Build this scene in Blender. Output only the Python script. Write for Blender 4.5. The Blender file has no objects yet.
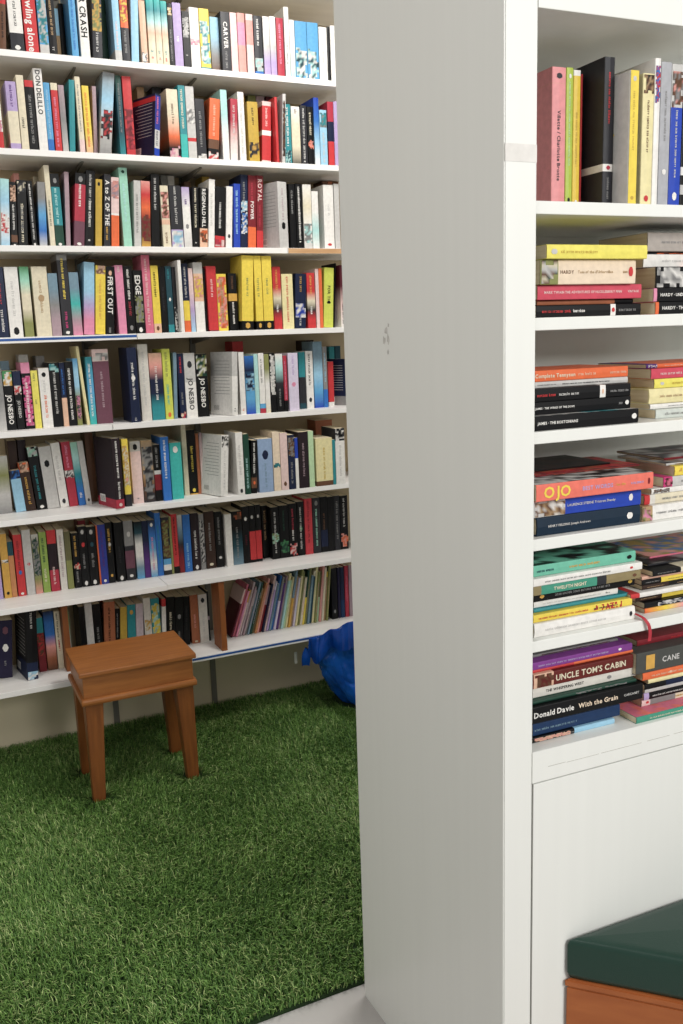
import bpy, bmesh, math, random
from mathutils import Vector, Matrix, noise
GEO = {'CAM': (0.0, -3.2679, 1.55), 'R': [[0.898964, -0.436776, -0.033018], [0.11327, 0.15899, 0.980761], [0.423123, 0.885409, -0.1924]], 'F': 911.95279, 'XC': 0.83983, 'YF': -1.54887, 'YN': -2.10553, 'PHI': -0.03913, 'T': 0.05754, 'ZS': [2.4506, 2.1521, 1.8493, 1.5524, 1.239, 0.9354, 0.6246, 0.3228], 'ZR': [2.0029, 1.717, 1.5437, 1.3664, 1.1918, 1.0186, 0.7852], 'STOOL': [0.6338, -0.1804, 0.3899, 0.2956, 0.4698, -0.0131], 'DIV': [0.4635, 1.0416], 'B0': [0.9812, -2.1107, 0.388], 'B1': [1.1172, -2.2502, 0.388]}
BOOKS = [
('u', (0.4196, 0.03, 2.4706), 0.0, 0.0194, 0.198, 0.13, 0.0788, 0, 'brown', 'b:.72-1:red|s:.2-.6:black', 'paperback_book', 'brown book with red top at left end of the top wall shelf', 'books on the top wall shelf'),
('u', (0.455, 0.03, 2.4706), 0.0, 0.0419, 0.2014, 0.13, 0.0, 0, 'white', 'b:0-.30:charcoal|s:.38-.86:charcoal|p:.05-.12:white', 'paperback_book', 'white book with charcoal foot between brown and red, top wall shelf', 'books on the top wall shelf'),
('u', (0.5011, 0.03, 2.4706), 0.0, 0.0404, 0.2084, 0.13, 0.0, 0, 'red', 't:bowling alone:.04-.95:white', 'paperback_book', 'red book with white lettering between white and sky blue, top wall shelf', 'books on the top wall shelf'),
('u', (0.5458, 0.03, 2.4706), 0.0, 0.0292, 0.2112, 0.13, 0.0, 0, 'skyblue', 'b:0-.16:palegrey|p:.16-.95:palegrey,teal', 'paperback_book', 'sky blue book with pale grey foot between red and black, top wall shelf', 'books on the top wall shelf'),
('u', (0.5766, 0.03, 2.4706), 0.0, 0.0241, 0.2154, 0.13, 0.0, 0, 'black', 's:.3-.9:tan|s:.08-.14:palegrey', 'paperback_book', 'black book with tan lettering between sky blue and light blue, top wall shelf', 'books on the top wall shelf'),
('u', (0.6112, 0.09, 2.4706), 0.0, 0.0121, 0.1666, 0.13, 0.0, 0, 'lightblue', 'b:0-.5:tan', 'paperback_book', 'slim light blue book with tan foot between black and black, top wall shelf', 'books on the top wall shelf'),
('u', (0.6303, 0.12, 2.4706), 0.0, 0.0163, 0.1936, 0.13, 0.0, 0, 'black', '', 'paperback_book', 'slim black book between light blue and sky blue, top wall shelf', 'books on the top wall shelf'),
('u', (0.6472, 0.03, 2.4706), 0.0, 0.0217, 0.2249, 0.13, 0.0, 0, 'skyblue', 's:.1-.9:blue', 'paperback_book', 'sky blue book with blue lettering between black and white, top wall shelf', 'books on the top wall shelf'),
('u', (0.6766, 0.03, 2.4706), 0.0, 0.0297, 0.2296, 0.13, 0.0, 0, 'white', 't:HER CRASH:.3-.98:black', 'paperback_book', 'white book with black lettering between sky blue and charcoal, top wall shelf', 'books on the top wall shelf'),
('u', (0.7141, 0.03, 2.4706), 0.0, 0.0323, 0.2275, 0.13, 0.0504, 0, 'charcoal', 's:.42-.95:cream|p:.4-.98:gold,olive|s:.1-.38:palegrey', 'paperback_book', 'charcoal book with cream lettering between white and dark green, top wall shelf', 'books on the top wall shelf'),
('u', (0.767, 0.12, 2.4706), 0.0, 0.022, 0.2414, 0.13, 0.0, 0, 'darkgreen', '', 'paperback_book', 'tall dark green book between charcoal and light blue, top wall shelf', 'books on the top wall shelf'),
('u', (0.7897, 0.03, 2.4706), 0.0, 0.023, 0.2347, 0.13, 0.0, 0, 'lightblue', 'b:0-.17:palegrey|s:.18-.55:palepink', 'paperback_book', 'tall light blue book with pale grey foot between dark green and charcoal, top wall shelf', 'books on the top wall shelf'),
('u', (0.815, 0.03, 2.4706), 0.0, 0.0263, 0.2334, 0.13, 0.0, 0, 'charcoal', 'b:.48-1:orange|p:.55-1:yellow,red|s:.12-.44:grey', 'paperback_book', 'tall charcoal book with orange top between light blue and light blue, top wall shelf', 'books on the top wall shelf'),
('u', (0.8436, 0.03, 2.4706), 0.0, 0.0254, 0.2327, 0.13, 0.0531, 0, 'lightblue', '', 'paperback_book', 'tall light blue book between charcoal and peach, top wall shelf', 'books on the top wall shelf'),
('u', (0.8802, 0.03, 2.4706), 0.0, 0.0213, 0.2041, 0.13, 0.0, 0, 'peach', 'p:.03-.2:charcoal,white', 'paperback_book', 'peach book with charcoal marks between light blue and cream, top wall shelf', 'books on the top wall shelf'),
('u', (0.9061, 0.03, 2.4706), 0.0, 0.0252, 0.213, 0.13, 0.0, 0, 'cream', 'g:cream>cream>cream>peach>aqua>teal>turquoise|b:.0-.03:cream|s:.08-.14:red|s:.18-.24:teal', 'paperback_book', 'cream book fading to turquoise between peach and cream, top wall shelf', 'books on the top wall shelf'),
('u', (0.9325, 0.03, 2.4706), 0.0, 0.0218, 0.2134, 0.13, 0.0, 0, 'cream', 'g:cream>cream>cream>peach>aqua>teal>turquoise|s:.08-.14:red|s:.18-.24:teal', 'paperback_book', 'cream book fading to turquoise between cream and cream, top wall shelf', 'books on the top wall shelf'),
('u', (0.9556, 0.03, 2.4706), 0.0, 0.0214, 0.2106, 0.13, 0.0, 0, 'cream', 'g:cream>cream>cream>peach>aqua>teal>turquoise|s:.08-.14:red|s:.18-.24:teal', 'paperback_book', 'cream book fading to turquoise between cream and black, top wall shelf', 'books on the top wall shelf'),
('u', (0.9781, 0.03, 2.4706), 0.0, 0.0173, 0.2053, 0.13, 0.0, 0, 'black', 's:.1-.6:grey|p:.82-.95:gold,cream', 'paperback_book', 'slim black book with grey lettering between cream and lilac, top wall shelf', 'books on the top wall shelf'),
('u', (0.9966, 0.03, 2.4706), 0.0, 0.0301, 0.2102, 0.13, 0.0, 0, 'lilac', 's:.4-.5:white', 'paperback_book', 'lilac book with white lettering between black and black, top wall shelf', 'books on the top wall shelf'),
('u', (1.0285, 0.03, 2.4706), 0.0, 0.0254, 0.1868, 0.13, 0.0, 0, 'black', 'p:.55-.9:palegrey,grey|s:.2-.25:white', 'paperback_book', 'black book with white lettering between lilac and white, top wall shelf', 'books on the top wall shelf'),
('u', (1.0552, 0.03, 2.4706), 0.0, 0.0336, 0.2022, 0.13, 0.0, 0, 'white', 'p:.4-.5:palepink,pink', 'paperback_book', 'white book with pale pink marks between black and yellow, top wall shelf', 'books on the top wall shelf'),
('u', (1.0906, 0.03, 2.4706), 0.0, 0.0358, 0.2025, 0.13, 0.0, 0, 'yellow', 'b:.0-.06:teal|p:.12-.8:white,aqua,teal', 'paperback_book', 'yellow book with teal foot between white and light blue, top wall shelf', 'books on the top wall shelf'),
('u', (1.1353, 0.05, 2.4706), 0.0, 0.0326, 0.1858, 0.13, 0.0, 0, 'brown', 'g:brown>grey>lightblue>lightblue', 'paperback_book', 'light blue book fading to brown between yellow and charcoal, top wall shelf', 'books on the top wall shelf'),
('u', (1.1685, 0.03, 2.4706), 0.0, 0.0338, 0.2006, 0.13, 0.0, 0, 'charcoal', 't:CARVER:.4-.84:white|s:.08-.36:grey', 'paperback_book', 'charcoal book with white lettering between light blue and pale pink, top wall shelf', 'books on the top wall shelf'),
('u', (1.2037, 0.03, 2.4706), 0.0, 0.0252, 0.2017, 0.13, 0.0, 0, 'palepink', '', 'paperback_book', 'pale pink book between charcoal and salmon pink, top wall shelf', 'books on the top wall shelf'),
('u', (1.2308, 0.03, 2.4706), 0.0, 0.028, 0.2033, 0.13, 0.0, 0, 'salmon', 'b:.48-.85:pink', 'paperback_book', 'salmon pink book with pink band between pale pink and pale pink, top wall shelf', 'books on the top wall shelf'),
('u', (1.2629, 0.03, 2.4706), 0.0, 0.0269, 0.2034, 0.13, 0.0, 0, 'palepink', 'b:.5-.9:salmon', 'paperback_book', 'pale pink book with salmon pink band between salmon pink and charcoal, top wall shelf', 'books on the top wall shelf'),
('u', (1.2918, 0.03, 2.4706), 0.0, 0.0319, 0.2008, 0.13, 0.0, 0, 'charcoal', 'b:.0-.08:blue|p:.08-.3:aqua,palegrey|s:.5-.95:white', 'paperback_book', 'charcoal book with blue foot between pale pink and lilac, top wall shelf', 'books on the top wall shelf'),
('u', (1.3278, 0.03, 2.4706), 0.0, 0.0246, 0.2023, 0.13, 0.0, 0, 'lilac', 'g:lilac>lilac>palegrey>white>white', 'paperback_book', 'lilac book fading to white between charcoal and lilac, top wall shelf', 'books on the top wall shelf'),
('u', (1.3537, 0.03, 2.4706), 0.0, 0.0234, 0.2052, 0.13, 0.0, 0, 'lilac', 'g:lilac>lilac>palegrey>white>white', 'paperback_book', 'lilac book fading to white between lilac and crimson, top wall shelf', 'books on the top wall shelf'),
('u', (1.3792, 0.03, 2.4706), 0.0, 0.0277, 0.2031, 0.13, 0.0, 0, 'crimson', 's:.2-.9:pink', 'paperback_book', 'crimson book with pink lettering between lilac and white, top wall shelf', 'books on the top wall shelf'),
('u', (1.4111, 0.03, 2.4706), 0.0, 0.0188, 0.2427, 0.13, 0.0, 0, 'white', 's:.2-.5:grey', 'paperback_book', 'slim white book with grey lettering between crimson and white, top wall shelf', 'books on the top wall shelf'),
('u', (1.4313, 0.03, 2.4706), 0.0, 0.0196, 0.2019, 0.13, 0.0, 0, 'white', 'g:aqua>white>white', 'paperback_book', 'white book fading to aqua between white and sky blue, top wall shelf', 'books on the top wall shelf'),
('u', (1.4524, 0.03, 2.4706), 0.0, 0.0467, 0.2006, 0.13, 0.0, 0, 'skyblue', 'p:.03-.55:white,aqua,darkteal', 'paperback_book', 'sky blue book with white marks between white and sky blue, top wall shelf', 'books on the top wall shelf'),
('u', (1.5005, 0.03, 2.4706), 0.0, 0.0451, 0.2012, 0.13, 0.0, 0, 'skyblue', 'p:.03-.55:white,aqua,darkteal', 'paperback_book', 'sky blue book with white marks between sky blue and white, top wall shelf', 'books on the top wall shelf'),
('u', (1.5485, 0.03, 2.4706), 0.0, 0.0326, 0.1905, 0.13, 0.0, 0, 'white', 's:.1-.8:palegrey', 'paperback_book', 'white book with pale grey lettering between sky blue and black, top wall shelf', 'books on the top wall shelf'),
('u', (1.5825, 0.03, 2.4706), 0.0, 0.0109, 0.1942, 0.13, 0.0, 0, 'black', '', 'paperback_book', 'slim black book between white and white, top wall shelf', 'books on the top wall shelf'),
('u', (1.5956, 0.03, 2.4706), 0.0, 0.0469, 0.1995, 0.13, 0.0, 0, 'white', '', 'paperback_book', 'white book at right end of the top wall shelf', 'books on the top wall shelf'),
('u', (0.392, 0.05, 2.1721), 0.0, 0.0151, 0.2365, 0.13, 0.0, 0, 'white', 'b:0-.25:red|p:.25-.4:pink,salmon|s:.3-.9:grey', 'paperback_book', 'slim white book with red foot at left end of the second wall shelf', 'books on the second wall shelf'),
('u', (0.4276, 0.05, 2.1721), 0.0, 0.0328, 0.2162, 0.13, 0.0, 0, 'cream', 'b:.58-1:lilac|b:0-.12:lilac|s:.62-.95:purple', 'paperback_book', 'cream book with lilac top between white and cream, second wall shelf', 'books on the second wall shelf'),
('u', (0.4625, 0.05, 2.1721), 0.0, 0.0235, 0.2377, 0.13, 0.0, 0, 'cream', 's:.3-.45:black', 'paperback_book', 'cream book with black lettering between cream and black, second wall shelf', 'books on the second wall shelf'),
('u', (0.4881, 0.05, 2.1721), 0.0, 0.0269, 0.2242, 0.13, 0.0, 0, 'black', 'b:.91-1:red|s:.1-.8:grey', 'paperback_book', 'black book with red top between cream and white, second wall shelf', 'books on the second wall shelf'),
('u', (0.5182, 0.05, 2.1721), 0.0, 0.0282, 0.2629, 0.13, 0.0, 0, 'white', 't:DON DELILLO:.46-.98:charcoal', 'trade_paperback', 'tall white book with charcoal lettering between black and sky blue, second wall shelf', 'books on the second wall shelf'),
('u', (0.5474, 0.05, 2.1721), 0.0, 0.0196, 0.2214, 0.13, 0.0, 0, 'skyblue', 'b:.0-.2:blue|s:.2-.9:lightblue', 'paperback_book', 'sky blue book with blue foot between white and red, second wall shelf', 'books on the second wall shelf'),
('u', (0.5703, 0.05, 2.1721), 0.0, 0.022, 0.2223, 0.13, 0.0, 0, 'red', 'b:.9-1:cream|s:.1-.8:pink', 'paperback_book', 'red book with cream top between sky blue and mauve, second wall shelf', 'books on the second wall shelf'),
('u', (0.5945, 0.05, 2.1721), 0.0, 0.0188, 0.2176, 0.13, 0.0, 0, 'mauve', 'g:palegrey>grey>mauve', 'paperback_book', 'slim mauve book fading to pale grey between red and teal, second wall shelf', 'books on the second wall shelf'),
('u', (0.6155, 0.05, 2.1721), 0.0, 0.0185, 0.2364, 0.13, 0.0694, 0, 'teal', '', 'paperback_book', 'slim teal book between mauve and cream, second wall shelf', 'books on the second wall shelf'),
('u', (0.6508, 0.05, 2.1721), 0.0, 0.0173, 0.2485, 0.13, 0.0, 0, 'cream', 's:.3-.9:grey|b:.0-.2:palepink', 'trade_paperback', 'slim cream book with pale pink foot between teal and yellow, second wall shelf', 'books on the second wall shelf'),
('u', (0.6725, 0.05, 2.1721), 0.0, 0.022, 0.2218, 0.13, 0.0, 0, 'yellow', 'g:peach>yellow>yellow>yellow|s:.1-.9:orange', 'paperback_book', 'yellow book fading to peach between cream and mauve, second wall shelf', 'books on the second wall shelf'),
('u', (0.7001, 0.07, 2.1721), 0.0, 0.0137, 0.2277, 0.13, 0.0468, 0, 'mauve', '', 'paperback_book', 'slim mauve book between yellow and pale grey, second wall shelf', 'books on the second wall shelf'),
('u', (0.7145, 0.05, 2.1721), 0.0, 0.04, 0.2698, 0.13, 0.1204, 0, 'palegrey', 'g:grey>palegrey>lightblue>grey|p:.2-.55:charcoal,red,black', 'trade_paperback', 'tall pale grey book fading to grey between mauve and dark teal, second wall shelf', 'books on the second wall shelf'),
('u', (0.7868, 0.05, 2.1721), 0.0, 0.0195, 0.2633, 0.13, 0.0, 0, 'darkteal', 'g:teal>darkteal>darkteal>darkgreen|s:.3-.9:grey', 'trade_paperback', 'tall dark teal book fading to teal between pale grey and red, second wall shelf', 'books on the second wall shelf'),
('u', (0.8099, 0.05, 2.1721), 0.0, 0.0305, 0.2629, 0.13, 0.0, 0, 'red', 'p:.1-.6:darkred,crimson', 'trade_paperback', 'tall red book with dark red marks between dark teal and navy, second wall shelf', 'books on the second wall shelf'),
('u', (0.8905, 0.0, 2.1721), 0.384, 0.0225, 0.2051, 0.13, 0.1132, 0, 'navy', 'b:.88-.96:red|r:.42-.97:indigo|r:.12-.42:palegrey|r:.0-.12:royalblue|s:.5-.95:rose|s:.15-.4:navy', 'paperback_book', 'navy book turned to show its back cover between red and cream, second wall shelf', 'books on the second wall shelf'),
('u', (0.9614, 0.05, 2.1721), 0.0, 0.0404, 0.234, 0.13, 0.0, 0, 'cream', 'g:black>black>orange>peach>cream>cream>cream|s:.5-.8:brown|p:.02-.2:palepink,pink', 'paperback_book', 'cream book fading to black between navy and teal, second wall shelf', 'books on the second wall shelf'),
('u', (1.0042, 0.05, 2.1721), 0.0, 0.0253, 0.2495, 0.13, 0.0, 0, 'teal', 's:.4-.95:cream|b:.0-.35:turquoise', 'trade_paperback', 'teal book with turquoise foot between cream and pale grey, second wall shelf', 'books on the second wall shelf'),
('u', (1.0307, 0.05, 2.1721), 0.0, 0.0311, 0.2485, 0.13, 0.0, 0, 'palegrey', 'b:.26-.31:red|p:.5-.7:grey,white', 'trade_paperback', 'pale grey book with grey marks between teal and charcoal, second wall shelf', 'books on the second wall shelf'),
('u', (1.0637, 0.05, 2.1721), 0.0, 0.0339, 0.2095, 0.13, 0.0, 0, 'charcoal', 's:.2-.8:grey|p:.02-.12:palegrey,white', 'paperback_book', 'charcoal book with grey lettering between pale grey and orange, second wall shelf', 'books on the second wall shelf'),
('u', (1.1014, 0.05, 2.1721), 0.0, 0.039, 0.2139, 0.13, 0.0868, 0, 'orange', 'b:.0-.2:black|b:.2-.35:brown|s:.4-.9:peach|p:.0-.15:red,white', 'paperback_book', 'orange book with black foot between charcoal and aqua, second wall shelf', 'books on the second wall shelf'),
('u', (1.1594, 0.05, 2.1721), 0.0, 0.0249, 0.2469, 0.13, 0.0, 0, 'aqua', 'g:white>white>aqua>aqua', 'trade_paperback', 'aqua book fading to white between orange and crimson, second wall shelf', 'books on the second wall shelf'),
('u', (1.187, 0.05, 2.1721), 0.0, 0.027, 0.2188, 0.13, 0.0471, 0, 'crimson', 'g:white>palepink>crimson>crimson|s:.3-.9:palegrey', 'paperback_book', 'crimson book fading to white between aqua and white, second wall shelf', 'books on the second wall shelf'),
('u', (1.2247, 0.05, 2.1721), 0.0, 0.024, 0.2445, 0.13, 0.0, 0, 'white', 's:.1-.9:palegrey', 'trade_paperback', 'white book with pale grey lettering between crimson and mustard, second wall shelf', 'books on the second wall shelf'),
('u', (1.2604, 0.05, 2.1721), 0.0, 0.0407, 0.2145, 0.13, 0.0, 0, 'mustard', 's:.6-.9:black|p:.1-.35:charcoal,gold', 'paperback_book', 'mustard book with black lettering between white and red, second wall shelf', 'books on the second wall shelf'),
('u', (1.3087, 0.05, 2.1721), 0.0, 0.0353, 0.2189, 0.13, 0.0531, 0, 'red', 'b:.46-.54:white|b:.0-.06:palepink|b:.93-1:palepink|s:.6-.9:palepink', 'paperback_book', 'red book with white band between mustard and red, second wall shelf', 'books on the second wall shelf'),
('u', (1.3561, 0.02, 2.1721), 0.0, 0.0103, 0.2297, 0.13, 0.0, 0, 'red', '', 'paperback_book', 'slim red book between red and navy, second wall shelf', 'books on the second wall shelf'),
('u', (1.367, 0.09, 2.1721), 0.0, 0.005, 0.2257, 0.1, 0.0543, 0, 'navy', '', 'paperback_book', 'slim navy book between red and pale grey, second wall shelf', 'books on the second wall shelf'),
('u', (1.373, 0.01, 2.1721), 0.0, 0.0127, 0.2406, 0.13, 0.0522, 0, 'palegrey', 'p:.1-.9:charcoal,brown', 'paperback_book', 'slim pale grey book with charcoal marks between navy and teal, second wall shelf', 'books on the second wall shelf'),
('u', (1.4035, 0.05, 2.1721), 0.0, 0.0271, 0.2161, 0.13, 0.0, 0, 'teal', 's:.3-.95:white|p:.0-.25:darkteal,aqua', 'paperback_book', 'teal book with white lettering between pale grey and cream, second wall shelf', 'books on the second wall shelf'),
('u', (1.4328, 0.05, 2.1721), 0.0, 0.0345, 0.2099, 0.13, 0.0, 0, 'cream', 'g:charcoal>cream>cream>white|s:.85-.95:brown', 'paperback_book', 'cream book fading to charcoal between teal and charcoal, second wall shelf', 'books on the second wall shelf'),
('u', (1.4702, 0.05, 2.1721), 0.0, 0.0254, 0.2164, 0.13, 0.0, 0, 'charcoal', 's:.05-.95:palegrey', 'paperback_book', 'charcoal book with pale grey lettering between cream and black, second wall shelf', 'books on the second wall shelf'),
('u', (1.4978, 0.05, 2.1721), 0.0, 0.0241, 0.2134, 0.13, 0.0, 0, 'black', 'p:.3-.45:orange,salmon|s:.5-.9:cream', 'paperback_book', 'black book with cream lettering between charcoal and blue, second wall shelf', 'books on the second wall shelf'),
('u', (1.5255, 0.05, 2.1721), 0.0, 0.0213, 0.2475, 0.13, 0.0, 0, 'blue', 'g:white>lightblue>blue>royalblue', 'trade_paperback', 'blue book fading to white between black and light blue, second wall shelf', 'books on the second wall shelf'),
('u', (1.549, 0.05, 2.1721), 0.0, 0.0296, 0.2057, 0.13, 0.0, 0, 'lightblue', 'p:.7-.95:teal,grey|s:.05-.6:palegrey', 'paperback_book', 'light blue book with pale grey lettering between blue and crimson, second wall shelf', 'books on the second wall shelf'),
('u', (1.5831, 0.05, 2.1721), 0.0, 0.0246, 0.2373, 0.13, 0.0, 0, 'crimson', 'b:.4-.7:navy|b:.0-.4:red', 'paperback_book', 'crimson book with navy band between light blue and lilac, second wall shelf', 'books on the second wall shelf'),
('u', (1.6092, 0.05, 2.1721), 0.0, 0.0323, 0.2399, 0.13, 0.0, 0, 'lilac', '', 'paperback_book', 'lilac book at right end of the second wall shelf', 'books on the second wall shelf'),
('u', (0.8982, 0.2, 2.1721), 0.0, 0.0258, 0.2705, 0.084, 0.0, 0, 'tan', '', 'paperback_book', 'tan book standing behind the navy one, second wall shelf', 'books standing behind others on the wall shelves'),
('u', (0.9536, 0.2, 2.1721), 0.0, 0.0343, 0.2745, 0.084, 0.0, 0, 'charcoal', '', 'paperback_book', 'charcoal book standing behind the cream one, second wall shelf', 'books standing behind others on the wall shelves'),
('u', (0.991, 0.2, 2.1721), 0.0, 0.046, 0.2745, 0.084, 0.0, 0, 'darkbrown', '', 'paperback_book', 'dark brown book standing behind the teal one, second wall shelf', 'books standing behind others on the wall shelves'),
('u', (1.1867, 0.2, 2.1721), 0.0, 0.0284, 0.2745, 0.084, 0.0, 0, 'cream', '', 'paperback_book', 'cream book standing behind the crimson one, second wall shelf', 'books standing behind others on the wall shelves'),
('u', (1.2727, 0.2, 2.1721), 0.0, 0.0373, 0.2745, 0.084, 0.0, 0, 'gold', '', 'paperback_book', 'gold book standing behind the mustard one, second wall shelf', 'books standing behind others on the wall shelves'),
('u', (1.3216, 0.2, 2.1721), 0.0, 0.032, 0.2745, 0.084, 0.0, 0, 'olive', '', 'paperback_book', 'olive book standing behind the red one, second wall shelf', 'books standing behind others on the wall shelves'),
('u', (1.3557, 0.2, 2.1721), 0.0, 0.0337, 0.2745, 0.084, 0.0, 0, 'mauve', '', 'paperback_book', 'mauve book standing behind the navy one, second wall shelf', 'books standing behind others on the wall shelves'),
('u', (1.395, 0.2, 2.1721), 0.0, 0.0304, 0.2745, 0.084, 0.0, 0, 'maroon', '', 'paperback_book', 'maroon book standing behind the teal one, second wall shelf', 'books standing behind others on the wall shelves'),
('u', (0.3661, 0.05, 1.8693), 0.0, 0.0276, 0.2155, 0.13, 0.0795, 0, 'lightblue', 'g:lightblue>white>lightblue>aqua|p:.2-.5:red,white', 'paperback_book', 'light blue book fading to aqua at left end of the third wall shelf', 'books on the third wall shelf'),
('u', (0.3991, 0.05, 1.8693), 0.0, 0.0204, 0.2066, 0.13, 0.0566, 0, 'black', 'b:.07-.18:brown|p:.7-.95:brown,peach|s:.25-.65:white|p:.01-.04:white', 'paperback_book', 'black book with brown band between light blue and black, third wall shelf', 'books on the third wall shelf'),
('u', (0.4216, 0.05, 1.8693), 0.0, 0.0301, 0.213, 0.13, 0.0613, 0, 'black', 's:.05-.65:cream|s:.2-.6:grey|p:.8-.98:cream,charcoal', 'paperback_book', 'black book with cream lettering between black and black, third wall shelf', 'books on the third wall shelf'),
('u', (0.4651, 0.05, 1.8693), 0.0, 0.0183, 0.2126, 0.13, 0.0, 0, 'black', 's:.5-.95:white|s:.1-.5:palegrey|p:.02-.06:white', 'paperback_book', 'slim black book with white lettering between black and grey, third wall shelf', 'books on the third wall shelf'),
('u', (0.49, 0.05, 1.8693), 0.0, 0.0246, 0.21, 0.13, 0.0465, 0, 'grey', 'g:palegrey>blue>skyblue>grey>grey', 'paperback_book', 'grey book fading to pale grey between black and cream, third wall shelf', 'books on the third wall shelf'),
('u', (0.5248, 0.05, 1.8693), 0.0, 0.0171, 0.2642, 0.13, 0.0, 0, 'cream', 's:.25-.58:charcoal', 'trade_paperback', 'slim cream book with charcoal lettering between grey and teal, third wall shelf', 'books on the third wall shelf'),
('u', (0.543, 0.05, 1.8693), 0.0, 0.029, 0.2387, 0.13, 0.0, 0, 'teal', 'b:.82-1:black|b:.0-.3:darkgreen|s:.3-.8:aqua|p:.02-.06:white|p:.86-.95:grey', 'paperback_book', 'teal book with black top between cream and mauve, third wall shelf', 'books on the third wall shelf'),
('u', (0.5781, 0.06, 1.8693), 0.0, 0.0152, 0.2478, 0.13, 0.0572, 0, 'mauve', '', 'trade_paperback', 'slim mauve book between teal and crimson, third wall shelf', 'books on the third wall shelf'),
('u', (0.6024, 0.05, 1.8693), 0.0, 0.0352, 0.2432, 0.13, 0.1055, 0, 'crimson', 'b:.85-1:black|b:.0-.35:plum|s:.55-.85:white|p:.02-.06:white|p:.88-.96:grey', 'trade_paperback', 'crimson book with black top between mauve and black, third wall shelf', 'books on the third wall shelf'),
('u', (0.6399, 0.05, 1.8693), 0.0, 0.0292, 0.2528, 0.13, 0.102, 0, 'black', 's:.25-.6:white|s:.5-.95:palegrey|s:.06-.1:white', 'trade_paperback', 'black book with white lettering between crimson and mustard, third wall shelf', 'books on the third wall shelf'),
('u', (0.6748, 0.05, 1.8693), 0.0, 0.0225, 0.2262, 0.13, 0.0861, 0, 'mustard', 'p:.9-.96:black', 'paperback_book', 'mustard book with black marks between black and charcoal, third wall shelf', 'books on the third wall shelf'),
('u', (0.7043, 0.05, 1.8693), 0.0, 0.0227, 0.2439, 0.13, 0.0822, 0, 'charcoal', 't:A to Z OF THE:.3-.92:white|s:.1-.28:gold', 'trade_paperback', 'charcoal book with white lettering between mustard and pale pink, third wall shelf', 'books on the third wall shelf'),
('u', (0.7308, 0.05, 1.8693), 0.0, 0.027, 0.2347, 0.13, 0.0711, 0, 'palepink', 'b:0-.46:orange|b:.46-.49:white|p:.7-.95:mauve,salmon', 'paperback_book', 'pale pink book with orange foot between charcoal and mint green, third wall shelf', 'books on the third wall shelf'),
('u', (0.7748, 0.05, 1.8693), 0.0, 0.0292, 0.2678, 0.13, 0.0, 0, 'mint', 's:.3-.8:aqua|p:.93-.97:darkgreen', 'trade_paperback', 'tall mint green book with aqua lettering between pale pink and pale grey, third wall shelf', 'books on the third wall shelf'),
('u', (0.8112, 0.05, 1.8693), 0.0, 0.0246, 0.227, 0.13, 0.0613, 0, 'palegrey', 's:.2-.8:grey', 'paperback_book', 'pale grey book with grey lettering between mint green and orange, third wall shelf', 'books on the third wall shelf'),
('u', (0.8379, 0.05, 1.8693), 0.0, 0.0323, 0.2262, 0.13, 0.0546, 0, 'orange', 'g:gold>brown>darkred>orange>red>salmon|p:.1-.5:darkred,brown', 'paperback_book', 'orange book fading to gold between pale grey and black, third wall shelf', 'books on the third wall shelf'),
('u', (0.8726, 0.05, 1.8693), 0.0, 0.0299, 0.2503, 0.13, 0.0619, 0, 'black', 's:.5-.95:palegrey', 'trade_paperback', 'black book with pale grey lettering between orange and cream, third wall shelf', 'books on the third wall shelf'),
('u', (0.9161, 0.05, 1.8693), 0.0, 0.0294, 0.214, 0.13, 0.0, 0, 'cream', 'b:.38-.46:peach|p:.48-.9:brown,salmon|s:.05-.25:brown', 'paperback_book', 'cream book with peach band between black and charcoal, third wall shelf', 'books on the third wall shelf'),
('u', (0.9486, 0.05, 1.8693), 0.0, 0.043, 0.2156, 0.13, 0.0, 0, 'charcoal', 's:.35-.98:palegrey|b:.0-.3:lilac|p:.02-.28:white,lightblue', 'paperback_book', 'charcoal book with lilac foot between cream and pale grey, third wall shelf', 'books on the third wall shelf'),
('u', (0.9941, 0.05, 1.8693), 0.0, 0.0289, 0.2116, 0.13, 0.0, 0, 'palegrey', 'g:palegrey>white>white>lilac|p:.3-.42:grey|s:.7-.8:purple', 'paperback_book', 'pale grey book fading to lilac between charcoal and black, third wall shelf', 'books on the third wall shelf'),
('u', (1.0255, 0.05, 1.8693), 0.0, 0.0234, 0.213, 0.13, 0.0458, 0, 'black', 's:.3-.98:cream|s:.05-.1:palegrey', 'paperback_book', 'black book with cream lettering between pale grey and black, third wall shelf', 'books on the third wall shelf'),
('u', (1.0509, 0.05, 1.8693), 0.0, 0.0293, 0.2113, 0.13, 0.0591, 0, 'black', 't:REGINALD HILL:.35-.98:white|b:.0-.33:peach|p:.1-.3:orange,brown', 'paperback_book', 'black book with peach foot between black and white, third wall shelf', 'books on the third wall shelf'),
('u', (1.0828, 0.05, 1.8693), 0.0, 0.0231, 0.2418, 0.13, 0.0687, 0, 'white', 's:.3-.8:palegrey', 'paperback_book', 'white book with pale grey lettering between black and black, third wall shelf', 'books on the third wall shelf'),
('u', (1.1072, 0.05, 1.8693), 0.0, 0.0369, 0.2167, 0.13, 0.0799, 0, 'black', 's:.3-.75:palegrey|s:.3-.7:palegrey|b:.0-.2:red|p:.03-.14:palepink,crimson', 'paperback_book', 'black book with red foot between white and white, third wall shelf', 'books on the third wall shelf'),
('u', (1.1495, 0.05, 1.8693), 0.0, 0.0242, 0.2195, 0.13, 0.0698, 0, 'white', 'p:.1-.3:charcoal', 'paperback_book', 'white book with charcoal marks between black and royal blue, third wall shelf', 'books on the third wall shelf'),
('u', (1.1808, 0.05, 1.8693), 0.0, 0.0258, 0.2298, 0.13, 0.0525, 0, 'royalblue', 's:.2-.9:lightblue', 'paperback_book', 'royal blue book with light blue lettering between white and navy, third wall shelf', 'books on the third wall shelf'),
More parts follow.
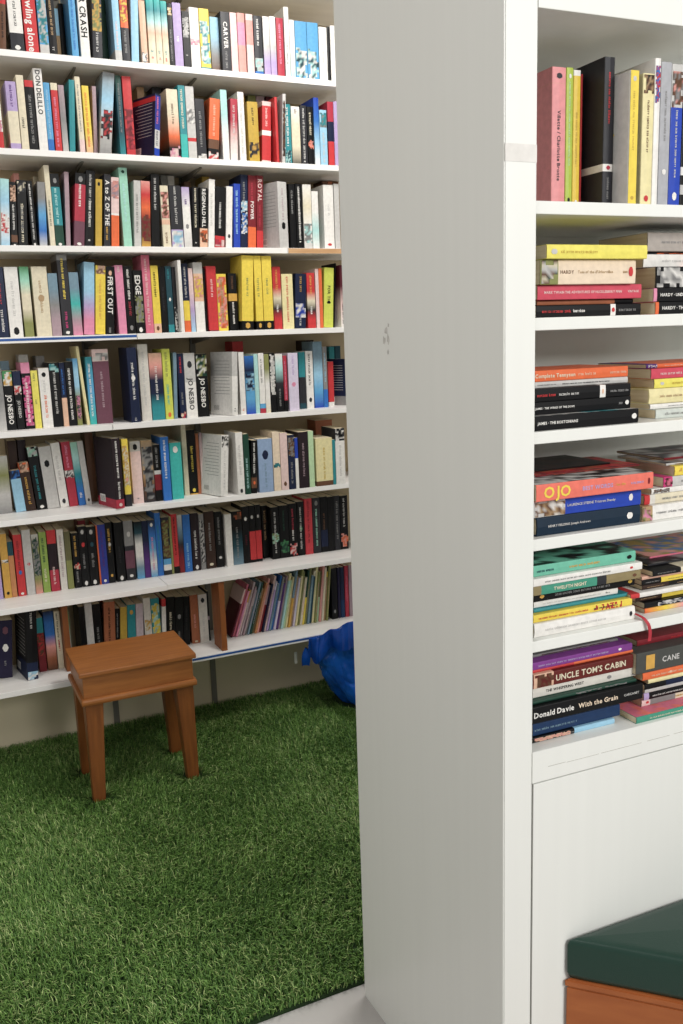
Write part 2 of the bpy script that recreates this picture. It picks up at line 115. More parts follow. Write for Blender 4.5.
('u', (1.208, 0.05, 1.8693), 0.0, 0.0274, 0.2629, 0.13, 0.0519, 0, 'navy', 'p:.5-.65:white,lightblue|p:.2-.5:white,blue|s:.6-.9:grey', 'trade_paperback', 'navy book with grey lettering between royal blue and dark red, third wall shelf', 'books on the third wall shelf'),
('u', (1.2369, 0.05, 1.8693), 0.0, 0.0313, 0.261, 0.13, 0.0559, 0, 'darkred', 't:POWER:.4-.65:white|b:.0-.3:orange|s:.65-.9:crimson', 'trade_paperback', 'dark red book with orange foot between navy and dark red, third wall shelf', 'books on the third wall shelf'),
('u', (1.2714, 0.05, 1.8693), 0.0, 0.0261, 0.2621, 0.13, 0.046, 0, 'darkred', 't:ROYAL:.65-.95:palepink|b:.0-.25:red|s:.3-.6:crimson', 'trade_paperback', 'dark red book with red foot between dark red and pale grey, third wall shelf', 'books on the third wall shelf'),
('u', (1.3447, 0.0, 1.8693), 0.2967, 0.0429, 0.2367, 0.13, 0.0, 0, 'palegrey', 's:.4-.9:mauve|p:.28-.4:black', 'paperback_book', 'grey book turned showing its lined cover between dark red and black, third wall shelf', 'books on the third wall shelf'),
('u', (1.4101, 0.05, 1.8693), 0.0, 0.025, 0.2377, 0.13, 0.0, 0, 'black', 's:.5-.9:grey', 'paperback_book', 'black book with grey lettering between pale grey and black, third wall shelf', 'books on the third wall shelf'),
('u', (1.4374, 0.05, 1.8693), 0.0, 0.0275, 0.2401, 0.13, 0.0, 0, 'black', 's:.1-.95:white|s:.3-.9:palegrey', 'paperback_book', 'black book with white lettering between black and white, third wall shelf', 'books on the third wall shelf'),
('u', (1.4672, 0.05, 1.8693), 0.0, 0.0346, 0.238, 0.13, 0.0, 0, 'white', 'g:palegrey>white>cream>white|p:.1-.4:grey,aqua', 'paperback_book', 'white book fading to pale grey between black and white, third wall shelf', 'books on the third wall shelf'),
('u', (1.5034, 0.05, 1.8693), 0.0, 0.0272, 0.2147, 0.13, 0.0, 0, 'white', 'g:white>aqua>white>white', 'paperback_book', 'white book between white and white, third wall shelf', 'books on the third wall shelf'),
('u', (1.5532, 0.05, 1.8693), 0.0, 0.0425, 0.2397, 0.13, 0.0, 0, 'white', 'p:.06-.1:red|s:.5-.7:palegrey', 'paperback_book', 'white book with pale grey lettering between white and pale grey, third wall shelf', 'books on the third wall shelf'),
('u', (1.5989, 0.05, 1.8693), 0.0, 0.0222, 0.2448, 0.13, 0.0, 0, 'palegrey', '', 'trade_paperback', 'pale grey book at right end of the third wall shelf', 'books on the third wall shelf'),
('u', (0.4454, 0.2, 1.8693), 0.0, 0.0189, 0.2595, 0.084, 0.0, 0, 'salmon', '', 'paperback_book', 'salmon pink book standing behind the black one, third wall shelf', 'books standing behind others on the wall shelves'),
('u', (0.5099, 0.2, 1.8693), 0.0, 0.017, 0.251, 0.084, 0.0, 0, 'cream', '', 'paperback_book', 'cream book standing behind the cream one, third wall shelf', 'books standing behind others on the wall shelves'),
('u', (0.964, 0.2, 1.8693), 0.0, 0.0242, 0.2741, 0.084, 0.0, 0, 'grey', '', 'paperback_book', 'grey book standing behind the charcoal one, third wall shelf', 'books standing behind others on the wall shelves'),
('u', (0.9893, 0.2, 1.8693), 0.0, 0.0256, 0.2739, 0.084, 0.0, 0, 'palegrey', '', 'paperback_book', 'pale grey book standing behind the pale grey one, third wall shelf', 'books standing behind others on the wall shelves'),
('u', (1.0521, 0.2, 1.8693), 0.0, 0.0247, 0.255, 0.084, 0.0, 0, 'brown', '', 'paperback_book', 'brown book standing behind the black one, third wall shelf', 'books standing behind others on the wall shelves'),
('u', (1.122, 0.2, 1.8693), 0.0, 0.0298, 0.2757, 0.084, 0.0, 0, 'mustard', '', 'paperback_book', 'mustard book standing behind the black one, third wall shelf', 'books standing behind others on the wall shelves'),
('u', (1.6193, 0.2, 1.8693), 0.0, 0.0242, 0.2788, 0.084, 0.0, 0, 'brown', '', 'paperback_book', 'brown book standing behind the pale grey one, third wall shelf', 'books standing behind others on the wall shelves'),
('u', (1.646, 0.2, 1.8693), 0.0, 0.0195, 0.2788, 0.084, 0.0, 0, 'copper', '', 'paperback_book', 'copper book standing behind the pale grey one, third wall shelf', 'books standing behind others on the wall shelves'),
('u', (1.6679, 0.2, 1.8693), 0.0, 0.0245, 0.2788, 0.084, 0.0, 0, 'brown', '', 'paperback_book', 'second brown book standing behind the pale grey one, third wall shelf', 'books standing behind others on the wall shelves'),
('u', (0.3313, 0.05, 1.5724), 0.0, 0.0318, 0.2316, 0.13, 0.0, 0, 'navy', 's:.45-.85:red|s:.05-.4:white', 'paperback_book', 'navy book with red lettering at left end of the fourth wall shelf', 'books on the fourth wall shelf'),
('u', (0.3663, 0.05, 1.5724), 0.0, 0.043, 0.2316, 0.13, 0.0, 0, 'white', 's:.3-.8:palegrey|p:.0-.18:black', 'paperback_book', 'white book with pale grey lettering between navy and cream, fourth wall shelf', 'books on the fourth wall shelf'),
('u', (0.4149, 0.05, 1.5724), 0.0, 0.0298, 0.2327, 0.13, 0.0, 0, 'cream', 'g:olive>olive>cream>cream>mint>green', 'paperback_book', 'cream book fading to olive between white and cream, fourth wall shelf', 'books on the fourth wall shelf'),
('u', (0.4535, 0.05, 1.5724), 0.0, 0.0503, 0.2328, 0.13, 0.0, 0, 'cream', 's:.3-.8:tan|p:.5-.6:tan', 'paperback_book', 'thick cream book with tan lettering between cream and dark teal, fourth wall shelf', 'books on the fourth wall shelf'),
('u', (0.5049, 0.05, 1.5724), 0.0, 0.0316, 0.2106, 0.13, 0.0, 0, 'darkteal', 'g:mauve>mauve>grey>steel>steel', 'paperback_book', 'dark teal book fading to mauve between cream and charcoal, fourth wall shelf', 'books on the fourth wall shelf'),
('u', (0.5399, 0.05, 1.5724), 0.0, 0.0342, 0.2729, 0.13, 0.0, 0, 'charcoal', 'b:.93-1:grey|s:.45-.95:yellow|s:.08-.3:hotpink|p:.02-.06:white', 'trade_paperback', 'tall charcoal book with grey top between dark teal and steel blue, fourth wall shelf', 'books on the fourth wall shelf'),
('u', (0.5753, 0.05, 1.5724), 0.0, 0.0322, 0.2137, 0.13, 0.0, 0, 'steel', 'g:pink>mauve>turquoise>steel>steel', 'paperback_book', 'steel blue book fading to pink between charcoal and light blue, fourth wall shelf', 'books on the fourth wall shelf'),
('u', (0.611, 0.05, 1.5724), 0.0, 0.036, 0.2469, 0.13, 0.0814, 0, 'lightblue', 'g:pink>pink>lilac>lightblue>lightblue>lightblue', 'trade_paperback', 'light blue book fading to pink between steel blue and yellow, fourth wall shelf', 'books on the fourth wall shelf'),
('u', (0.6505, 0.05, 1.5724), 0.0, 0.0341, 0.2354, 0.13, 0.0836, 0, 'yellow', 'p:.88-1:peach,brown|s:.2-.8:gold', 'paperback_book', 'yellow book with gold lettering between light blue and black, fourth wall shelf', 'books on the fourth wall shelf'),
('u', (0.6882, 0.05, 1.5724), 0.0, 0.0285, 0.2324, 0.13, 0.0768, 0, 'black', 't:FIRST OUT:.3-.85:white|p:.85-.96:peach|s:.02-.1:grey', 'paperback_book', 'black book with white lettering between yellow and pink, fourth wall shelf', 'books on the fourth wall shelf'),
('u', (0.7348, 0.05, 1.5724), 0.0, 0.0281, 0.2375, 0.13, 0.0, 0, 'pink', 's:.9-.98:palepink', 'paperback_book', 'pink book with pale pink lettering between black and black, fourth wall shelf', 'books on the fourth wall shelf'),
('u', (0.7653, 0.05, 1.5724), 0.0, 0.0296, 0.2347, 0.13, 0.0, 0, 'black', 's:.5-.95:white|s:.27-.48:crimson|p:.03-.15:grey', 'paperback_book', 'black book with white lettering between pink and black, fourth wall shelf', 'books on the fourth wall shelf'),
('u', (0.7968, 0.05, 1.5724), 0.0, 0.0317, 0.2202, 0.13, 0.0, 0, 'black', 't:EDGE:.62-.92:white|p:.15-.6:olive,grey|p:.02-.1:white', 'paperback_book', 'black book with white lettering between black and rose pink, fourth wall shelf', 'books on the fourth wall shelf'),
('u', (0.831, 0.05, 1.5724), 0.0, 0.0295, 0.2729, 0.13, 0.0, 0, 'pink', 'b:.0-1:rose|s:.1-.95:palepink', 'trade_paperback', 'tall rose pink book with pale pink lettering between black and yellow, fourth wall shelf', 'books on the fourth wall shelf'),
('u', (0.8617, 0.05, 1.5724), 0.0, 0.0273, 0.2365, 0.13, 0.0, 0, 'yellow', 'b:.0-.14:peach|p:.0-.14:brown|s:.5-.9:black', 'paperback_book', 'yellow book with peach foot between rose pink and black, fourth wall shelf', 'books on the fourth wall shelf'),
('u', (0.8915, 0.05, 1.5724), 0.0, 0.0225, 0.233, 0.13, 0.0, 0, 'black', 's:.3-.7:charcoal', 'paperback_book', 'black book with charcoal lettering between yellow and dark teal, fourth wall shelf', 'books on the fourth wall shelf'),
('u', (0.9152, 0.05, 1.5724), 0.0, 0.022, 0.2348, 0.13, 0.0, 0, 'darkteal', 'p:.42-.58:white|b:.0-.12:teal|s:.8-.95:teal', 'paperback_book', 'dark teal book with teal foot between black and charcoal, fourth wall shelf', 'books on the fourth wall shelf'),
('u', (0.9391, 0.05, 1.5724), 0.0, 0.0133, 0.2319, 0.13, 0.0, 0, 'charcoal', 'p:.0-.4:white', 'paperback_book', 'slim charcoal book with white marks between dark teal and white, fourth wall shelf', 'books on the fourth wall shelf'),
('u', (0.953, 0.02, 1.5724), 0.0, 0.0128, 0.2529, 0.13, 0.0, 0, 'white', '', 'trade_paperback', 'slim white book between charcoal and navy, fourth wall shelf', 'books on the fourth wall shelf'),
('u', (0.9758, 0.05, 1.5724), 0.0, 0.023, 0.2437, 0.13, 0.0, 0, 'navy', 'b:.17-.46:yellow|b:.0-.17:orange|s:.5-.95:palegrey', 'trade_paperback', 'navy book with yellow band between white and pale pink, fourth wall shelf', 'books on the fourth wall shelf'),
('u', (1.0, 0.05, 1.5724), 0.0, 0.0167, 0.2272, 0.13, 0.0, 0, 'palepink', 'g:lightblue>lilac>palepink>palepink', 'paperback_book', 'slim pale pink book fading to light blue between navy and white, fourth wall shelf', 'books on the fourth wall shelf'),
('u', (1.0193, 0.05, 1.5724), 0.0, 0.0349, 0.2479, 0.13, 0.0, 0, 'white', 'b:.44-.84:peach|p:.5-.8:salmon,yellow|b:.84-1:palegrey', 'trade_paperback', 'white book with peach band between pale pink and black, fourth wall shelf', 'books on the fourth wall shelf'),
('u', (1.0586, 0.06, 1.5724), 0.0, 0.0091, 0.2267, 0.13, 0.0, 0, 'black', '', 'paperback_book', 'slim black book between white and red, fourth wall shelf', 'books on the fourth wall shelf'),
('u', (1.0684, 0.05, 1.5724), 0.0, 0.0367, 0.2349, 0.13, 0.0, 0, 'red', 's:.5-.8:palepink|b:.0-.02:darkred', 'paperback_book', 'red book with pale pink lettering between black and yellow, fourth wall shelf', 'books on the fourth wall shelf'),
('u', (1.1058, 0.05, 1.5724), 0.0, 0.0373, 0.2067, 0.13, 0.0, 0, 'yellow', 'p:.05-.95:orange,salmon|s:.1-.9:olive', 'paperback_book', 'yellow book with olive lettering between red and black, fourth wall shelf', 'books on the fourth wall shelf'),
('u', (1.1503, 0.05, 1.5724), 0.0, 0.0334, 0.2086, 0.13, 0.0, 0, 'black', 'b:.52-.65:gold|s:.68-.95:brown|s:.1-.5:white', 'paperback_book', 'black book with gold band between yellow and yellow, fourth wall shelf', 'books on the fourth wall shelf'),
('u', (1.186, 0.02, 1.5724), 0.0, 0.0452, 0.2702, 0.13, 0.0465, 0, 'yellow', 'b:.0-.12:black|p:.02-.1:gold|s:.45-.7:olive', 'trade_paperback', 'tall yellow book with black foot between black and yellow, fourth wall shelf', 'books on the fourth wall shelf'),
('u', (1.2442, 0.02, 1.5724), 0.0, 0.029, 0.2701, 0.13, 0.0, 0, 'yellow', 'b:.0-.12:black|p:.02-.1:gold|s:.45-.7:olive', 'trade_paperback', 'tall yellow book with black foot between yellow and yellow, fourth wall shelf', 'books on the fourth wall shelf'),
('u', (1.2754, 0.02, 1.5724), 0.0, 0.0387, 0.269, 0.13, 0.0, 0, 'yellow', 'b:.0-.12:black|p:.02-.1:gold|s:.45-.7:olive', 'trade_paperback', 'tall yellow book with black foot between yellow and red, fourth wall shelf', 'books on the fourth wall shelf'),
('u', (1.3283, 0.05, 1.5724), 0.0, 0.0333, 0.233, 0.13, 0.0, 0, 'red', 'g:red>red>charcoal>cream>red>red>red|s:.6-.95:gold|s:.25-.4:white', 'paperback_book', 'red book with gold lettering between yellow and butter yellow, fourth wall shelf', 'books on the fourth wall shelf'),
('u', (1.3647, 0.05, 1.5724), 0.0, 0.0459, 0.206, 0.13, 0.0, 0, 'yellow', 'b:.0-1:butter|s:.1-.95:red', 'paperback_book', 'butter yellow book with red lettering between red and navy, fourth wall shelf', 'books on the fourth wall shelf'),
('u', (1.4138, 0.05, 1.5724), 0.0, 0.0449, 0.2062, 0.13, 0.0501, 0, 'navy', 'p:.2-.5:royalblue,white|s:.65-.95:gold|s:.05-.2:palegrey', 'paperback_book', 'navy book with gold lettering between butter yellow and red, fourth wall shelf', 'books on the fourth wall shelf'),
('u', (1.4695, 0.05, 1.5724), 0.0, 0.0338, 0.2099, 0.13, 0.0, 0, 'red', 'g:red>red>charcoal>cream>red>red>red|s:.6-.95:gold|s:.25-.4:white', 'paperback_book', 'red book with gold lettering between navy and pale pink, fourth wall shelf', 'books on the fourth wall shelf'),
('u', (1.5065, 0.05, 1.5724), 0.0, 0.0142, 0.2249, 0.13, 0.0, 0, 'palepink', '', 'paperback_book', 'slim pale pink book between red and orange, fourth wall shelf', 'books on the fourth wall shelf'),
('u', (1.5215, 0.05, 1.5724), 0.0, 0.0135, 0.2263, 0.13, 0.0, 0, 'orange', '', 'paperback_book', 'slim orange book between pale pink and lime, fourth wall shelf', 'books on the fourth wall shelf'),
('u', (1.5357, 0.05, 1.5724), 0.0, 0.0407, 0.2286, 0.13, 0.0508, 0, 'lime', 't:FOR THE:.4-.7:black|p:.4-.44:black', 'paperback_book', 'lime book with black lettering between orange and black, fourth wall shelf', 'books on the fourth wall shelf'),
('u', (1.5922, 0.08, 1.5724), 0.0, 0.005, 0.2486, 0.13, 0.0641, 0, 'black', '', 'trade_paperback', 'slim black book between lime and maroon, fourth wall shelf', 'books on the fourth wall shelf'),
('u', (1.6129, 0.05, 1.5724), 0.0, 0.0181, 0.2388, 0.13, 0.0, 0, 'maroon', 'g:white>palepink>maroon>maroon|s:.05-.4:black', 'paperback_book', 'slim maroon book fading to white at right end of the fourth wall shelf', 'books on the fourth wall shelf'),
('u', (0.2995, 0.06, 1.259), 0.0, 0.0269, 0.2118, 0.13, 0.0, 0, 'grey', 'g:palegrey>grey>grey', 'paperback_book', 'grey book fading to pale grey at left end of the fifth wall shelf', 'books on the fifth wall shelf'),
('u', (0.328, 0.06, 1.259), 0.0, 0.0304, 0.2022, 0.13, 0.0, 0, 'black', 't:JO NESBO:.1-.6:white|b:.82-1:green|p:.75-.98:white,gold', 'paperback_book', 'black book with green top between grey and black, fifth wall shelf', 'books on the fifth wall shelf'),
('u', (0.3606, 0.06, 1.259), 0.0, 0.0256, 0.2006, 0.13, 0.0, 0, 'black', 'b:.75-1:navy|p:.6-.75:red,white|t:JO NESBO:.2-.5:palegrey', 'paperback_book', 'black book with navy top between black and black, fifth wall shelf', 'books on the fifth wall shelf'),
('u', (0.3896, 0.06, 1.259), 0.0, 0.0292, 0.2279, 0.13, 0.0, 0, 'black', 'b:.84-1:pink|p:.05-.8:pink,hotpink|s:.1-.7:white', 'paperback_book', 'black book with pink top between black and lemon yellow, fifth wall shelf', 'books on the fifth wall shelf'),
('u', (0.4199, 0.06, 1.259), 0.0, 0.0226, 0.1995, 0.13, 0.0, 0, 'lime', 's:.4-.5:olive|s:.8-.95:olive|b:.0-1:butter2', 'paperback_book', 'lemon yellow book with olive lettering between black and white, fifth wall shelf', 'books on the fifth wall shelf'),
('u', (0.446, 0.06, 1.259), 0.0, 0.0354, 0.2064, 0.13, 0.0, 0, 'white', 's:.15-.55:orange|s:.6-.8:palegrey|p:.85-.93:black', 'paperback_book', 'white book with orange lettering between lemon yellow and black, fifth wall shelf', 'books on the fifth wall shelf'),
('u', (0.4825, 0.06, 1.259), 0.0, 0.0334, 0.2236, 0.13, 0.0, 0, 'black', 's:.2-.85:palegrey|p:.85-.98:teal,aqua', 'paperback_book', 'black book with pale grey lettering between white and navy, fifth wall shelf', 'books on the fifth wall shelf'),
('u', (0.5171, 0.06, 1.259), 0.0, 0.018, 0.2221, 0.13, 0.0, 0, 'navy', 'b:.0-.45:peach|s:.5-.9:blue', 'paperback_book', 'slim navy book with peach foot between black and black, fifth wall shelf', 'books on the fifth wall shelf'),
('u', (0.5362, 0.06, 1.259), 0.0, 0.0274, 0.2241, 0.13, 0.0, 0, 'black', 's:.1-.9:white', 'paperback_book', 'black book with white lettering between navy and light blue, fifth wall shelf', 'books on the fifth wall shelf'),
('u', (0.5648, 0.06, 1.259), 0.0, 0.017, 0.2346, 0.13, 0.0, 0, 'lightblue', 'g:olive>olive>olive>lightblue>lightblue>skyblue|p:.1-.45:pink,darkgreen', 'paperback_book', 'slim light blue book fading to olive between black and butter yellow, fifth wall shelf', 'books on the fifth wall shelf'),
('u', (0.5975, 0.06, 1.259), 0.0, 0.0104, 0.2767, 0.13, -0.0656, 0, 'butter', '', 'trade_paperback', 'slim butter yellow book between light blue and teal, fifth wall shelf', 'books on the fifth wall shelf'),
('u', (0.609, 0.06, 1.259), 0.0, 0.0226, 0.2385, 0.13, 0.0, 0, 'teal', 'g:turquoise>skyblue>teal|s:.1-.9:white', 'paperback_book', 'teal book fading to turquoise between butter yellow and plum, fifth wall shelf', 'books on the fifth wall shelf'),
('u', (0.6334, 0.06, 1.259), 0.0, 0.0565, 0.2634, 0.13, 0.0, 0, 'plum', 'b:.84-1:palepink|p:.85-1:grey,white|s:.2-.7:mauve', 'trade_paperback', 'thick plum book with pale pink top between teal and navy, fifth wall shelf', 'books on the fifth wall shelf'),
('u', (0.7473, 0.02, 1.259), 0.0, 0.0342, 0.2656, 0.13, 0.0, 0, 'navy', 's:.3-.8:white|p:.55-.64:white|s:.02-.06:palegrey', 'trade_paperback', 'tall navy book with white lettering between plum and off-white, fifth wall shelf', 'books on the fifth wall shelf'),
('u', (0.7938, 0.05, 1.259), 0.0, 0.0361, 0.2758, 0.13, 0.0, 0, 'palepink', 'b:.0-1:offwhite|s:.2-.9:palegrey', 'trade_paperback', 'tall off-white book with pale grey lettering between navy and navy, fifth wall shelf', 'books on the fifth wall shelf'),
('u', (0.8324, 0.05, 1.259), 0.0, 0.0472, 0.2426, 0.13, 0.0, 0, 'navy', 'g:teal>teal>navy>navy>salmon>peach|s:.3-.8:white', 'paperback_book', 'navy book fading to teal between off-white and lime, fifth wall shelf', 'books on the fifth wall shelf'),
('u', (0.8816, 0.05, 1.259), 0.0, 0.0299, 0.2557, 0.13, 0.0, 0, 'lime', 's:.2-.5:turquoise|s:.6-.95:olive|p:.03-.1:orange', 'trade_paperback', 'tall lime book with turquoise lettering between navy and steel blue, fifth wall shelf', 'books on the fifth wall shelf'),
('u', (0.9128, 0.05, 1.259), 0.0, 0.0132, 0.2414, 0.13, 0.0463, 0, 'steel', '', 'paperback_book', 'slim steel blue book between lime and navy, fifth wall shelf', 'books on the fifth wall shelf'),
('u', (0.9374, 0.05, 1.259), 0.0, 0.023, 0.2376, 0.13, 0.0, 0, 'navy', 's:.7-.95:red|s:.2-.4:grey|p:.0-.1:crimson,cream', 'paperback_book', 'navy book with red lettering between steel blue and pale grey, fifth wall shelf', 'books on the fifth wall shelf'),
('u', (0.9616, 0.05, 1.259), 0.0, 0.0423, 0.2375, 0.13, 0.0, 0, 'palegrey', 't:JO NESBO:.12-.62:charcoal|p:.75-.9:charcoal|b:.0-.55:white', 'paperback_book', 'pale grey book with white foot between navy and black, fifth wall shelf', 'books on the fifth wall shelf'),
('u', (1.0072, 0.05, 1.259), 0.0, 0.0427, 0.2328, 0.13, 0.0, 0, 'black', 't:JO NESBO:.15-.62:white|p:.65-.98:darkgreen,white,olive', 'paperback_book', 'black book with white lettering between pale grey and white, fifth wall shelf', 'books on the fifth wall shelf'),
('u', (1.1221, 0.0, 1.259), 0.3491, 0.0264, 0.2355, 0.13, 0.0589, 0, 'white', 's:.05-.12:grey|b:.62-1:palegrey', 'paperback_book', 'pale grey book turned showing its newsprint cover between black and white, fifth wall shelf', 'books on the fifth wall shelf'),
('u', (1.1641, 0.02, 1.259), 0.0, 0.0215, 0.2336, 0.13, 0.0, 0, 'white', 's:.04-.1:orange', 'paperback_book', 'white book with orange lettering between white and blue, fifth wall shelf', 'books on the fifth wall shelf'),
('u', (1.1878, 0.02, 1.259), 0.0, 0.0363, 0.2186, 0.13, 0.0, 0, 'blue', 'g:royalblue>skyblue>skyblue>navy>blue|p:.4-.7:navy,lightblue', 'paperback_book', 'blue book fading to royal blue between white and aqua, fifth wall shelf', 'books on the fifth wall shelf'),
('u', (1.2249, 0.02, 1.259), 0.0, 0.0163, 0.2242, 0.13, 0.0, 0, 'aqua', '', 'paperback_book', 'slim aqua book between blue and white, fifth wall shelf', 'books on the fifth wall shelf'),
('u', (1.2428, 0.02, 1.259), 0.0, 0.0227, 0.227, 0.13, 0.0, 0, 'white', 'b:.0-.08:crimson|b:.08-.16:skyblue|s:.5-.9:grey', 'paperback_book', 'white book with crimson foot between aqua and olive, fifth wall shelf', 'books on the fifth wall shelf'),
('u', (1.267, 0.02, 1.259), 0.0, 0.0189, 0.2225, 0.13, 0.0, 0, 'olive', 'g:cream>white>white>olive>olive', 'paperback_book', 'slim olive book fading to cream between white and black, fifth wall shelf', 'books on the fifth wall shelf'),
('u', (1.2874, 0.02, 1.259), 0.0, 0.0229, 0.2253, 0.13, 0.0, 0, 'black', 'p:.3-.98:white,palegrey', 'paperback_book', 'black book with white marks between olive and black, fifth wall shelf', 'books on the fifth wall shelf'),
('u', (1.3119, 0.02, 1.259), 0.0, 0.0302, 0.2209, 0.13, 0.0, 0, 'black', 'g:black>black>charcoal>aqua>white|s:.1-.4:grey', 'paperback_book', 'black book fading to white between black and crimson, fifth wall shelf', 'books on the fifth wall shelf'),
('u', (1.3437, 0.02, 1.259), 0.0, 0.0152, 0.2138, 0.13, 0.0, 0, 'crimson', 'b:.0-.2:black|s:.2-.9:pink', 'paperback_book', 'slim crimson book with black foot between black and pale lilac, fifth wall shelf', 'books on the fifth wall shelf'),
('u', (1.3645, 0.02, 1.259), 0.0, 0.0411, 0.2224, 0.13, 0.0, 0, 'palelilac', 's:.6-.95:lilac|p:.42-.5:pink', 'paperback_book', 'pale lilac book with lilac lettering between crimson and charcoal, fifth wall shelf', 'books on the fifth wall shelf'),
('u', (1.4349, 0.08, 1.259), 0.0, 0.0273, 0.223, 0.13, 0.0, 0, 'charcoal', 'b:.56-1:teal|b:.0-.1:darkteal', 'paperback_book', 'charcoal book with teal top between pale lilac and white, fifth wall shelf', 'books on the fifth wall shelf'),
('u', (1.4647, 0.08, 1.259), 0.0, 0.0309, 0.2256, 0.11, 0.0, 0, 'white', 's:.4-.95:black|p:.1-.2:charcoal', 'paperback_book', 'white book with black lettering between charcoal and sky blue, fifth wall shelf', 'books on the fifth wall shelf'),
('u', (1.4989, 0.08, 1.259), 0.0, 0.0387, 0.2613, 0.11, 0.0, 0, 'skyblue', 'g:royalblue>skyblue>lightblue>steel>steel', 'trade_paperback', 'tall sky blue book fading to royal blue between white and grey, fifth wall shelf', 'books on the fifth wall shelf'),
('u', (1.5393, 0.08, 1.259), 0.0, 0.0186, 0.2398, 0.11, 0.0, 0, 'grey', 'b:.0-.3:blue|s:.4-.9:lightblue', 'paperback_book', 'slim grey book with blue foot between sky blue and red, fifth wall shelf', 'books on the fifth wall shelf'),
('u', (1.5699, 0.1, 1.259), 0.0, 0.0249, 0.18, 0.09, 0.0, 0, 'red', 'b:.0-.1:white', 'paperback_book', 'short red book with white foot between grey and navy, fifth wall shelf', 'books on the fifth wall shelf'),
('u', (1.6449, 0.1, 1.259), 0.5236, 0.0139, 0.1883, 0.09, 0.0, 0, 'navy', 'b:.0-.2:grey', 'paperback_book', 'dark book turned beside the partition at right end of the fifth wall shelf', 'books on the fifth wall shelf'),
('u', (0.3394, 0.2, 1.259), 0.0, 0.0293, 0.2338, 0.084, 0.0, 0, 'steel', '', 'paperback_book', 'steel blue book standing behind the black one, fifth wall shelf', 'books standing behind others on the wall shelves'),
('u', (0.4025, 0.2, 1.259), 0.0, 0.0326, 0.253, 0.084, 0.0, 0, 'palegrey', '', 'paperback_book', 'pale grey book standing behind the lemon yellow one, fifth wall shelf', 'books standing behind others on the wall shelves'),
('u', (0.4607, 0.2, 1.259), 0.0, 0.0302, 0.2465, 0.084, 0.0, 0, 'grey', '', 'paperback_book', 'grey book standing behind the white one, fifth wall shelf', 'books standing behind others on the wall shelves'),
('u', (1.2047, 0.2, 1.259), 0.0, 0.0459, 0.2723, 0.084, 0.0, 0, 'red', '', 'paperback_book', 'red book standing behind the aqua one, fifth wall shelf', 'books standing behind others on the wall shelves'),
('u', (1.5133, 0.2, 1.259), 0.0, 0.0442, 0.2672, 0.084, 0.0, 0, 'darkbrown', '', 'paperback_book', 'dark brown book standing behind the grey one, fifth wall shelf', 'books standing behind others on the wall shelves'),
('u', (1.6253, 0.2, 1.259), 0.0, 0.0244, 0.2372, 0.084, 0.0, 0, 'teal', '', 'paperback_book', 'teal book standing behind the navy one, fifth wall shelf', 'books standing behind others on the wall shelves'),
('u', (1.6533, 0.2, 1.259), 0.0, 0.0245, 0.2393, 0.084, 0.0, 0, 'darkteal', '', 'paperback_book', 'dark teal book standing behind the navy one, fifth wall shelf', 'books standing behind others on the wall shelves'),
('u', (0.2696, 0.15, 0.9554), 0.0, 0.0549, 0.2073, 0.04, 0.0, 0, 'palegrey', 'g:grey>palegrey>olive>palegrey', 'paperback_book', 'thick pale grey book fading to grey at left end of the sixth wall shelf', 'books on the sixth wall shelf'),
('u', (0.3372, 0.15, 0.9554), 0.0, 0.0342, 0.151, 0.04, -0.0662, 0, 'lightblue', 'b:.8-1:navy|p:.8-1:navy,blue', 'paperback_book', 'short light blue book with navy top between pale grey and dark brown, sixth wall shelf', 'books on the sixth wall shelf'),
('u', (0.3733, 0.15, 0.9554), 0.0, 0.0332, 0.1766, 0.04, -0.0747, 0, 'darkbrown', 'b:.8-1:orange|p:.8-1:brown,peach|s:.1-.7:gold', 'paperback_book', 'short dark brown book with orange top between light blue and black, sixth wall shelf', 'books on the sixth wall shelf'),
('u', (0.4106, 0.15, 0.9554), 0.0, 0.0349, 0.2304, 0.04, -0.0804, 0, 'black', 'p:.85-1:mint,palegrey|s:.15-.7:teal|p:.02-.07:white', 'paperback_book', 'black book with teal lettering between dark brown and pale grey, sixth wall shelf', 'books on the sixth wall shelf'),
('u', (0.4467, 0.15, 0.9554), 0.0, 0.043, 0.228, 0.13, -0.0624, 0, 'palegrey', 'p:.6-.85:black', 'paperback_book', 'pale grey book with black marks between black and white, sixth wall shelf', 'books on the sixth wall shelf'),
('u', (0.4921, 0.15, 0.9554), 0.0, 0.0308, 0.2385, 0.13, -0.0668, 0, 'white', 'p:.05-.14:charcoal|s:.4-.8:palegrey', 'paperback_book', 'white book with pale grey lettering between pale grey and crimson, sixth wall shelf', 'books on the sixth wall shelf'),
('u', (0.5252, 0.15, 0.9554), 0.0, 0.031, 0.2396, 0.13, -0.0515, 0, 'crimson', 'b:.46-.56:white|p:.44-.56:charcoal,white|s:.6-.95:pink', 'paperback_book', 'crimson book with white band between white and aqua, sixth wall shelf', 'books on the sixth wall shelf'),
('u', (0.5592, 0.15, 0.9554), 0.0, 0.0246, 0.236, 0.13, -0.0615, 0, 'aqua', 'g:blue>blue>teal>aqua>mint|s:.1-.2:white', 'paperback_book', 'aqua book fading to blue between crimson and pale grey, sixth wall shelf', 'books on the sixth wall shelf'),
('u', (0.5853, 0.15, 0.9554), 0.0, 0.0208, 0.2382, 0.04, -0.0648, 0, 'palegrey', 'p:.05-.1:charcoal', 'paperback_book', 'pale grey book with charcoal marks between aqua and plum black, sixth wall shelf', 'books on the sixth wall shelf'),
